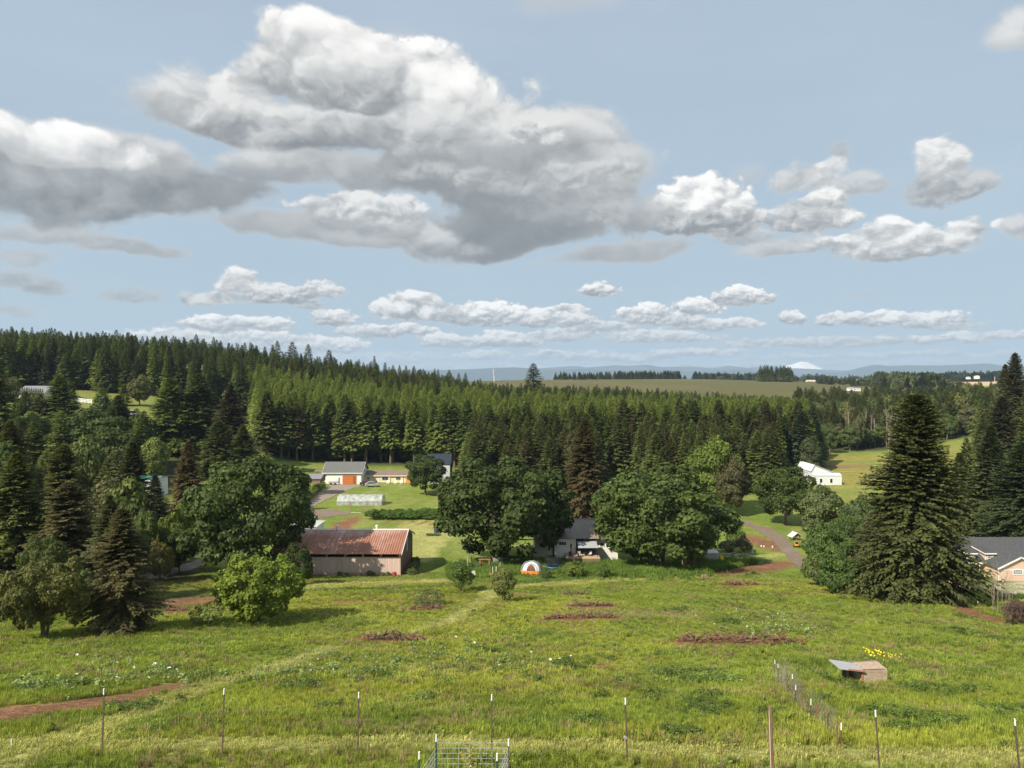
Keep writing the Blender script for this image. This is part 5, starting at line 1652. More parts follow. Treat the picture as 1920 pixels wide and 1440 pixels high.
CARP = mat('white_car', (.70, .70, .70), .25, .02, spec=.6)
x, y, z = at(688, 193.5)
car('parked_car', 'dark red car parked between garage and bungalow', x, y, z, .15, mat('maroon_car', (.09, .03, .035), .25, .02, spec=.6), 3.9)
x, y, z = at(697, 191.5)
car('parked_car', 'silver grey car parked in front of the dark red one', x, y, z, .1, mat('silver_car', (.42, .43, .44), .3, .02, metal=.3, spec=.6), 3.6)
for i, u in enumerate((727, 741, 752)):
    t = thing('garden_chair', ('pale garden chair near the bungalow door', 'pale garden chair left of the bungalow window', 'pale garden chair below the right bungalow window')[i], 'chair', at(u, 196))
    MB().box(-.28, .28, -.28, .28, .38, .44).build('seat', TRIM, t)
    MB().slab([(-.28, .26, .44), (.28, .26, .44), (.28, .40, 1.0), (-.28, .40, 1.0)], .04).build('backrest', TRIM, t)
    for a in (-.25, .25):
        for b in (-.25, .25): MB().box(a - .025, a + .025, b - .025, b + .025, 0, .38).build('leg', TRIM, t)

# ---- dark roofed outbuilding half hidden by oaks
g, Wx, ze, zr, yr = gable_house('grey_barn', 'tall grey barn with blue black roof behind the oaks', 'barn', 800, 843.5, 188, 893, 871, 851, 7, mat('light_grey_siding', (.50, .53, .54), .6, .06), mat('blue_black_roof', (.030, .040, .055), .4, .1), over=.25, sheet=.9, drop=2)
MB().box(Wx + .004, Wx + .03, .05, 6.95, -1.5, ze - .1).build('dark_side', mat('dark_grey_siding', (.12, .13, .145), .7, .1), g)  # right side overlaid with a darker grey than the front
for xx in (3.0, 5.2): MB().tube((xx, 1.8, ze + .4), (xx, 1.8, ze + 1.15), .10, .10, 8).build('roof_vent', TRIM, g)

# ---- greenhouse
M_POLY = bpy.data.materials.new('plastic_film'); M_POLY.use_nodes = True
N = NT(M_POLY.node_tree); N.n.clear()
tcx = N.new('ShaderNodeTexCoord').outputs['Object']
a = N.new('ShaderNodeBsdfPrincipled'); a.inputs['Base Color'].default_value = (.52, .55, .55, 1); a.inputs['Roughness'].default_value = .3
b = N.new('ShaderNodeBsdfTransparent'); b.inputs[0].default_value = (.85, .88, .88, 1)
mx = N.new('ShaderNodeMixShader'); N.l.new(N.rng(N.noise(tcx, 1.2, 4, .6), .4, .62, .25, .60), mx.inputs[0])
N.l.new(a.outputs[0], mx.inputs[1]); N.l.new(b.outputs[0], mx.inputs[2])
o = N.new('ShaderNodeOutputMaterial'); N.l.new(mx.outputs[0], o.inputs[0])
x0, Y, z = at(631, 163)
s_ = 163 / F
z = ZC - (951 - HV) * s_
g = thing('greenhouse', 'long low plastic covered greenhouse with metal hoops on the lawn', 'greenhouse', (x0, Y, z))
Wg = 84 * s_
sec = [(0, -.3), (0.05, 1.25), (1.1, 2.25), (2.4, 2.5), (3.7, 2.25), (4.75, 1.25), (4.8, -.3)]
for i in range(6):
    xx = Wg * i / 5
    m_ = MB()
    for q in range(len(sec) - 1): m_.tube((xx, sec[q][0], sec[q][1]), (xx, sec[q + 1][0], sec[q + 1][1]), .035, .035, 5)
    m_.build('hoop', STEEL, g)
for q, nm_ in enumerate(('side_film', 'roof_film', 'roof_film', 'roof_film', 'roof_film', 'side_film')):
    (ya, za), (yb, zb) = sec[q], sec[q + 1]
    dn = Vector((0, -(zb - za), yb - ya)).normalized() * .045
    MB().add([(0, ya + dn.y, za + dn.z), (Wg, ya + dn.y, za + dn.z), (Wg, yb + dn.y, zb + dn.z), (0, yb + dn.y, zb + dn.z)], [(0, 1, 2, 3)]).build(nm_, M_POLY, g)
for xx in (-.05, Wg + .05): MB().add([(xx, a_, b_) for a_, b_ in sec], [tuple(range(7))]).build('end_film', M_POLY, g)
MB().box(0, Wg, -.06, -.02, 1.2, 1.27).build('rail', STEEL, g)
random.seed(3)
for i in range(14):
    x = random.uniform(.5, Wg - .5)
    MB().ball((x, random.uniform(.8, 2.6), random.uniform(.0, .3)), random.uniform(.3, .5), 7, 5).build('crop_row', mat('crop', (.07, .12, .03), .9), g)

# ---- farm gate and its posts
def rails_gate(name, label, u0, u1, Y, vb, v_t, material=STEEL, n=5):
    x0, x1 = (u0 - CU) / F * Y, (u1 - CU) / F * Y
    zb = ZC - (vb - HV) / F * Y; hh = (vb - v_t) / F * Y
    t = thing(name, label, 'gate', (x0, Y, zb))
    for i in range(n):
        zz = .15 + (hh - .15) * i / (n - 1)
        MB().tube((0, 0, zz), (x1 - x0, 0, zz), .035, .035, 5).build('rail', material, t)
    for xx in (0, (x1 - x0) / 2, x1 - x0): MB().tube((xx, 0, .1), (xx, 0, hh + .02), .035, .035, 5).build('upright', material, t)
    return t


rails_gate('farm_gate', 'pale metal farm gate at the end of the red earth track', 658, 676, 153, 972.5, 961)
for i, (u, vt) in enumerate(((656.5, 955), (658, 957), (677, 958), (683, 958), (689, 958), (695, 959), (700, 959))):
    x, y, z = at(u, 153.6)
    t = thing('fence_post', ('wooden post at the left hinge of the farm gate', 'thin stake beside the left gate post', 'wooden post at the right end of the farm gate', 'first short post right of the gate', 'second short post right of the gate',
                         'third short post right of the gate', 'short post nearest the bramble hedge')[i], 'post', (x, y, z))
    MB().box(-.07, .07, -.07, .07, -.3, (975 - vt) * 153 / F).build('post', WOOD, t)

# ---- white lean-to roofs behind the barn
g, *_ = gable_house('low_shed', 'low shed with white metal roof behind the left end of the barn', 'shed', 540, 592, 113, 1000, 989, 982, 5, WHITE, GREYROOF, sheet=.9, over=.2, drop=1.5)
g, *_ = gable_house('small_shed', 'small brown shed with pale roof between oak and white roofed shed', 'shed', 556, 578, 119, 985, 979, 974, 3.5, mat('brown_boards', (.22, .15, .11), .8), GREYROOF, over=.25, drop=1.5)

# ---- main house between the oaks
HM = mat('brown_metal_roof', (.25, .195, .165), .45, .06, .4, spec=.4)
h, Wh, ze, zr, yr = gable_house('main_house', 'white house with grey brown metal roof, patio and wooden deck between two oaks', 'house', 1040, 1080, 104, 1036, 1011, 974, 11, WHITE, HM, over=.35, ridge_y=5.6, sheet=.6, drop=2)
s_ = 104 / F
window(h, 'y', 8 * s_, 22.5 * s_, 1.0, 1.62, 0, TRIM, PANE, bars=(2, 0))
window(h, 'y', 28 * s_, 33.5 * s_, .05, 1.42, 0, TRIM, mat('tan_door', (.52, .33, .14), .5), name='front_door')
MB().box(29.2 * s_, 32.3 * s_, -.08, -.064, .75, 1.25).build('door_glass', PANE, h)
# roof and walls over the recessed patio, to the right of the front door
X0, X1 = 40 * s_ + .01, 79 * s_
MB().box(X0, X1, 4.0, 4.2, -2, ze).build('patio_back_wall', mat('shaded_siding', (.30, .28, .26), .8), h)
MB().box(X1, X1 + 3.2, .6, 10.5, -2, ze - .25).build('side_wall', WHITE, h)
window(h, 'y', X1 + .5, X1 + 1.2, .7, 1.3, .6, TRIM, PANE)
window(h, 'y', X1 + 1.4, X1 + 2.1, .7, 1.3, .6, TRIM, PANE)
window(h, 'y', X0 + .4, X0 + 1.5, .1, 1.5, 4.0, BLACK, PANE)
roof_sheets(h, 40 * s_ + .37, X1 + .35, -.35, ze + .03, 5.6, zr + .03, .6, HM, .3, .035)
roof_sheets(h, 40 * s_ + .37, X1 + .35, 11.35, ze + .03, 5.6, zr + .03, .6, HM, .3, .035)
roof_sheets(h, X1 + .37, X1 + 3.6, .1, ze - .28, 5.6, zr - .9, .6, mat('dark_metal_roof', (.10, .095, .10), .5, .1), .3, .035)
MB().prismx([(5.4, zr + .02), (5.6, zr + .14), (5.8, zr + .02)], -.4, X1 + .4).build('ridge_cap', HM, h)
MB().slab([(X0 + .1, -2.6, 1.28), (X1 - .1, -2.6, 1.28), (X1 - .1, -.30, 1.72), (X0 + .1, -.30, 1.72)], .06).build('patio_cover', mat('grey_sheet', (.36, .38, .41), .4, .06), h)
for xx in (X0 + .15, X1 - .25): MB().box(xx, xx + .10, -2.5, -2.4, 0, 1.30).build('patio_post', BLACK, h)
MB().tube((X1 - .1, .6, ze), (X1 - .1, .6, ze + 1.4), .08, .08, 8).build('stove_pipe', BLACK, h)
MB().box(.3, .9, 5.0, 5.6, zr - .3, zr + .75).build('chimney', WHITE, h)
for i in range(14):
    MB().box(18 * s_, 78 * s_ + .2, -3.4 + i * .22, -3.4 + i * .22 + .208, -.10, -.02).build('deck_board', mat('deck_wood', (.46, .33, .22), .8, .12, rand=.08), h)
MB().box(18 * s_, 78 * s_ + .2, -3.38, -3.3, -1.6, -.12).build('deck_skirt', mat('deck_skirt_wood', (.20, .15, .10), .9), h)
# the wing to the left, mostly under the oak
g, Wx, ze2, *_ = gable_house('house_wing', 'shaded cream wing of the main house under the left oak', 'house', 1003, 1037, 105, 1036, 1010, 990, 9, mat('cream_wall', (.62, .58, .48), .7, .08), mat('dark_metal_roof', (.10, .095, .10), .5, .1), over=.3, sheet=.6, drop=2)
window(g, 'y', 1.9, 2.35, .2, 1.5, 0, TRIM, mat('red_brown_door', (.10, .045, .03), .6), name='back_door')
window(g, 'y', .6, 1.3, .8, 1.4, 0, TRIM, PANE)
# deck furniture
zd = ZC - (1036 - HV) * s_
def dk(u, Y): return ((u - CU) / F * Y, Y, zd)
t = thing('patio_table', 'dark patio table on the deck under the grey cover', 'table', dk(1097, 102))
MB().tube((0, 0, .48), (0, 0, .52), .45, .45, 14).build('tabletop', BLACK, t)
MB().tube((0, 0, 0), (0, 0, .48), .05, .05, 8).build('leg', BLACK, t)
for i, (u, Y, c_, lb) in enumerate(((1088, 101.6, TRIM, 'white patio chair left of the dark patio table'), (1106, 101.8, STEEL, 'grey patio chair right of the dark patio table'), (1070, 101.5, BLACK, 'dark lounge chair on the open deck before the tan door'))):
    t = thing('patio_chair', lb, 'chair', dk(u, Y), (.5, -.6, .2)[i])
    MB().box(-.2, .2, -.2, .2, .25, .30).build('seat', c_, t)
    MB().slab([(-.2, .18, .30), (.2, .18, .30), (.2, .28, .68), (-.2, .28, .68)], .03).build('backrest', c_, t)
    for a in (-.18, .18):
        for b in (-.18, .18): MB().box(a - .02, a + .02, b - .02, b + .02, 0, .25).build('leg', c_, t)
# trampoline
x, y, z = at(1037, 96)
t = thing('trampoline', 'blue edged trampoline with dark safety net beside the deck', 'trampoline', (x, y, z))
TB = mat('blue_pad', (.03, .16, .36), .5, .1)
m_ = MB()
for i in range(20):
    a, b = 2 * PI * i / 20, 2 * PI * (i + 1) / 20
    m_.tube((math.cos(a) * .95, math.sin(a) * .95, .62), (math.cos(b) * .95, math.sin(b) * .95, .62), .09, .09, 5)
m_.build('rim_pad', TB, t)
MB().tube((0, 0, .60), (0, 0, .62), .88, .88, 20).build('jumping_mat', BLACK, t)
M_NET = bpy.data.materials.new('net'); M_NET.use_nodes = True
N = NT(M_NET.node_tree); N.n.clear()
a = N.new('ShaderNodeBsdfDiffuse'); a.inputs[0].default_value = (.03, .035, .04, 1); b = N.new('ShaderNodeBsdfTransparent')
mx = N.new('ShaderNodeMixShader'); mx.inputs[0].default_value = .45; N.l.new(a.outputs[0], mx.inputs[1]); N.l.new(b.outputs[0], mx.inputs[2])
o = N.new('ShaderNodeOutputMaterial'); N.l.new(mx.outputs[0], o.inputs[0])
MB().tube((0, 0, .66), (0, 0, 1.9), .88, .88, 20, False).build('safety_net', M_NET, t)
for i in range(6):
    a = i * PI / 3
    MB().tube((math.cos(a) * .97, math.sin(a) * .97, -.1), (math.cos(a) * .97, math.sin(a) * .97, 1.95), .03, .03, 6).build('pole', BLACK, t)

# ---- tent
x, y, z = hit(997, 1077)
z += .15
t = thing('tent', 'dome camping tent, orange base with white and grey fly', 'tent', (x, y, z), -.12)
TO, TW, TG = mat('orange_nylon', (.78, .25, .06), .6, .06), mat('pale_nylon', (.60, .66, .64), .5, .05), mat('grey_nylon', (.20, .20, .23), .6, .06)
def dome(th, k, rx=1.5, ry=1.25, hh=1.52):
    """point on the tent at angle th and height share k"""
    c_ = math.cos(k * PI / 2) ** .62
    sqx = abs(math.cos(th)) ** .75 * math.copysign(1, math.cos(th)); sqy = abs(math.sin(th)) ** .75 * math.copysign(1, math.sin(th))
    return (rx * c_ * sqx, ry * c_ * sqy, hh * math.sin(k * PI / 2))
NS = 32
for (k0, k1, nm_, ma) in ((0, .24, 'base_panel', TO),):
    m_ = MB()
    for i in range(NS):
        a, b = 2 * PI * i / NS, 2 * PI * (i + 1) / NS
        m_.add([dome(a, k0), dome(b, k0), dome(b, k1), dome(a, k1)], [(0, 1, 2, 3)])
    m_.build(nm_, ma, t, smooth=True)
for q in range(8):
    m_ = MB()
    ma = TG if q in (0, 3, 4, 7) else TW
    for i in range(q * 4, q * 4 + 4):
        for j in range(6):
            k0, k1 = .24 + .76 * j / 6, .24 + .76 * (j + 1) / 6
            a, b = 2 * PI * i / NS, 2 * PI * (i + 1) / NS
            m_.add([dome(a, k0), dome(b, k0), dome(b, k1), dome(a, k1)], [(0, 1, 2, 3)])
    m_.build('fly_panel', ma, t, smooth=True)
def off(p_, d=.02):
    v_ = Vector(p_); return v_ + Vector((v_.x, v_.y, v_.z * .5)).normalized() * d
for (a0, a1) in ((1.5 * PI - .36, 1.5 * PI + .36),):                  # the door with its arched grey border
    m_, m2 = MB(), MB()
    for j in range(8):
        k0, k1 = .25 + .45 * j / 8, .25 + .45 * (j + 1) / 8
        w0, w1 = math.sqrt(1 - (j / 8) ** 2.2), math.sqrt(max(0, 1 - ((j + 1) / 8) ** 2.2))
        c_ = 1.5 * PI
        for (mm, e, d) in ((m2, 1.45, .02), (m_, .8, .04)):
            r_ = .36 * e
            mm.add([off(dome(c_ - r_ * w0, k0 * (1 if mm is m2 else .92)), d), off(dome(c_ + r_ * w0, k0 * (1 if mm is m2 else .92)), d), off(dome(c_ + r_ * w1, k1 * (1.12 if mm is m2 else .92)), d), off(dome(c_ - r_ * w1, k1 * (1.12 if mm is m2 else .92)), d)], [(0, 1, 2, 3)])
    m2.build('door_border', TG, t); m_.build('door_mesh', mat('tent_door', (.16, .07, .045), .8), t)
for (u_, w_) in ((1.12, .10), (1.88, .10)):                    # poles over the fly
    m_ = MB()
    for j in range(8):
        k0, k1 = j / 8, (j + 1) / 8
        f0 = lambda k_: PI * (1.5 + (u_ - 1.5) * (1 - k_ * .5))
        m_.tube(off(dome(f0(k0), k0), .03), off(dome(f0(k1), k1), .03), .03, .03, 4, False)
    m_.build('pole_sleeve', TG, t)

# ---- green shed with rusty roof, pergola and garden corner
x, y, z = at(924, 101)
g = thing('garden_shed', 'small pale green shed with rusty brown roof under the oak', 'shed', (x, y, z))
GRN = mat('pale_green_boards', (.26, .36, .30), .8, .12, rand=.08)
s_ = 101 / F
for i in range(6):
    MB().box(i * 29 * s_ / 6 + .01, (i + 1) * 29 * s_ / 6 - .01, 0, .05, -.3, 1.05).build('plank', GRN, g)
MB().box(.02, 29 * s_ - .02, .055, 1.8, -.3, 1.0).build('wall', mat('green_core', (.20, .27, .23), .8), g)
MB().box(-.05, 29 * s_ + .05, -.06, -.004, 1.0, 1.10).build('fascia', TRIM, g)
MB().slab([(-.1, -.1, 1.12), (29 * s_ + .1, -.1, 1.12), (29 * s_ + .1, 1.9, 1.95), (-.1, 1.9, 1.95)], .06).build('roof', mat('rusty_tin', (.24, .11, .06), .8, .3, dirt=(.38, .33, .28), damt=.3), g)
MB().box(11.5 * s_, 12.5 * s_, -.04, -.004, -.3, 1.0).build('door_post', TRIM, g)
x, y, z = at(899, 96.5)
t = thing('garden_arch', 'square reddish wood garden arch at the entrance of the fenced garden', 'arch', (x, y, z))
for xx in (0, 1.25): MB().box(xx, xx + .13, 0, .13, -.2, 1.45).build('post', CEDAR, t)
MB().box(-.12, 1.5, -.02, .15, 1.45, 1.57).build('crossbeam', CEDAR, t)
for i, (u, hh) in enumerate(((876.5, 1.8), (881, 1.5), (937.5, 1.0), (935, .7))):
    x, y, z = at(u, 97)
    t = thing('garden_pole', ('tall pale pole left of the garden arch', 'shorter pale pole left of the garden arch', 'pale pole in front of the green shed', 'short pale pole in front of the green shed')[i], 'pole', (x, y, z))
    MB().tube((0, 0, -.2), (.03, 0, hh), .05, .045, 6).build('pole', mat('pale_wood', (.62, .52, .38), .8), t)
for i, (u, v, w, h_) in enumerate(((897, 1066, 26, 15), (921, 1066, 22, 15), (912, 1068, 14, 9))):
    x, y, z = hit(u, v + 4)
    plant('bush%d' % i, 'rose_bush', ('grey green rose bush left in the garden corner', 'grey green rose bush right in the garden corner', 'small bush between the two rose bushes')[i], 'bush', x, y, h_ * pxm(y), w * pxm(y), (0.10, 0.12, 0.08))
ROCK = mat('pink_stone', (.42, .30, .24), .9, .2)
random.seed(12)
for i in range(16):
    u, v = 884 + i * 3.6 + random.uniform(-1, 1), 1080 + random.uniform(-4, 3)
    x, y, z = hit(u, v)
    r = random.uniform(.13, .26)
    o = MB().ball((0, 0, 0), r, 7, 5, (1.2, 1, .75)).build('garden_stone', ROCK)
    o.location = (x, y, z + r * .35); o.rotation_euler = (0, 0, random.uniform(0, 6))
    tag(o, 'pinkish stone in the low edging of the garden corner', 'stone', 'stones edging the garden corner')
x, y, z = hit(889, 1083)
t = thing('garden_chair', 'cream garden chair at the left end of the stone edging', 'chair', (x, y, z), .4)
MB().box(-.22, .22, -.22, .22, .28, .33).build('seat', TRIM, t)
MB().box(-.22, .22, .20, .24, .33, .75).build('backrest', TRIM, t)
for a in (-.19, .19):
    for b in (-.19, .19): MB().box(a - .025, a + .025, b - .025, b + .025, 0, .28).build('leg', TRIM, t)
x, y, z = hit(927, 1080)
t = thing('white_hammock_frame', 'white V shaped frame chair at the right end of the stone edging', 'chair', (x, y, z))
m_ = MB(); m_.path([(-.25, 0, 1.1), (-.2, 0, .3), (0, 0, 0), (.2, 0, .3), (.25, 0, 1.15)], [.04] * 5, 5).build('frame', TRIM, t)
MB().box(-.16, .16, -.12, .12, .28, .32).build('seat', TRIM, t)
x, y, z = at(932, 92)
t = thing('raised_bed', 'reddish wooden raised bed below the green shed', 'planter', (x, y, z), -.4)
for (a, b, c_, d) in ((-.9, .9, -.4, -.34), (-.9, .9, .34, .4), (-.9, -.84, -.34, .34), (.84, .9, -.34, .34)): MB().box(a, b, c_, d, 0, .35).build('board', CEDAR, t)
MB().box(-.84, .84, -.34, .34, .02, .28).build('soil', mat('dark_soil', (.06, .035, .02), .95), t)

# ---- corner by the right oak: wood shelter, bench, bins
x, y, z = at(1284, 97)
t = thing('wood_shelter', 'open brown timber shelter beside the trunk of the right oak', 'shelter', (x, y, z))
for xx in (0, 1.15):
    for yy in (0, 1.4): MB().box(xx, xx + .1, yy, yy + .1, -.2, 1.45).build('post', WOOD, t)
MB().slab([(-.15, -.2, 1.30), (1.4, -.2, 1.30), (1.4, 1.7, 1.62), (-.15, 1.7, 1.62)], .06).build('roof', mat('brown_boards', (.22, .15, .11), .8), t)
MB().box(.15, 1.1, .5, 1.3, 0, .7).build('wood_stack', mat('cut_wood', (.30, .21, .14), .9, .3), t)
x, y, z = hit(1285, 1064)
t = thing('garden_bench', 'pale bench on the small earth terrace', 'bench', (x, y, z))
MB().box(-.35, .35, -.12, .12, .25, .30).build('seat', TRIM, t)
for xx in (-.28, .24): MB().box(xx, xx + .05, -.1, .1, 0, .25).build('leg', TRIM, t)
x, y, z = hit(1311, 1059)
t = thing('wheelbarrow', 'orange wheelbarrow at the edge of the earth terrace', 'wheelbarrow', (x, y, z), .3)
ORG = mat('orange_paint', (.75, .30, .04), .5)
MB().slab([(-.3, -.22, .42), (.35, -.22, .42), (.35, .22, .42), (-.3, .22, .42)], .2).build('tray', ORG, t)
MB().tube((.42, -.04, .16), (.42, .04, .16), .16, .16, 10).build('wheel', BLACK, t)
for yy in (-.2, .2): MB().tube((-.65, yy, .38), (.4, yy * .3, .18), .02, .02, 5).build('handle', WOOD, t)
for yy in (-.18, .18): MB().tube((-.2, yy, .25), (-.24, yy, 0), .02, .02, 5).build('leg', BLACK, t)
x, y, z = at(1327, 104)
t = thing('white_shed', 'plain white box shed under the right oak with its flat wall in sun', 'shed', (x, y, z))
MB().box(0, 1.65, 0, 1.5, -.3, 1.32).build('wall', mat('off_white', (.56, .56, .53), .7, .06), t)
MB().slab([(-.08, -.1, 1.36), (1.73, -.1, 1.36), (1.73, 1.6, 1.5), (-.08, 1.6, 1.5)], .05).build('roof', GREYROOF, t)
x, y, z = at(1353.5, 104)
t = thing('yellow_slide', 'yellow plastic play panel beside the white box shed', 'slide', (x, y, z))
YEL = mat('yellow_plastic', (.75, .52, .02), .4)
MB().slab([(-.25, -.9, .05), (.25, -.9, .05), (.25, 0, .95), (-.25, 0, .95)], .05).build('slide', YEL, t)
for xx in (-.25, .2): MB().box(xx, xx + .05, .0, .05, -.1, 1.15).build('post', YEL, t)
x, y, z = hit(1267, 1076)
t = thing('garden_cart', 'small silver garden cart in the grass below the right oak', 'cart', (x, y, z))
MB().slab([(-.4, -.25, .5), (.4, -.25, .5), (.4, .25, .5), (-.4, .25, .5)], .25).build('tray', STEEL, t)
for yy in (-.28, .24): MB().tube((0, yy, .2), (0, yy + .05, .2), .2, .2, 10).build('wheel', BLACK, t)
MB().tube((-.4, 0, .4), (-.75, 0, .7), .02, .02, 5).build('handle', STEEL, t)
x, y, z = hit(1321, 1085)
t = thing('wooden_crate', 'brown wooden crate at the left tip of the long red earth patch', 'crate', (x, y, z), .2)
for i in range(3): MB().box(-.25, .25, -.22, -.19, .02 + i * .16, .15 + i * .16).build('slat', WOOD, t)
for i in range(3): MB().box(-.25, .25, .19, .22, .02 + i * .16, .15 + i * .16).build('slat', WOOD, t)
for xx in (-.27, .25): MB().box(xx, xx + .02, -.22, .22, 0, .48).build('end_board', WOOD, t)
MB().box(-.24, .24, -.18, .18, 0, .03).build('bottom', WOOD, t)
for i, u in enumerate((1303.5, 1315)):
    x, y, z = at(u, 96.3)
    t = thing('thin_stake', ('thin tall stake left under the palm shrub', 'thin tall stake right under the palm shrub')[i], 'stake', (x, y, z))
    MB().tube((0, 0, -.2), (.15 * (i * 2 - 1), 0, 3.0), .05, .035, 5).build('stake', mat('green_wood', (.28, .30, .18), .8), t)
for i, (u, v) in enumerate(((1428, 1025.5), (1433, 1026), (1449, 1027.5), (1412, 1037), (1377, 984))):
    x, y, z = hit(u, v)
    t = thing('marker_post', ('left white marker in the upper red earth patch', 'second white marker in the upper red earth patch', 'right white marker in the upper red earth patch', 'white pot at the edge of the stone garden', 'tan fence post in the field beside the lane')[i], 'post', (x, y, z))
    MB().box(-.08, .08, -.08, .08, -.1, (.25, .25, .3, .28, 1.3)[i]).build('post', WOOD if i == 4 else TRIM, t)
random.seed(5)
for i in range(10):
    x, y, z = hit(1358 + i * 6.0, 1040 + random.uniform(-2, 2))
    r = random.uniform(.16, .30)
    o = MB().ball((0, 0, 0), r, 7, 5, (1.3, 1, .7)).build('garden_stone', mat('grey_stone', (.30, .28, .26), .9, .2))
    o.location = (x, y, z + r * .3); tag(o, 'grey stone in the row edging the garden below the lane', 'stone', 'stones of the lane garden')
for i in range(9):
    x, y, z = hit(1331 + i * 1.9, 1057 + random.uniform(-1.5, 1.5))
    o = MB().ball((0, 0, .12), random.uniform(.12, .2), 6, 4).build('poppy_clump', mat('orange_flower', (.70, .32, .03), .7))
    o.location = (x, y, z); tag(o, 'orange poppy clump in the bed right of the wheelbarrow', 'flowers', 'orange poppies beside the terrace')

# pavilion and mower by the lane
x, y, z = hit(1491.5, 1013)
t = thing('small_pavilion', 'small gabled well house with white roof edges beside the lane', 'shelter', (x, y, z), .25)
z0 = .15
for xx in (-.65, .55):
    for yy in (-.5, .5): MB().box(xx, xx + .09, yy, yy + .09, -.2, z0 + .55).build('post', mat('dark_brown', (.12, .06, .045), .8), t)
MB().prism([(-.9, z0 + .55), (0, z0 + 1.15), (.9, z0 + .55)], -.55, .55).build('gable', mat('dark_brown', (.12, .06, .045), .8), t)
for sgn in (-1, 1):
    q = [(-sgn * 0, -.7, z0 + 1.25), (sgn * 1.1, -.7, z0 + .52), (sgn * 1.1, .7, z0 + .52), (0, .7, z0 + 1.25)]
    MB().slab(q if sgn > 0 else q[::-1], .07).build('roof_slope', mat('pale_tin', (.62, .63, .64), .4), t)
MB().tube((0, 0, 0), (0, 0, z0 + .2), .35, .35, 10).build('well_ring', mat('grey_stone', (.30, .28, .26), .9, .2), t)
x, y, z = at(1494, 118)
t = thing('garden_tractor', 'orange garden tractor parked behind the small well house', 'tractor', (x, y, z), 1.2)
MB().box(-.1, .7, -.28, .28, .45, .85).build('hood', ORG, t)
MB().box(-.6, -.1, -.35, .35, .35, .55).build('fender', ORG, t)
MB().box(-.5, -.2, -.2, .2, .55, .95).build('seat', BLACK, t)
for xx, r in ((-.4, .32), (.5, .22)):
    for yy in (-.42, .32): MB().tube((xx, yy, r), (xx, yy + .1, r), r, r, 10).build('wheel', BLACK, t)
MB().tube((0, 0, .8), (-.15, 0, 1.15), .02, .02, 5).build('steering_column', BLACK, t)

# ---- utility pole and pale blue cottage at the forest edge, white arched shed
x, y, z = at(1144.5, 128)
t = thing('utility_pole', 'weathered wooden utility pole between the brown fir and the right oak', 'pole', (x, y, z))
ph = ZC - (903 - HV) * pxm(128) - z
MB().tube((0, 0, -.4), (0, 0, ph), .19, .13, 8).build('post', mat('grey_pole', (.52, .46, .40), .9, .15), t)
MB().box(-.7, .7, -.06, .06, ph - .9, ph - .78).build('crossarm', WOOD, t)
for xx in (-.6, 0, .6): MB().tube((xx, 0, ph - .78), (xx, 0, ph - .6), .05, .05, 6).build('insulator', TRIM, t)
g, Wx, ze, zr, yr = gable_house('blue_cottage', 'pale blue cottage with small brown roof behind the utility pole', 'house', 1148, 1172, 196, 929, 914, 906, 6, mat('pale_blue', (.46, .60, .62), .6, .05), shingle_mat('brown_shingles', (.20, .155, .12)), over=.3, drop=2, trim=TRIM)
window(g, 'y', 1.2, 1.9, .8, 1.6, 0, TRIM, PANE)
# white shed: wide gable end towards the camera with a lower roof band in front
Y = 196; s_ = Y / F
x0 = (1504 - CU) * s_; zb = ZC - (904 - HV) * s_
g = thing('white_metal_shed', 'white metal shed with wide low gable at the small field', 'shed', (x0, Y, zb), 0)
WM = mat('white_sheet', (.64, .68, .72), .45, .04, spec=.4)
def sh(u, v): return ((u - 1504) * s_, (904 - v) * s_)
xa, _ = sh(1521, 0); xb, ze_ = sh(1574, 890); xp, zp = sh(1527, 872); _, zl = sh(0, 884)
MB().prism([(xa, -1), (xb, -1), (xb, ze_), (xp, zp), (xa, zl)], 0, 9).build('wall', WM, g)
for (p_, q_) in (((xp, zp), (xb + .25, ze_ - .12)), ((xa - .2, zl - .1), (xp, zp))):
    for k in range(8):
        ya = -.3 + k * 1.2; yb = ya + 1.19
        MB().slab([(p_[0], ya, p_[1] + .10), (q_[0], ya, q_[1] + .10), (q_[0], yb, q_[1] + .10), (p_[0], yb, p_[1] + .10)], .07).build('roof_sheet', WM, g)
for k in range(8):
    a = xa + (xb - xa) * k / 8; b = xa + (xb - xa) * (k + 1) / 8 - .02
    MB().slab([(a, -1.6, 2.02), (b, -1.6, 2.02), (b, -.32, 2.55), (a, -.32, 2.55)], .05).build('front_roof_sheet', WM, g)
MB().box(xa, xb, -1.45, -1.40, -1, 1.95).build('front_wall', WM, g)
MB().prismx([(-1.5, -1), (-.02, -1), (-.02, 2.45), (-1.5, 1.95)], xb - .03, xb).build('side_wall', WM, g)
for u in (1533, 1552): window(g, 'y', (u - 1504) * s_, (u + 5 - 1504) * s_, 0.0, 1.15, -1.45, TRIM, DARKIN, name='doorway', fw=.03)
for i, (u, Y, lb) in enumerate(((1585, 195, 'post at the right corner of the white arched shed'), (1604, 188, 'dark post in the middle of the small field'), (1620, 182, 'short stump like post in the small field'), (1612, 172, 'pale post near the willow'))):
    x, y, z = at(u, Y)
    t = thing('field_post', lb, 'post', (x, y, z)); MB().box(-.09, .09, -.09, .09, -.2, 1.2).build('post', WOOD, t)
# pale rail fence across the small field
t = thing('field_fence', 'long pale rail fence crossing the small field', 'fence', at(1585, 150))
for i in range(8): MB().box(i * 2 - .05, i * 2 + .05, -.05, .05, -.5, 1.0).build('post', mat('pale_wood', (.62, .52, .38), .8), t)
for zz in (.45, .85): MB().box(0, 14, -.08, -.052, zz, zz + .10).build('rail', mat('pale_wood', (.62, .52, .38), .8), t)

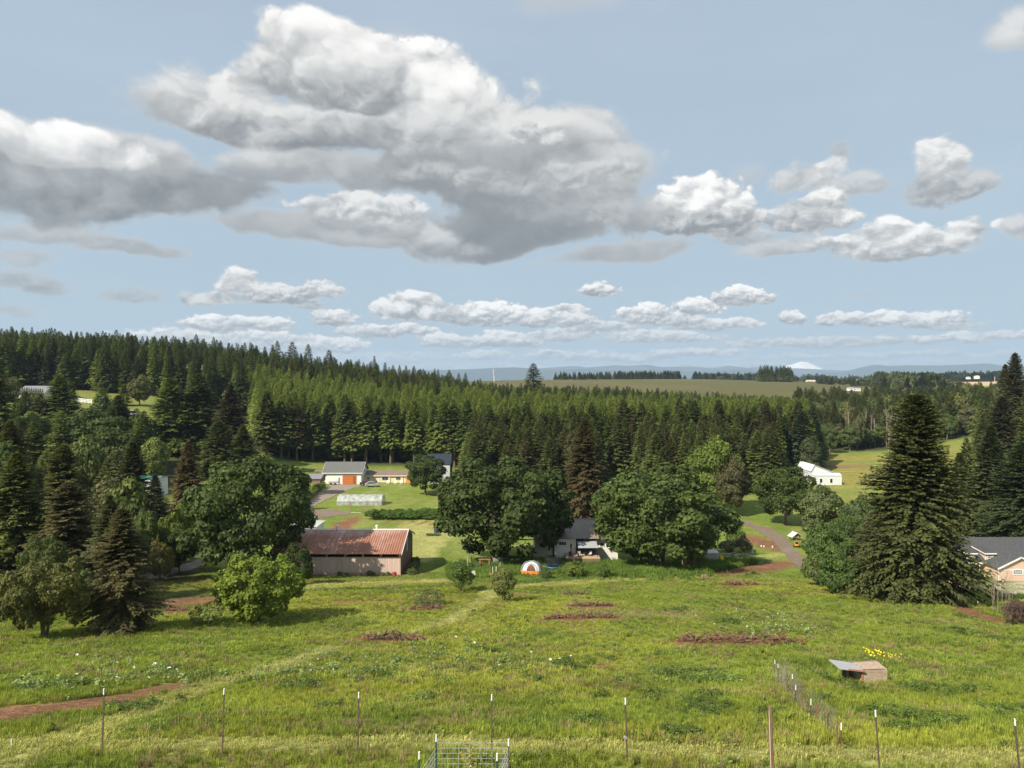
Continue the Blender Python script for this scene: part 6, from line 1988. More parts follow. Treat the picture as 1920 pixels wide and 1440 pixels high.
# ---- pink house on the right
PK = mat('salmon_siding', (.62, .45, .36), .7, .05, .5, stretch=(.3, .3, 4))
DKR = shingle_mat('slate_shingles', (.075, .078, .085), .25)
Hx, Hy, Hz = 61.0, 101.4, 1.56
h = thing('pink_house', 'salmon pink house with white trim, slate roof, dormers and garage gable', 'house', (Hx, Hy, Hz))
def W_(x, y, z): return (x - Hx, y - Hy, z - Hz)
eave, rz_ = 3.95 - Hz, 6.45 - Hz
MB().box(0, 19, 0, 10, -1.5, eave).build('wall', PK, h)
ry = 105.5 - Hy
def rf(y): return eave + (rz_ - eave) * (y + 1.0) / (ry + 1.0)
MB().slab([(-1, -1.0, eave + .12), (19.5, -1.0, eave + .12), (16.5, ry, rz_ + .12), (-1, ry, rz_ + .12)], .12).build('roof_slope', DKR, h)
MB().slab([(-1, ry, rz_ + .118), (16.5, ry, rz_ + .118), (19.5, 11, eave + .12), (-1, 11, eave + .12)], .12).build('roof_slope', DKR, h)
MB().slab([(19.5, -1.0, eave + .118), (19.5, 11, eave + .118), (16.5, ry, rz_ + .116)], .12).build('roof_hip', DKR, h)
MB().box(-1, 6.2, -1.07, -1.004, eave - .06, eave + .14).build('gutter', TRIM, h)
# garage wing with its gable towards the camera
gx0, gx1, gy = 67.3 - Hx, 73.2 - Hx, 98 - Hy
gm = (gx0 + gx1) / 2; gz1 = 5.42 - Hz; ge = 3.93 - Hz
MB().prism([(gx0, -1.0), (gx1, -1.0), (gx1, ge), (gm, gz1), (gx0, ge)], gy, 0).build('garage_wall', PK, h)
yb_ = (gz1 + .1 - eave) / (rz_ - eave) * (ry + 1) - 1
for sgn in (-1, 1):
    xe = gm + sgn * (gm - gx0 + .35)
    q = [(gm, gy - .35, gz1 + .16), (gm, yb_, gz1 + .16), (xe, yb_, ge + .02), (xe, gy - .35, ge + .02)]
    MB().slab(q if sgn < 0 else q[::-1], .1).build('garage_roof', DKR, h)
    q2 = [(gm, gy - .40, gz1 + .18), (gm, gy - .352, gz1 + .18), (xe, gy - .352, ge + .04), (xe, gy - .40, ge + .04)]
    MB().slab(q2 if sgn < 0 else q2[::-1], .20).build('rake_trim', TRIM, h)
MB().box(gx0 - .02, gx1 + .02, gy - .045, gy - .004, ge - .32, ge - .22).build('band_trim', TRIM, h)
MB().box(gx0 - .03, gx0 + .09, gy - .05, gy - .004, -1, ge - .33).build('corner_trim', TRIM, h)
# arched window: frame, glass, bars
wx, wz = 69.95 - Hx, 3.42 - Hz
def archpoly(hw, h0, h1, k=10): return [(wx - hw, wz - h0), (wx + hw, wz - h0), (wx + hw, wz + h1 * .4)] + [(wx + hw * math.cos(PI * i / k), wz + h1 * .4 + h1 * .6 * math.sin(PI * i / k)) for i in range(1, k)] + [(wx - hw, wz + h1 * .4)]
wf = MB().prism(archpoly(.74, .42, .44), gy - .07, gy - .046).build('arched_window', TRIM, h)
MB().prism(archpoly(.60, .30, .32), gy - .082, gy - .072).build('pane', mat('sky_glass', (.22, .26, .29), .1, spec=.7), wf)
for i in range(3): MB().box(wx - .3 + i * .3 - .012, wx - .3 + i * .3 + .012, gy - .10, gy - .084, wz - .3, wz + .36).build('glazing_bar', TRIM, wf)
MB().box(wx - .6, wx + .6, gy - .098, gy - .084, wz - .03, wz).build('glazing_bar', TRIM, wf)
# porch: door, steps, rail
px = 65.6 - Hx
window(h, 'y', px - .30, px + .38, -.05, 1.72, 0, TRIM, mat('dark_door', (.05, .035, .03), .4), fw=.10, name='front_door')
for i in range(3): MB().box(px - .55, px + .65, -.5 - i * .3, -.2 - i * .3, -1.0, -.12 - i * .17).build('step', TRIM, h)
MB().box(px - 1.3, 67.3 - Hx, -2.6, -1.15, -1.2, -.55).build('porch_slab', M_CONC, h)
for xx in (px - .62, px + .70): MB().box(xx, xx + .1, -.95, -.85, -.6, eave - .1).build('porch_post', TRIM, h)
# dormers with small sloping roofs
for cx_ in (68.05 - Hx, 65.35 - Hx):
    y0 = 100.95 - Hy; zb_ = rf(y0) + .02; zt_ = zb_ + 1.0
    yk = (zt_ + .42 - eave) / (rz_ - eave) * (ry + 1) - 1
    dm = MB().prismx([(y0, zb_), (yk, zt_ + .3), (yk, zt_ + .32), (y0, zt_)], cx_ - .62, cx_ + .62).build('dormer', PK, h)
    MB().slab([(cx_ - .85, y0 - .25, zt_ + .08), (cx_ + .85, y0 - .25, zt_ + .08), (cx_ + .85, yk + .1, zt_ + .46), (cx_ - .85, yk + .1, zt_ + .46)], .08).build('dormer_roof', DKR, dm)
    MB().box(cx_ - .87, cx_ + .87, y0 - .30, y0 - .252, zt_ - .06, zt_ + .10).build('dormer_fascia', TRIM, dm)
    MB().slab([(cx_ - .90, y0 - .25, zt_ + .10), (cx_ - .855, y0 - .25, zt_ + .10), (cx_ - .855, yk + .1, zt_ + .48), (cx_ - .90, yk + .1, zt_ + .48)], .12).build('dormer_rake', TRIM, dm)
    for xx in (cx_ - .62, cx_ + .50): MB().box(xx, xx + .12, y0 - .03, y0 - .004, zb_, zt_ - .07).build('dormer_trim', TRIM, dm)
    window(h, 'y', cx_ - .36, cx_ + .36, zb_ + .28, zt_ - .12, y0, TRIM, PANE, bars=(2, 1), name='dormer_window')
sx_ = 70.0 - Hx; y0, y1 = 101.6 - Hy, 102.7 - Hy
sk_ = MB().slab([(sx_, y0, rf(y0) + .22), (sx_ + .85, y0, rf(y0) + .22), (sx_ + .85, y1, rf(y1) + .22), (sx_, y1, rf(y1) + .22)], .09).build('skylight', mat('bronze_frame', (.12, .11, .10), .5), h)
MB().slab([(sx_ + .08, y0 + .08, rf(y0 + .08) + .235), (sx_ + .77, y0 + .08, rf(y0 + .08) + .235), (sx_ + .77, y1 - .08, rf(y1 - .08) + .235), (sx_ + .08, y1 - .08, rf(y1 - .08) + .235)], .012).build('pane', mat('pale_skylight', (.50, .54, .56), .15, spec=.6), sk_)
# lower wing in front, half behind the spruce
g = thing('pink_wing', 'low salmon pink wing in front of the porch, half hidden by the huge spruce', 'house', (53.5, 90.2, 2.3))
MB().prism([(0, -1.5), (6.2, -1.5), (6.2, 2.35), (2.6, 4.1), (0, 2.9)], 0, 6.5).build('wall', PK, g)
MB().slab([(2.6, -.35, 4.30), (2.6, 6.8, 4.30), (-.3, 6.8, 2.95), (-.3, -.35, 2.95)][::-1], .12).build('roof_slope', DKR, g)
MB().slab([(2.6, -.35, 4.30), (6.6, -.35, 2.38), (6.6, 6.8, 2.38), (2.6, 6.8, 4.30)], .12).build('roof_slope', DKR, g)
MB().slab([(2.6, -.41, 4.33), (6.6, -.41, 2.41), (6.6, -.352, 2.41), (2.6, -.352, 4.33)], .2).build('rake_trim', TRIM, g)
MB().box(6.08, 6.24, -.04, -.004, -1.5, 2.3).build('corner_trim', TRIM, g)
t = thing('garden_hose', 'black coiled hose leaning on the pink garage wall', 'hose', at(1882.5, 96.6))
m_ = MB()
for k in range(2):
    for i in range(14):
        a, b = 2 * PI * i / 14, 2 * PI * (i + 1) / 14; r = .28 - k * .07
        m_.tube((math.cos(a) * r, k * .03, .32 + math.sin(a) * r), (math.cos(b) * r, k * .03, .32 + math.sin(b) * r), .035, .035, 5, False)
m_.build('coil', BLACK, t)
t = thing('white_railing', 'short white deck railing left of the huge spruce', 'railing', at(1606, 97))
zz = ZC - (1054 - HV) * pxm(97) - t.location.z
for i in range(6): MB().box(i * .25, i * .25 + .05, 0, .05, zz - .2, zz + .62).build('baluster', TRIM, t)
for q in (.0, .6): MB().box(-.03, 1.35, -.01, .06, zz + q, zz + q + .06).build('rail', TRIM, t)
MB().box(-.1, 3.2, .1, 3, -.3, zz - .05).build('deck', WOOD, t)
g, *_ = gable_house('hidden_house', 'brown roofed house showing through leaves beside the white railing', 'house', 1610, 1668, 106, 1062, 1040, 1022, 8, PK, shingle_mat('brown_shingles', (.20, .155, .12)), over=.3, drop=3, trim=TRIM)

# ---- left slope: hill house, fences, cars, sheds
g, Wx, ze, zr, yr = gable_house('hill_house', 'cream house with grey roof on the hill behind a tall hedge', 'house', 34, 82, 262, 749, 737, 724, 9, mat('cream_wall', (.62, .58, .48), .7, .08), mat('grey_shingles', (.20, .20, .23), .9, .2), over=.5, drop=3, trim=TRIM)
for a in (5.2, 7.4): window(g, 'y', a, a + .9, .7, 1.7, 0, TRIM, PANE)
def picket(name, label, u0, u1, Y, vb, n, Y2=None):
    Y2 = Y2 or Y
    x0, y0 = (u0 - CU) / F * Y, Y; x1, y1 = (u1 - CU) / F * Y2, Y2
    t = thing(name, label, 'fence', (x0, y0, gz(x0, y0)))
    dz = gz(x1, y1) - gz(x0, y0)
    for i in range(n + 1):
        f = i / n; xx, yy = (x1 - x0) * f, (y1 - y0) * f; zz = gz(x0 + xx, y0 + yy) - gz(x0, y0)
        MB().box(xx - .1, xx + .1, yy - .1, yy + .1, zz - .3, zz + 1.75).build('post', TRIM, t)
        if i < n:
            f2 = (i + 1) / n; xb, yb = (x1 - x0) * f2, (y1 - y0) * f2; zb = gz(x0 + xb, y0 + yb) - gz(x0, y0)
            for q in (.35, .85, 1.35):
                MB().slab([(xx + .1, yy - .04, zz + q), (xb - .1, yb - .04, zb + q), (xb - .1, yb - .04, zb + q + .32), (xx + .1, yy - .04, zz + q + .32)], .05).build('rail', TRIM, t)
    return t
picket('white_fence', 'left run of white rail fence below the hill house', 50, 92, 243, 763, 6)
picket('white_fence', 'right run of white rail fence on the hill', 128, 172, 262, 750, 7)
x, y, z = at(247, 246)
car('white_van', 'white van parked on the hill right of the fences', x, y, z, .2, CARP, 5.2, 2.0, 1.9)
x, y, z = at(150, 268)
car('parked_car', 'dark car parked behind the right run of white fence', x, y, z, .1, mat('dark_car', (.03, .035, .045), .3), 4.4)
g, Wx, ze, zr, yr = gable_house('green_roofed_shed', 'white shed with green metal roof half hidden by firs', 'shed', 217, 284, 128, 915, 902, 893, 6, WHITE, mat('green_roof', (.05, .19, .15), .45, .08), over=.3, sheet=.9, drop=2, trim=TRIM)
window(g, 'y', .6, 1.2, 0, 1.0, 0, TRIM, PANE)
t = thing('dog_kennel', 'dark green framed kennel beside the golden bush', 'kennel', hit(326, 1051))
zk = 0.05
KG = mat('dark_green_paint', (.02, .07, .06), .5)
for i in range(4):
    MB().box(i * .4, i * .4 + .05, 0, .05, zk - .8, zk + 1.45 + i * .03).build('post', KG, t)
    if i < 3: MB().box(i * .4 + .05, i * .4 + .40, .01, .04, zk - .1, zk + 1.25).build('side_panel', mat('dark_green_panel', (.03, .07, .075), .6), t)
MB().slab([(-.1, -.1, zk + 1.5), (1.35, -.1, zk + 1.62), (1.35, 1.4, zk + 1.62), (-.1, 1.4, zk + 1.5)], .05).build('roof', mat('black_tin', (.03, .035, .035), .6), t)
g, *_ = gable_house('grey_shed', 'small grey shingled shed left of the white garage', 'shed', 577, 600, 176, 904, 899, 890, 5, mat('brown_boards', (.22, .15, .11), .8), mat('grey_shingles', (.20, .20, .23), .9, .2), over=.3, drop=.3)
t = thing('wood_bench_shelter', 'low brown lean-to roof beside the left corner of the white garage', 'shelter', at(588, 203))
MB().slab([(0, 0, 1.9), (3.2, 0, 1.9), (3.2, 2, 2.2), (0, 2, 2.2)], .12).build('roof', mat('brown_boards', (.22, .15, .11), .8), t)
for xx in (.1, 3.0): MB().box(xx, xx + .12, .1, .22, -.3, 1.8).build('post', WOOD, t)
for i, (u, v) in enumerate(((817, 1000),)):
    x, y, z = hit(u, v)
    t = thing('blue_barrel', 'small blue barrel on the lawn below the garden beds', 'barrel', (x, y, z))
    MB().tube((0, 0, 0), (0, 0, .75), .38, .38, 12).build('body', mat('blue_plastic', (.05, .09, .17), .5), t)
    MB().tube((0, 0, .75), (0, 0, .80), .40, .40, 12).build('lid', mat('blue_plastic', (.05, .09, .17), .5), t)
for i in range(4):
    x, y, z = hit(803 + i * 6, 1005)
    plant('bush%d' % (i % 3), 'weed_clump', 'low green weed clump round the blue barrel', 'weed', x, y, .45, 1.1, (.10, .13, .04), 'weeds round the barrel')

# ---- far things: mast, houses
x, y, z = at(926, 1000)
t = thing('radio_mast', 'white cell mast on the horizon left of the lone fir', 'mast', (x, y, z))
ph = ZC - (694 - HV) * pxm(1000) - z
m_ = MB()
for a in range(3):
    q = a * 2 * PI / 3
    m_.tube((math.cos(q) * .9, math.sin(q) * .9, 0), (math.cos(q) * .5, math.sin(q) * .5, ph), .22, .18, 4)
for i in range(10):
    zz = ph * i / 10
    m_.tube((.8, 0, zz), (-.4, .6, zz + ph / 10), .10, .10, 3)
m_.build('lattice', mat('mast_white', (.75, .75, .75), .5), t)
for zz in (ph - 1.5, ph - 6): MB().tube((0, 0, zz), (0, 0, zz + 2.2), 1.5, 1.5, 8).build('antenna_ring', mat('mast_grey', (.45, .45, .47), .5), t)
x, y, z = at(1865, 1260)
t = thing('utility_pole', 'tiny pole beyond the tan field', 'pole', (x, y, z)); MB().tube((0, 0, 0), (0, 0, 9), .5, .4, 6).build('post', mat('grey_pole', (.52, .46, .40), .9, .15), t)
MB().box(-1.5, 1.5, -.2, .2, 8, 8.4).build('crossarm', WOOD, t)
for nm_, lb, u0, u1, Y, vb, ve, vr, wm, rm in (
    ('distant_house', 'cream distant house at the left of the cluster behind the vineyard', 1514, 1533, 1150, 717, 715, 712.5, WHITE, mat('pale_tile', (.5, .42, .34), .8)),
    ('distant_house', 'white distant house with grey roof left of the large round dark tree', 1591, 1606, 1150, 718, 715.5, 712.5, WHITE, mat('grey_shingles', (.20, .20, .23), .9, .2)),
    ('distant_house', 'white gabled distant house nearest the large round dark tree', 1604, 1620, 1165, 718, 715, 711.5, WHITE, mat('grey_shingles', (.20, .20, .23), .9, .2)),
    ('distant_shed', 'long white shed below the distant white houses', 1592, 1602, 800, 730.5, 728.5, 727, WHITE, GREYROOF),
    ('distant_shed', 'second long white shed below the distant white houses', 1604, 1614, 800, 731, 729, 727.5, WHITE, GREYROOF),
    ('distant_shed', 'tiny white shed beyond the left end of the tan field', 1816, 1820, 1300, 709.5, 707.5, 706.5, WHITE, GREYROOF),
    ('distant_house', 'tiny white house beyond the right part of the tan field', 1831, 1837, 1300, 709, 706, 704.5, WHITE, WHITE)):
    g, *_ = gable_house(nm_, lb, 'house' if 'house' in nm_ else 'shed', u0, u1, Y, vb, ve, vr, 8, wm, rm, over=.4, drop=1.5)
    window(g, 'y', 1.5, 3.0, .8, 1.8, 0, TRIM, PANE, fw=.15)

# ================================================================== meadow furniture
TIP = mat('white_tip', (.80, .80, .78), .5)
TPOST = mat('brown_steel', (.11, .075, .055), .7, .2)
TGRN = mat('green_steel', (.02, .07, .055), .5, .1)
RUSTP = mat('rusty_steel', (.24, .11, .06), .85, .2)


def t_post(label, u, vt, vb, Y, lean=0, steel=TPOST, tip=True, group=None, clip=False, name='metal_fence_post'):
    x = (u - CU) / F * Y; z = gz(x, Y); zt = ZC - (vt - HV) / F * Y; hh = zt - z
    t = thing(name, label, 'post', (x, Y, z), 0, group)
    dx = lean * hh
    def P_(k, ox=0, oy=0): return (-dx * (1 - k) + ox, oy, -.3 + (hh + .3) * k)
    m_ = MB()
    for (w_, d_, oy) in ((.020, .005, 0), (.005, .018, .018)):
        a, b = P_(0, 0, oy), P_(.999, 0, oy)
        m_.add([(a[0] - w_, a[1] - d_, a[2]), (a[0] + w_, a[1] - d_, a[2]), (a[0] + w_, a[1] + d_, a[2]), (a[0] - w_, a[1] + d_, a[2]), (b[0] - w_, b[1] - d_, b[2]), (b[0] + w_, b[1] - d_, b[2]), (b[0] + w_, b[1] + d_, b[2]), (b[0] - w_, b[1] + d_, b[2])],
               [(0, 3, 2, 1), (4, 5, 6, 7), (0, 1, 5, 4), (1, 2, 6, 5), (2, 3, 7, 6), (3, 0, 4, 7)])
    for i in range(int(hh / .12)):
        q = P_((i + 1) * .12 / hh); m_.box(q[0] - .010, q[0] + .010, -.014, -.005, q[2], q[2] + .02)
    m_.build('shaft', steel, t)
    if tip:
        q0, q1 = P_(1 - .13 / hh), P_(1.0)
        MB().tube((q0[0], 0, q0[2]), (q1[0], 0, q1[2] + .006), .022, .020, 6).build('white_cap', TIP, t)
    if clip: MB().box(-.04, .04, -.05, .04, hh * .42, hh * .42 + .05).build('wire_clip', STEEL, t)
    return t


t_post('white tipped metal post second from the left in the long fence row', 193, 1293, 1404, 19.3, .04)
t_post('short white stub post at the far left of the fence row', 19, 1388, 1402, 19.6, 0)
t_post('white tipped metal post in front of the mown path, third from the left', 419, 1293, 1412, 18.9, .035)
t_post('white tipped metal post left of the sapling cage', 672, 1300, 1400, 19.3, .02)
t_post('white tipped metal post rising behind the sapling cage', 922, 1304, 1412, 18.9, 0)
t_post('white tipped metal post with a clip right of the sapling cage', 1173, 1311, 1430, 18.0, -.04, clip=True)
t_post('tall leaning white tipped post at the right end of the wire fence', 1643, 1334, 1440, 17.4, -.09)
t_post('leaning white tipped post near the right frame edge', 1905, 1350, 1440, 17.0, -.12)
t_post('thin metal post standing by the dirt path on the right', 1835, 1128, 1168, 61, 0)
# the weathered wooden post
x, Y = (1447 - CU) / F * 17.2, 17.2; z = gz(x, Y); hh = ZC - (1326 - HV) / F * Y - z
t = thing('wooden_post', 'weathered split wooden fence post in the tall grass', 'post', (x, Y, z))
m_ = MB(); m_.tube((.07, 0, -.3), (.0, 0, hh * .5), .058, .055, 7, False); m_.tube((.0, 0, hh * .5), (-.02, 0, hh), .055, .045, 7)
m_.build('shaft', mat('old_post', (.24, .15, .10), .95, .45, 2.0, bump=.8, bscale=20, stretch=(6, 6, .6)), t)
MB().tube((-.015, -.06, hh * .2), (-.06, -.045, hh * .95), .012, .010, 5).build('pale_split', mat('split_wood', (.52, .42, .30), .9), t)
# the line of old posts and wire running up the meadow
FW = [  # u, v top, Y, kind
    (1454, 1239, 1280, 'w'), (1460, 1246, 1286, 'w'), (1469.5, 1256, 1294, 'd'), (1477, 1263, 1301, 'd'), (1487, 1266, 1309, 'w'), (1493.5, 1286, 1322, 'w'), (1505.5, 1306, 1342, 'r'), (1522, 1313, 1351, 'w'), (1533.5, 1323, 1362, 'r'),
    (1554, 1345, 1384, 'd'), (1572.5, 1349, 1402, 'r'), (1579, 1358, 1405, 'w')]
LBW = ['farthest white tipped post of the old wire fence', 'second farthest white tipped post of the old wire fence', 'dark bare post behind the brush of the old wire fence', 'second dark bare post in the brush of the old wire fence',
       'white tipped post above the brush of the old wire fence', 'white tipped post at the near end of the brush', 'rusty post half way along the old wire fence', 'white tipped post right of the half way rusty post',
       'thin rusty post in the tall grass of the old fence', 'dark post near the close end of the old wire fence', 'thick rusty post at the close end of the old wire fence', 'white tipped post touching the thick rusty post']
FP = []
for (u, vt, Y, kd), lb in zip(FW, LBW):
    Y = hit(u, Y)[1]
    t_post(lb, u, vt, 0, Y, random.uniform(-.04, .04), {'w': TPOST, 'd': TPOST, 'r': RUSTP}[kd], kd == 'w', 'posts of the old wire fence')
    x = (u - CU) / F * Y
    FP.append(Vector((x, Y, gz(x, Y))))
M_WIRE = mat('old_wire', (.13, .125, .115), .7, .15)
mesh_ = thing('wire_netting', 'sagging old wire netting strung along the line of leaning posts', 'fence', tuple(FP[-1]))
for i in range(len(FP) - 1):
    a, b = FP[i] - FP[-1], FP[i + 1] - FP[-1]
    if (b - a).length < .4: continue
    m_ = MB()
    L = (b - a).length
    for q in range(6):
        zz = .08 + q * .19
        m_.tube(a + Vector((0, 0, zz)), b + Vector((0, 0, zz)), .005, .005, 3, False)
    nv = int(L / .16)
    for q in range(1, nv):
        p_ = a.lerp(b, q / nv); m_.tube(p_ + Vector((0, 0, .03)), p_ + Vector((0, 0, 1.03)), .004, .004, 3, False)
    m_.build('netting_span', M_WIRE, mesh_)
random.seed(31)
for i in range(7):
    k = random.uniform(2, 7); j = int(k); p_ = FP[j].lerp(FP[j + 1], k - j)
    t = plant('bare2', 'dead_brush', 'dry grey stalk caught in the old wire fence', 'dead stalk', p_.x + random.uniform(-.3, .5), p_.y, random.uniform(.8, 1.4), random.uniform(.5, .9), (.3, .25, .2), 'dry stalks in the old fence')

# ---- wire cage with sapling
cx0, cx1, cy0, cy1 = (786 - CU) / F * 15.8, (932 - CU) / F * 15.8, 15.8, 16.9
for (u, vt, Y, lb, st) in ((785.5, 1412, 15.8, 'near left white tipped post of the sapling cage', TGRN), (817.5, 1380, 16.9, 'far left tall green post of the sapling cage', TGRN), (932, 1415, 15.8, 'near right white tipped post of the sapling cage', TGRN), (953.5, 1388, 16.9, 'far right brown post of the sapling cage', TPOST)):
    t_post(lb, u, vt, 0, Y, 0, st, True, 'corner posts of the sapling cage')
corners = [Vector(((u - CU) / F * Y, Y, 0)) for u, Y in ((785.5, 15.8), (932, 15.8), (953.5, 16.9), (817.5, 16.9))]
for c_ in corners: c_.z = gz(c_.x, c_.y)
cg = thing('wire_cage', 'square cage of pale welded wire panels round a staked sapling', 'cage', tuple(corners[0]))
topz = ZC - (1395 - HV) / F * 16.9 - corners[0].z
for i in range(4):
    a, b = corners[i] - corners[0], corners[(i + 1) % 4] - corners[0]
    L = (b - a).length; m_ = MB()
    zt = topz if i == 2 else (topz - .12 if i != 0 else topz - .22)
    for q in range(11):
        zz = zt - q * .125
        if zz < 0: break
        m_.tube((a.x, a.y, zz), (b.x, b.y, zz), .0055, .0055, 4, False)
    nv = max(3, int(L / .13))
    for q in range(nv + 1):
        p_ = a.lerp(b, q / nv); m_.tube((p_.x, p_.y, 0), (p_.x, p_.y, zt), .0055, .0055, 4, False)
    m_.build('wire_panel', mat('zinc_wire', (.46, .47, .47), .5, .1, metal=.3), cg)
x, Y = (879 - CU) / F * 16.35, 16.35; z = gz(x, Y)
t = thing('young_sapling', 'thin yellow leafed sapling tied to a stake inside the wire cage', 'sapling', (x, Y, z))
hh = ZC - (1386 - HV) / F * Y - z
m_ = MB(); m_.path([(0, 0, -.1), (.01, 0, hh * .5), (0, 0, hh)], [.014, .010, .004], 5)
random.seed(8)
br = []
for i in range(12):
    zz = hh * random.uniform(.45, .95); a = random.uniform(0, 6.28); l = random.uniform(.15, .35)
    e = (math.cos(a) * l, math.sin(a) * l, zz + l * .5); br.append(((0, 0, zz), e)); m_.tube((0, 0, zz), e, .005, .003, 3, False)
m_.build('stem', mat('young_bark', (.42, .32, .20), .8), t)
rr2 = np.random.RandomState(4)
P = []
for (a, b) in br:
    for q in range(9): f = rr2.rand() * .8 + .2; P.append([a[0] + (b[0] - a[0]) * f, a[1] + (b[1] - a[1]) * f, a[2] + (b[2] - a[2]) * f])
P = np.array(P) + rr2.randn(len(P), 3) * .02; D = unit(rr2.randn(len(P), 3)); S = unit(np.cross(D, rr2.randn(len(P), 3)))
lf = link_mesh('leaves', quad_leaves(P, D, S, rr2.uniform(.05, .09, len(P)), rr2.uniform(.03, .05, len(P)), rr2.rand(len(P)), 'sapling_leaves', M_LEAF), t); lf['tint'] = (.28, .26, .05)
MB().tube((.05, 0, -.1), (.05, 0, hh * .62), .022, .022, 5).build('stake', mat('pale_wood', (.62, .52, .38), .8), t)

# ---- animal shelter in the meadow
x, Y, z = hit(1620, 1284)
z += .08
t = thing('animal_shelter', 'low particle board animal shelter with slanted sheet roof in the meadow', 'shelter', (x, Y, z), .06)
OSB = mat('particle_board', (.37, .28, .21), .9, .35, 3.0, bump=.5, bscale=30, dirt=(.50, .42, .35), dscale=3, damt=.5)
MB().box(0, 1.12, 0, .03, -.4, .62).build('front_board', OSB, t)
MB().box(0, .03, .03, .85, -.4, .60).build('side_board', OSB, t)
MB().box(1.09, 1.12, .03, .85, -.4, .60).build('side_board', OSB, t)
MB().box(-.5, 1.12, .85, .88, -.4, .70).build('back_board', mat('grey_board', (.20, .17, .15), .9, .2), t)
MB().box(-.06, -.0, -.02, .05, -.4, .60).build('post', mat('red_wood', (.36, .16, .10), .8), t)
MB().box(-.56, -.50, .3, .36, -.4, .62).build('post', mat('grey_board', (.20, .17, .15), .9, .2), t)
MB().slab([(-1.12, -.12, .80), (.04, -.12, .60), (.04, .90, .62), (-1.12, .90, .82)], .03).build('roof_sheet', mat('grey_sheet2', (.36, .36, .38), .5, .1), t)
MB().slab([(.02, .1, .64), (1.15, .1, .64), (1.15, .95, .68), (.02, .95, .66)], .03).build('roof_board', OSB, t)
MB().slab([(-.75, -.145, .715), (.0, -.145, .59), (.0, -.125, .59), (-.75, -.125, .715)][::-1], .08).build('roof_edge', mat('red_wood', (.36, .16, .10), .8), t)
for c_ in t.children: c_.scale.z = .84                     # it squats low in the grass
x, y, z = hit(1640, 1246)
t = thing('yellow_flowers', 'bright yellow flower cluster behind the animal shelter', 'flowers', (x, y, z))
random.seed(2)
m_ = MB()
for i in range(26): m_.ball((random.gauss(0, .22), random.gauss(0, .15), random.uniform(.45, .75)), .045, 5, 3)
for i in range(16): m_.ball((random.gauss(.9, .4), random.gauss(0, .2), random.uniform(.25, .55)), .03, 5, 3)
o = m_.build('blossoms', mat('yellow_petals', (.85, .62, .03), .7), t); o['kind'] = 'stuff'
m_ = MB()
for i in range(30): a = random.gauss(.2, .4); m_.tube((a, random.gauss(0, .15), 0), (a + random.gauss(0, .05), random.gauss(0, .15), random.uniform(.3, .6)), .01, .006, 3)
o = m_.build('stalks', mat('green_stalk', (.10, .14, .04), .8), t); o['kind'] = 'stuff'

# ---- heaps of pulled vines and stumps on red earth
HEAPS = [(1272, 1492, 1204, 3.4, 'largest heap of red brown roots and brush in the meadow', 1.0), (678, 802, 1200, 1.4, 'heap of dark roots with an upright black stake', .75), (1020, 1158, 1163, 1.3, 'low heap of red brown roots below the middle heap', .62),
         (1064, 1152, 1138, 1.0, 'narrow heap of dark roots, middle of the right of the path', .5), (1354, 1420, 1097, .9, 'small far heap of roots near the long red earth patch', .7), (1052, 1102, 1117, .6, 'faint brush heap farthest up the meadow', .7),
         (752, 830, 1146, .9, 'brush heap under the half bare apple tree', .6), (308, 346, 1146, .5, 'small root heap below the left red earth patch', .4)]
RB = mat('red_roots', (.17, .082, .056), .95, .4, 2.0, rand=.25)
DB = mat('dark_brush', (.12, .080, .060), .95, .4, 2.0, rand=.25)
GB = mat('grey_brush', (.24, .18, .145), .95, .3, 2.0)
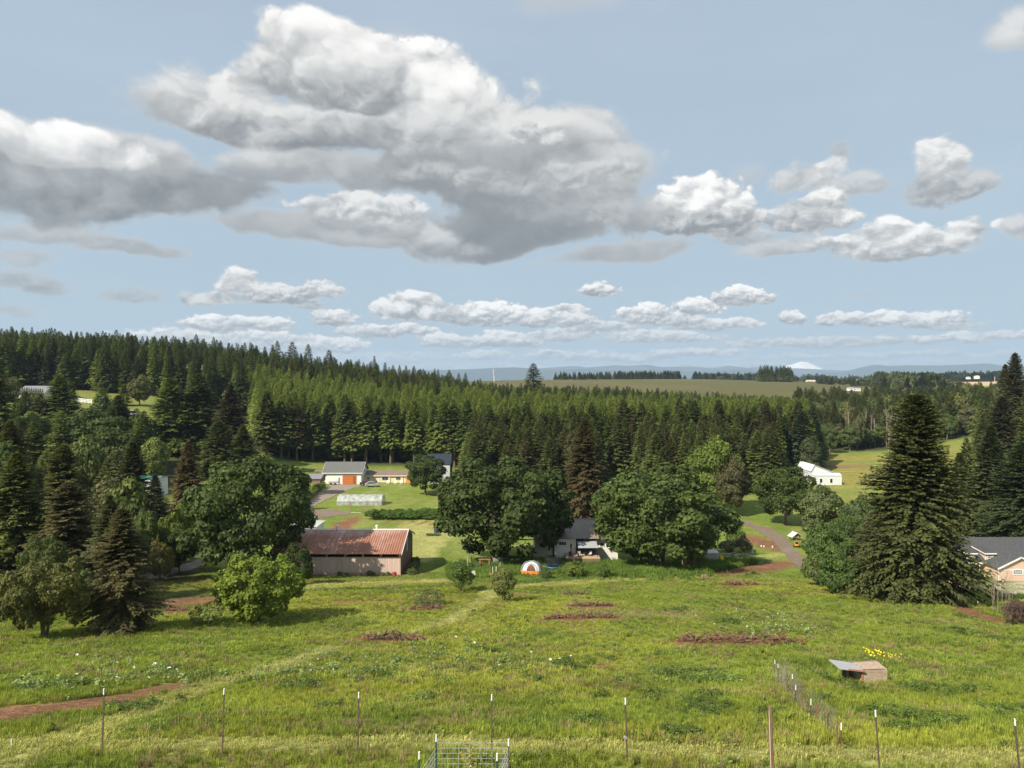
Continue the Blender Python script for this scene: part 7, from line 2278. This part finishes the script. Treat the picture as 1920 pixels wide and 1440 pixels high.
for hi, (u0, u1, v, dep, lb, hk) in enumerate(HEAPS):
    rr = random.Random(50 + hi)
    a, b = hit(u0, v), hit(u1, v)
    t = thing('root_heap', lb, 'heap', ((a[0] + b[0]) / 2, a[1], (a[2] + b[2]) / 2))
    Lx = b[0] - a[0]; oz = t.location.z
    prts = {'clods': MB(), 'roots': MB(), 'twigs': MB()}
    nn = int(40 + Lx * 34)
    for i in range(nn):
        f = rr.random(); x = -Lx / 2 + Lx * f
        env = (math.sin(PI * min(max(f, .03), .97)) ** .5) * (0.65 + .35 * math.sin(f * 13 + hi) * math.sin(f * 29))
        y = rr.gauss(0, dep * .24 * env)
        g0 = gz(t.location.x + x, t.location.y + y) - oz
        hh = max(0, 1.35 * hk * env * (1 - abs(y) / dep)) * rr.random()
        k = rr.random()
        if k < .20:
            r = rr.uniform(.06, .16) * (.6 + .5 * hk)
            prts['clods'].ball((x, y, g0 + hh * .7 + r * .2), r, 6, 4, (rr.uniform(.8, 1.5), rr.uniform(.7, 1.2), rr.uniform(.6, .95)))
        else:
            tgt = 'roots' if k < .72 else 'twigs'
            l = rr.uniform(.25, .75) * (.6 + .5 * hk); an = rr.uniform(0, 6.28); el_ = rr.uniform(-.25, .8)
            d = Vector((math.cos(an) * math.cos(el_), math.sin(an) * math.cos(el_) * .7, math.sin(el_)))
            p0 = Vector((x, y, g0 + hh)); p1 = p0 + d * l * .5; p2 = p1 + (d + Vector((rr.gauss(0, .4), rr.gauss(0, .4), rr.gauss(0, .3)))) * l * .5
            r = rr.uniform(.018, .045) if tgt == 'roots' else rr.uniform(.008, .018)
            prts[tgt].path([p0, p1, p2], [r, r * .8, r * .3], 4)
            if tgt == 'twigs':
                for _ in range(3): prts[tgt].tube(p1, p1 + Vector((rr.gauss(0, .2), rr.gauss(0, .2), rr.gauss(.12, .15))), r * .5, r * .2, 3, False)
    for nm_, m_ in prts.items():
        if m_.v:
            o = m_.build(nm_, {'clods': RB, 'roots': RB if hi % 2 == 0 else DB, 'twigs': GB}[nm_] if nm_ != 'roots' else (DB if hi in (1, 3, 5) else RB), t); o['kind'] = 'stuff'
    if hi == 1: MB().tube((-Lx * .16, 0, 0), (-Lx * .11, 0, .85), .05, .035, 6).build('stake', mat('char', (.03, .025, .02), .9), t)

# ================================================================== meadow grass, weeds, flowers
def tuft(seed, n, h, spread, w, lean=.35, name='tuft', heads=0.0):
    r = np.random.RandomState(seed)
    P = np.stack([r.randn(n) * spread, r.randn(n) * spread, np.full(n, -.02)], -1)
    a = r.rand(n) * 6.28
    L = h * r.uniform(.55, 1.15, n)
    ln = lean * r.rand(n)
    out = np.stack([np.cos(a), np.sin(a), np.zeros(n)], -1)
    top = P + out * (L * ln * 1.1)[:, None]; top[:, 2] = L * (1 - ln * .3)
    mid = P + out * (L * ln * .35)[:, None]; mid[:, 2] = L * .55
    sd = np.stack([-np.sin(a + r.randn(n)), np.cos(a), np.zeros(n)], -1); sd = unit(sd)
    W_ = (w * r.uniform(.6, 1.3, n))[:, None]
    v = np.stack([P - sd * W_ * .6, P + sd * W_ * .6, mid + sd * W_ * .5, top, mid - sd * W_ * .5], 1)
    f = []
    for i in range(n):
        f += [(i * 5, i * 5 + 1, i * 5 + 2, i * 5 + 4), (i * 5 + 4, i * 5 + 2, i * 5 + 3, i * 5 + 3)]
    f = np.array(f)
    q = f[0::2]; t3 = f[1::2][:, :3]
    me = bpy.data.meshes.new(name)
    me.from_pydata(v.reshape(-1, 3).tolist(), [], q.tolist() + t3.tolist())
    me.materials.append(M_GRASS)
    tn = me.attributes.new('tone', 'FLOAT', 'FACE')
    base = r.rand(n) * .6
    tn.data.foreach_set('value', np.concatenate([base, np.clip(base + .35, 0, 1)]))
    return me


def leafy(seed, n, h, rad, leaf, name):
    r = np.random.RandomState(seed)
    P = np.stack([r.randn(n) * rad * .5, r.randn(n) * rad * .5, np.zeros(n)], -1)
    P[:, 2] = h * r.rand(n) ** .7 * np.exp(-(P[:, 0] ** 2 + P[:, 1] ** 2) / rad ** 2)
    D = unit(r.randn(n, 3) * .7 + np.array([0, 0, .3])); nr = unit(r.randn(n, 3) * .5 + np.array([0, 0, 1.0]))
    D = unit(D - nr * np.sum(D * nr, 1, keepdims=True)); S = np.cross(nr, D)
    l = leaf * r.uniform(.6, 1.3, n)
    me = quad_leaves(P, D, S, l, l * .65, r.rand(n), name, M_LEAF, .1)
    return me


TUFTS = [tuft(1, 22, .55, .10, .020, name='tall_grass'), tuft(2, 26, .42, .12, .018, .5, name='meadow_tuft'), tuft(3, 18, .70, .09, .018, .30, name='seed_grass'), tuft(4, 30, .16, .13, .016, .9, name='short_grass'),
         leafy(5, 60, .30, .30, .10, 'leafy_weed'), leafy(6, 80, .45, .38, .12, 'bramble_weed')]
rg = np.random.RandomState(77)


def grass_points(y0, y1, n, umin=-60, umax=1985):
    t = rg.rand(n)
    Y = np.sqrt(y0 ** 2 + (y1 ** 2 - y0 ** 2) * t)
    u = rg.uniform(umin, umax, n)
    return (u - CU) / F * Y, Y


def meadow(name, label, y0, y1, n, big):
    x, y = grass_points(y0, y1, n)
    col, soil, mown, weed, wood_ = cover(x, y)
    u = CU + F * x / y
    keep = (soil < .35 + .3 * rg.rand(n)) & (wood_ < .5) & ((mown < .45) | (y > 80) | (rg.rand(n) < .55))
    x, y, col, mown, weed, u = x[keep], y[keep], col[keep], mown[keep], weed[keep], u[keep]
    n = len(x)
    r = rg.rand(n)
    lush = fbm(x / 3.0, y / 2.6, 201, 3); pale = fbm(x / 2.2, y / 1.6, 211, 3)
    idx = np.where(r < .42, 0, np.where(r < .80, 1, 2))
    idx = np.where(mown > .45, 3, idx)
    idx = np.where((weed > .45) & (r < .30), np.where(r < .35, 5, 4), idx)
    idx = np.where((idx < 3) & (lush > .56) & (r > .86), 4, idx)
    hgt = (.62 + .75 * lush) * np.where(idx == 3, .75, np.where(idx < 3, .46, .62)) * rg.uniform(.75, 1.2, n)
    strip = sstep(1450, 1470, u) * (1 - sstep(1560, 1600, u)) * (1 - sstep(38, 44, y))
    hgt *= 1 + .25 * strip
    sc_ = np.stack([hgt * big, hgt * big, hgt], -1)
    tint = col * rg.uniform(.85, 1.5, n)[:, None]
    dry = (pale > .62)[:, None] & (rg.rand(n) < .35)[:, None] & (idx < 3)[:, None] & (weed < .3)[:, None]
    tint = np.where(dry, np.array([.30, .24, .13]) * rg.uniform(.75, 1.1, n)[:, None], tint)
    pur = ((fbm(x / 2.6, y / 1.8, 221, 3) > .66) & (rg.rand(n) < .3) & (idx < 3))[:, None]
    tint = np.where(pur, np.array([.25, .185, .12]), tint)
    tint = np.where((idx >= 4)[:, None], np.array([.105, .155, .032]) * rg.uniform(.6, 1.4, n)[:, None], tint)
    z = surf_z(x, y)
    rot = np.stack([rg.randn(n) * .12, rg.randn(n) * .12, rg.rand(n) * 6.28], -1)
    scatter(name, np.stack([x, y, z], -1), TUFTS, idx, rot, sc_, tint, label)


meadow('meadow_grass', 'tall wild grass and weeds covering the near meadow', 12.5, 32, 26000, 1.0)
meadow('far_meadow_grass', 'wild grass and weeds covering the farther meadow', 32, 96, 64000, 1.7)
# white flower specks and large pale leaves in drifts
n = 220
DR = [hit(u, v)[:2] for u, v in ((60, 1290), (120, 1285), (250, 1290), (300, 1265), (200, 1250), (330, 1272), (640, 1262), (700, 1250), (560, 1262), (640, 1240), (900, 1252), (930, 1240), (1380, 1165), (1430, 1180), (1400, 1150), (1500, 1178), (1530, 1160), (620, 1275), (820, 1215), (1480, 1188))]
k = rg.randint(len(DR), size=n)
P = np.array(DR)[k] + rg.randn(n, 2) * np.array([1.5, 1.1]) * (np.array(DR)[k][:, 1:2] / 38) ** .7
x, y = P[:, 0], P[:, 1]
scatter('dock_leaves', np.stack([x, y, surf_z(x, y) + .1], -1), [leafy(15, 26, .40, .22, .15, 'dock_weed')], np.zeros(n), np.stack([rg.randn(n) * .2, rg.randn(n) * .2, rg.rand(n) * 6.28], -1),
        np.repeat(rg.uniform(.6, 1.1, n)[:, None], 3, 1), np.array([.17, .225, .09]) * rg.uniform(.75, 1.2, n)[:, None], 'drifts of pale broad leaved weeds in the meadow')
fl = MB()
for i in range(7):
    a = i * .9; fl.add([(math.cos(a) * .02, math.sin(a) * .02, .02), (math.cos(a + .5) * .055, math.sin(a + .5) * .055, .03), (math.cos(a) * .075, math.sin(a) * .075, .05), (math.cos(a - .5) * .055, math.sin(a - .5) * .055, .03)], [(0, 1, 2, 3)])
fm = bpy.data.meshes.new('white_flower'); fm.from_pydata(fl.v, [], fl.f); fm.materials.append(mat('white_petals', (.75, .75, .68), .7))
n = 34
k = rg.randint(len(DR), size=n)
P = np.array(DR)[k] + rg.randn(n, 2) * np.array([2.2, 1.5]) * (np.array(DR)[k][:, 1:2] / 38) ** .7
x, y = P[:, 0], P[:, 1]
scatter('white_flowers', np.stack([x, y, surf_z(x, y) + .45], -1), [fm], np.zeros(n), np.stack([rg.randn(n) * .3, rg.randn(n) * .3, rg.rand(n) * 6.28], -1), np.repeat(rg.uniform(.6, 1.3, n)[:, None], 3, 1), np.ones((n, 3)) * .7, 'scattered white flower heads in the meadow')
# longer grass along the shaded edge under the oaks and at the forest foot
n = 9000
u = rg.uniform(840, 1420, n); v = 1068 + rg.randn(n) * 6 + 4 * np.sin(u / 60)
Y = np.interp(v, [1040, 1050, 1080, 1100], [112, 106, 92, 80]); x = (u - CU) / F * Y
sl_ = cover(x, Y)[1] < .3
x, Y = x[sl_], Y[sl_]; n = len(x)
scatter('edge_grass', np.stack([x, Y, surf_z(x, Y)], -1), TUFTS[:3] + TUFTS[4:5], rg.randint(0, 4, n), np.stack([rg.randn(n) * .1, rg.randn(n) * .1, rg.rand(n) * 6.28], -1),
        np.stack([rg.uniform(1.4, 2.2, n)] * 2 + [rg.uniform(.9, 1.7, n)], -1), np.array([.12, .19, .036]) * rg.uniform(.7, 1.2, n)[:, None], 'tall rough grass along the edge below the oaks')
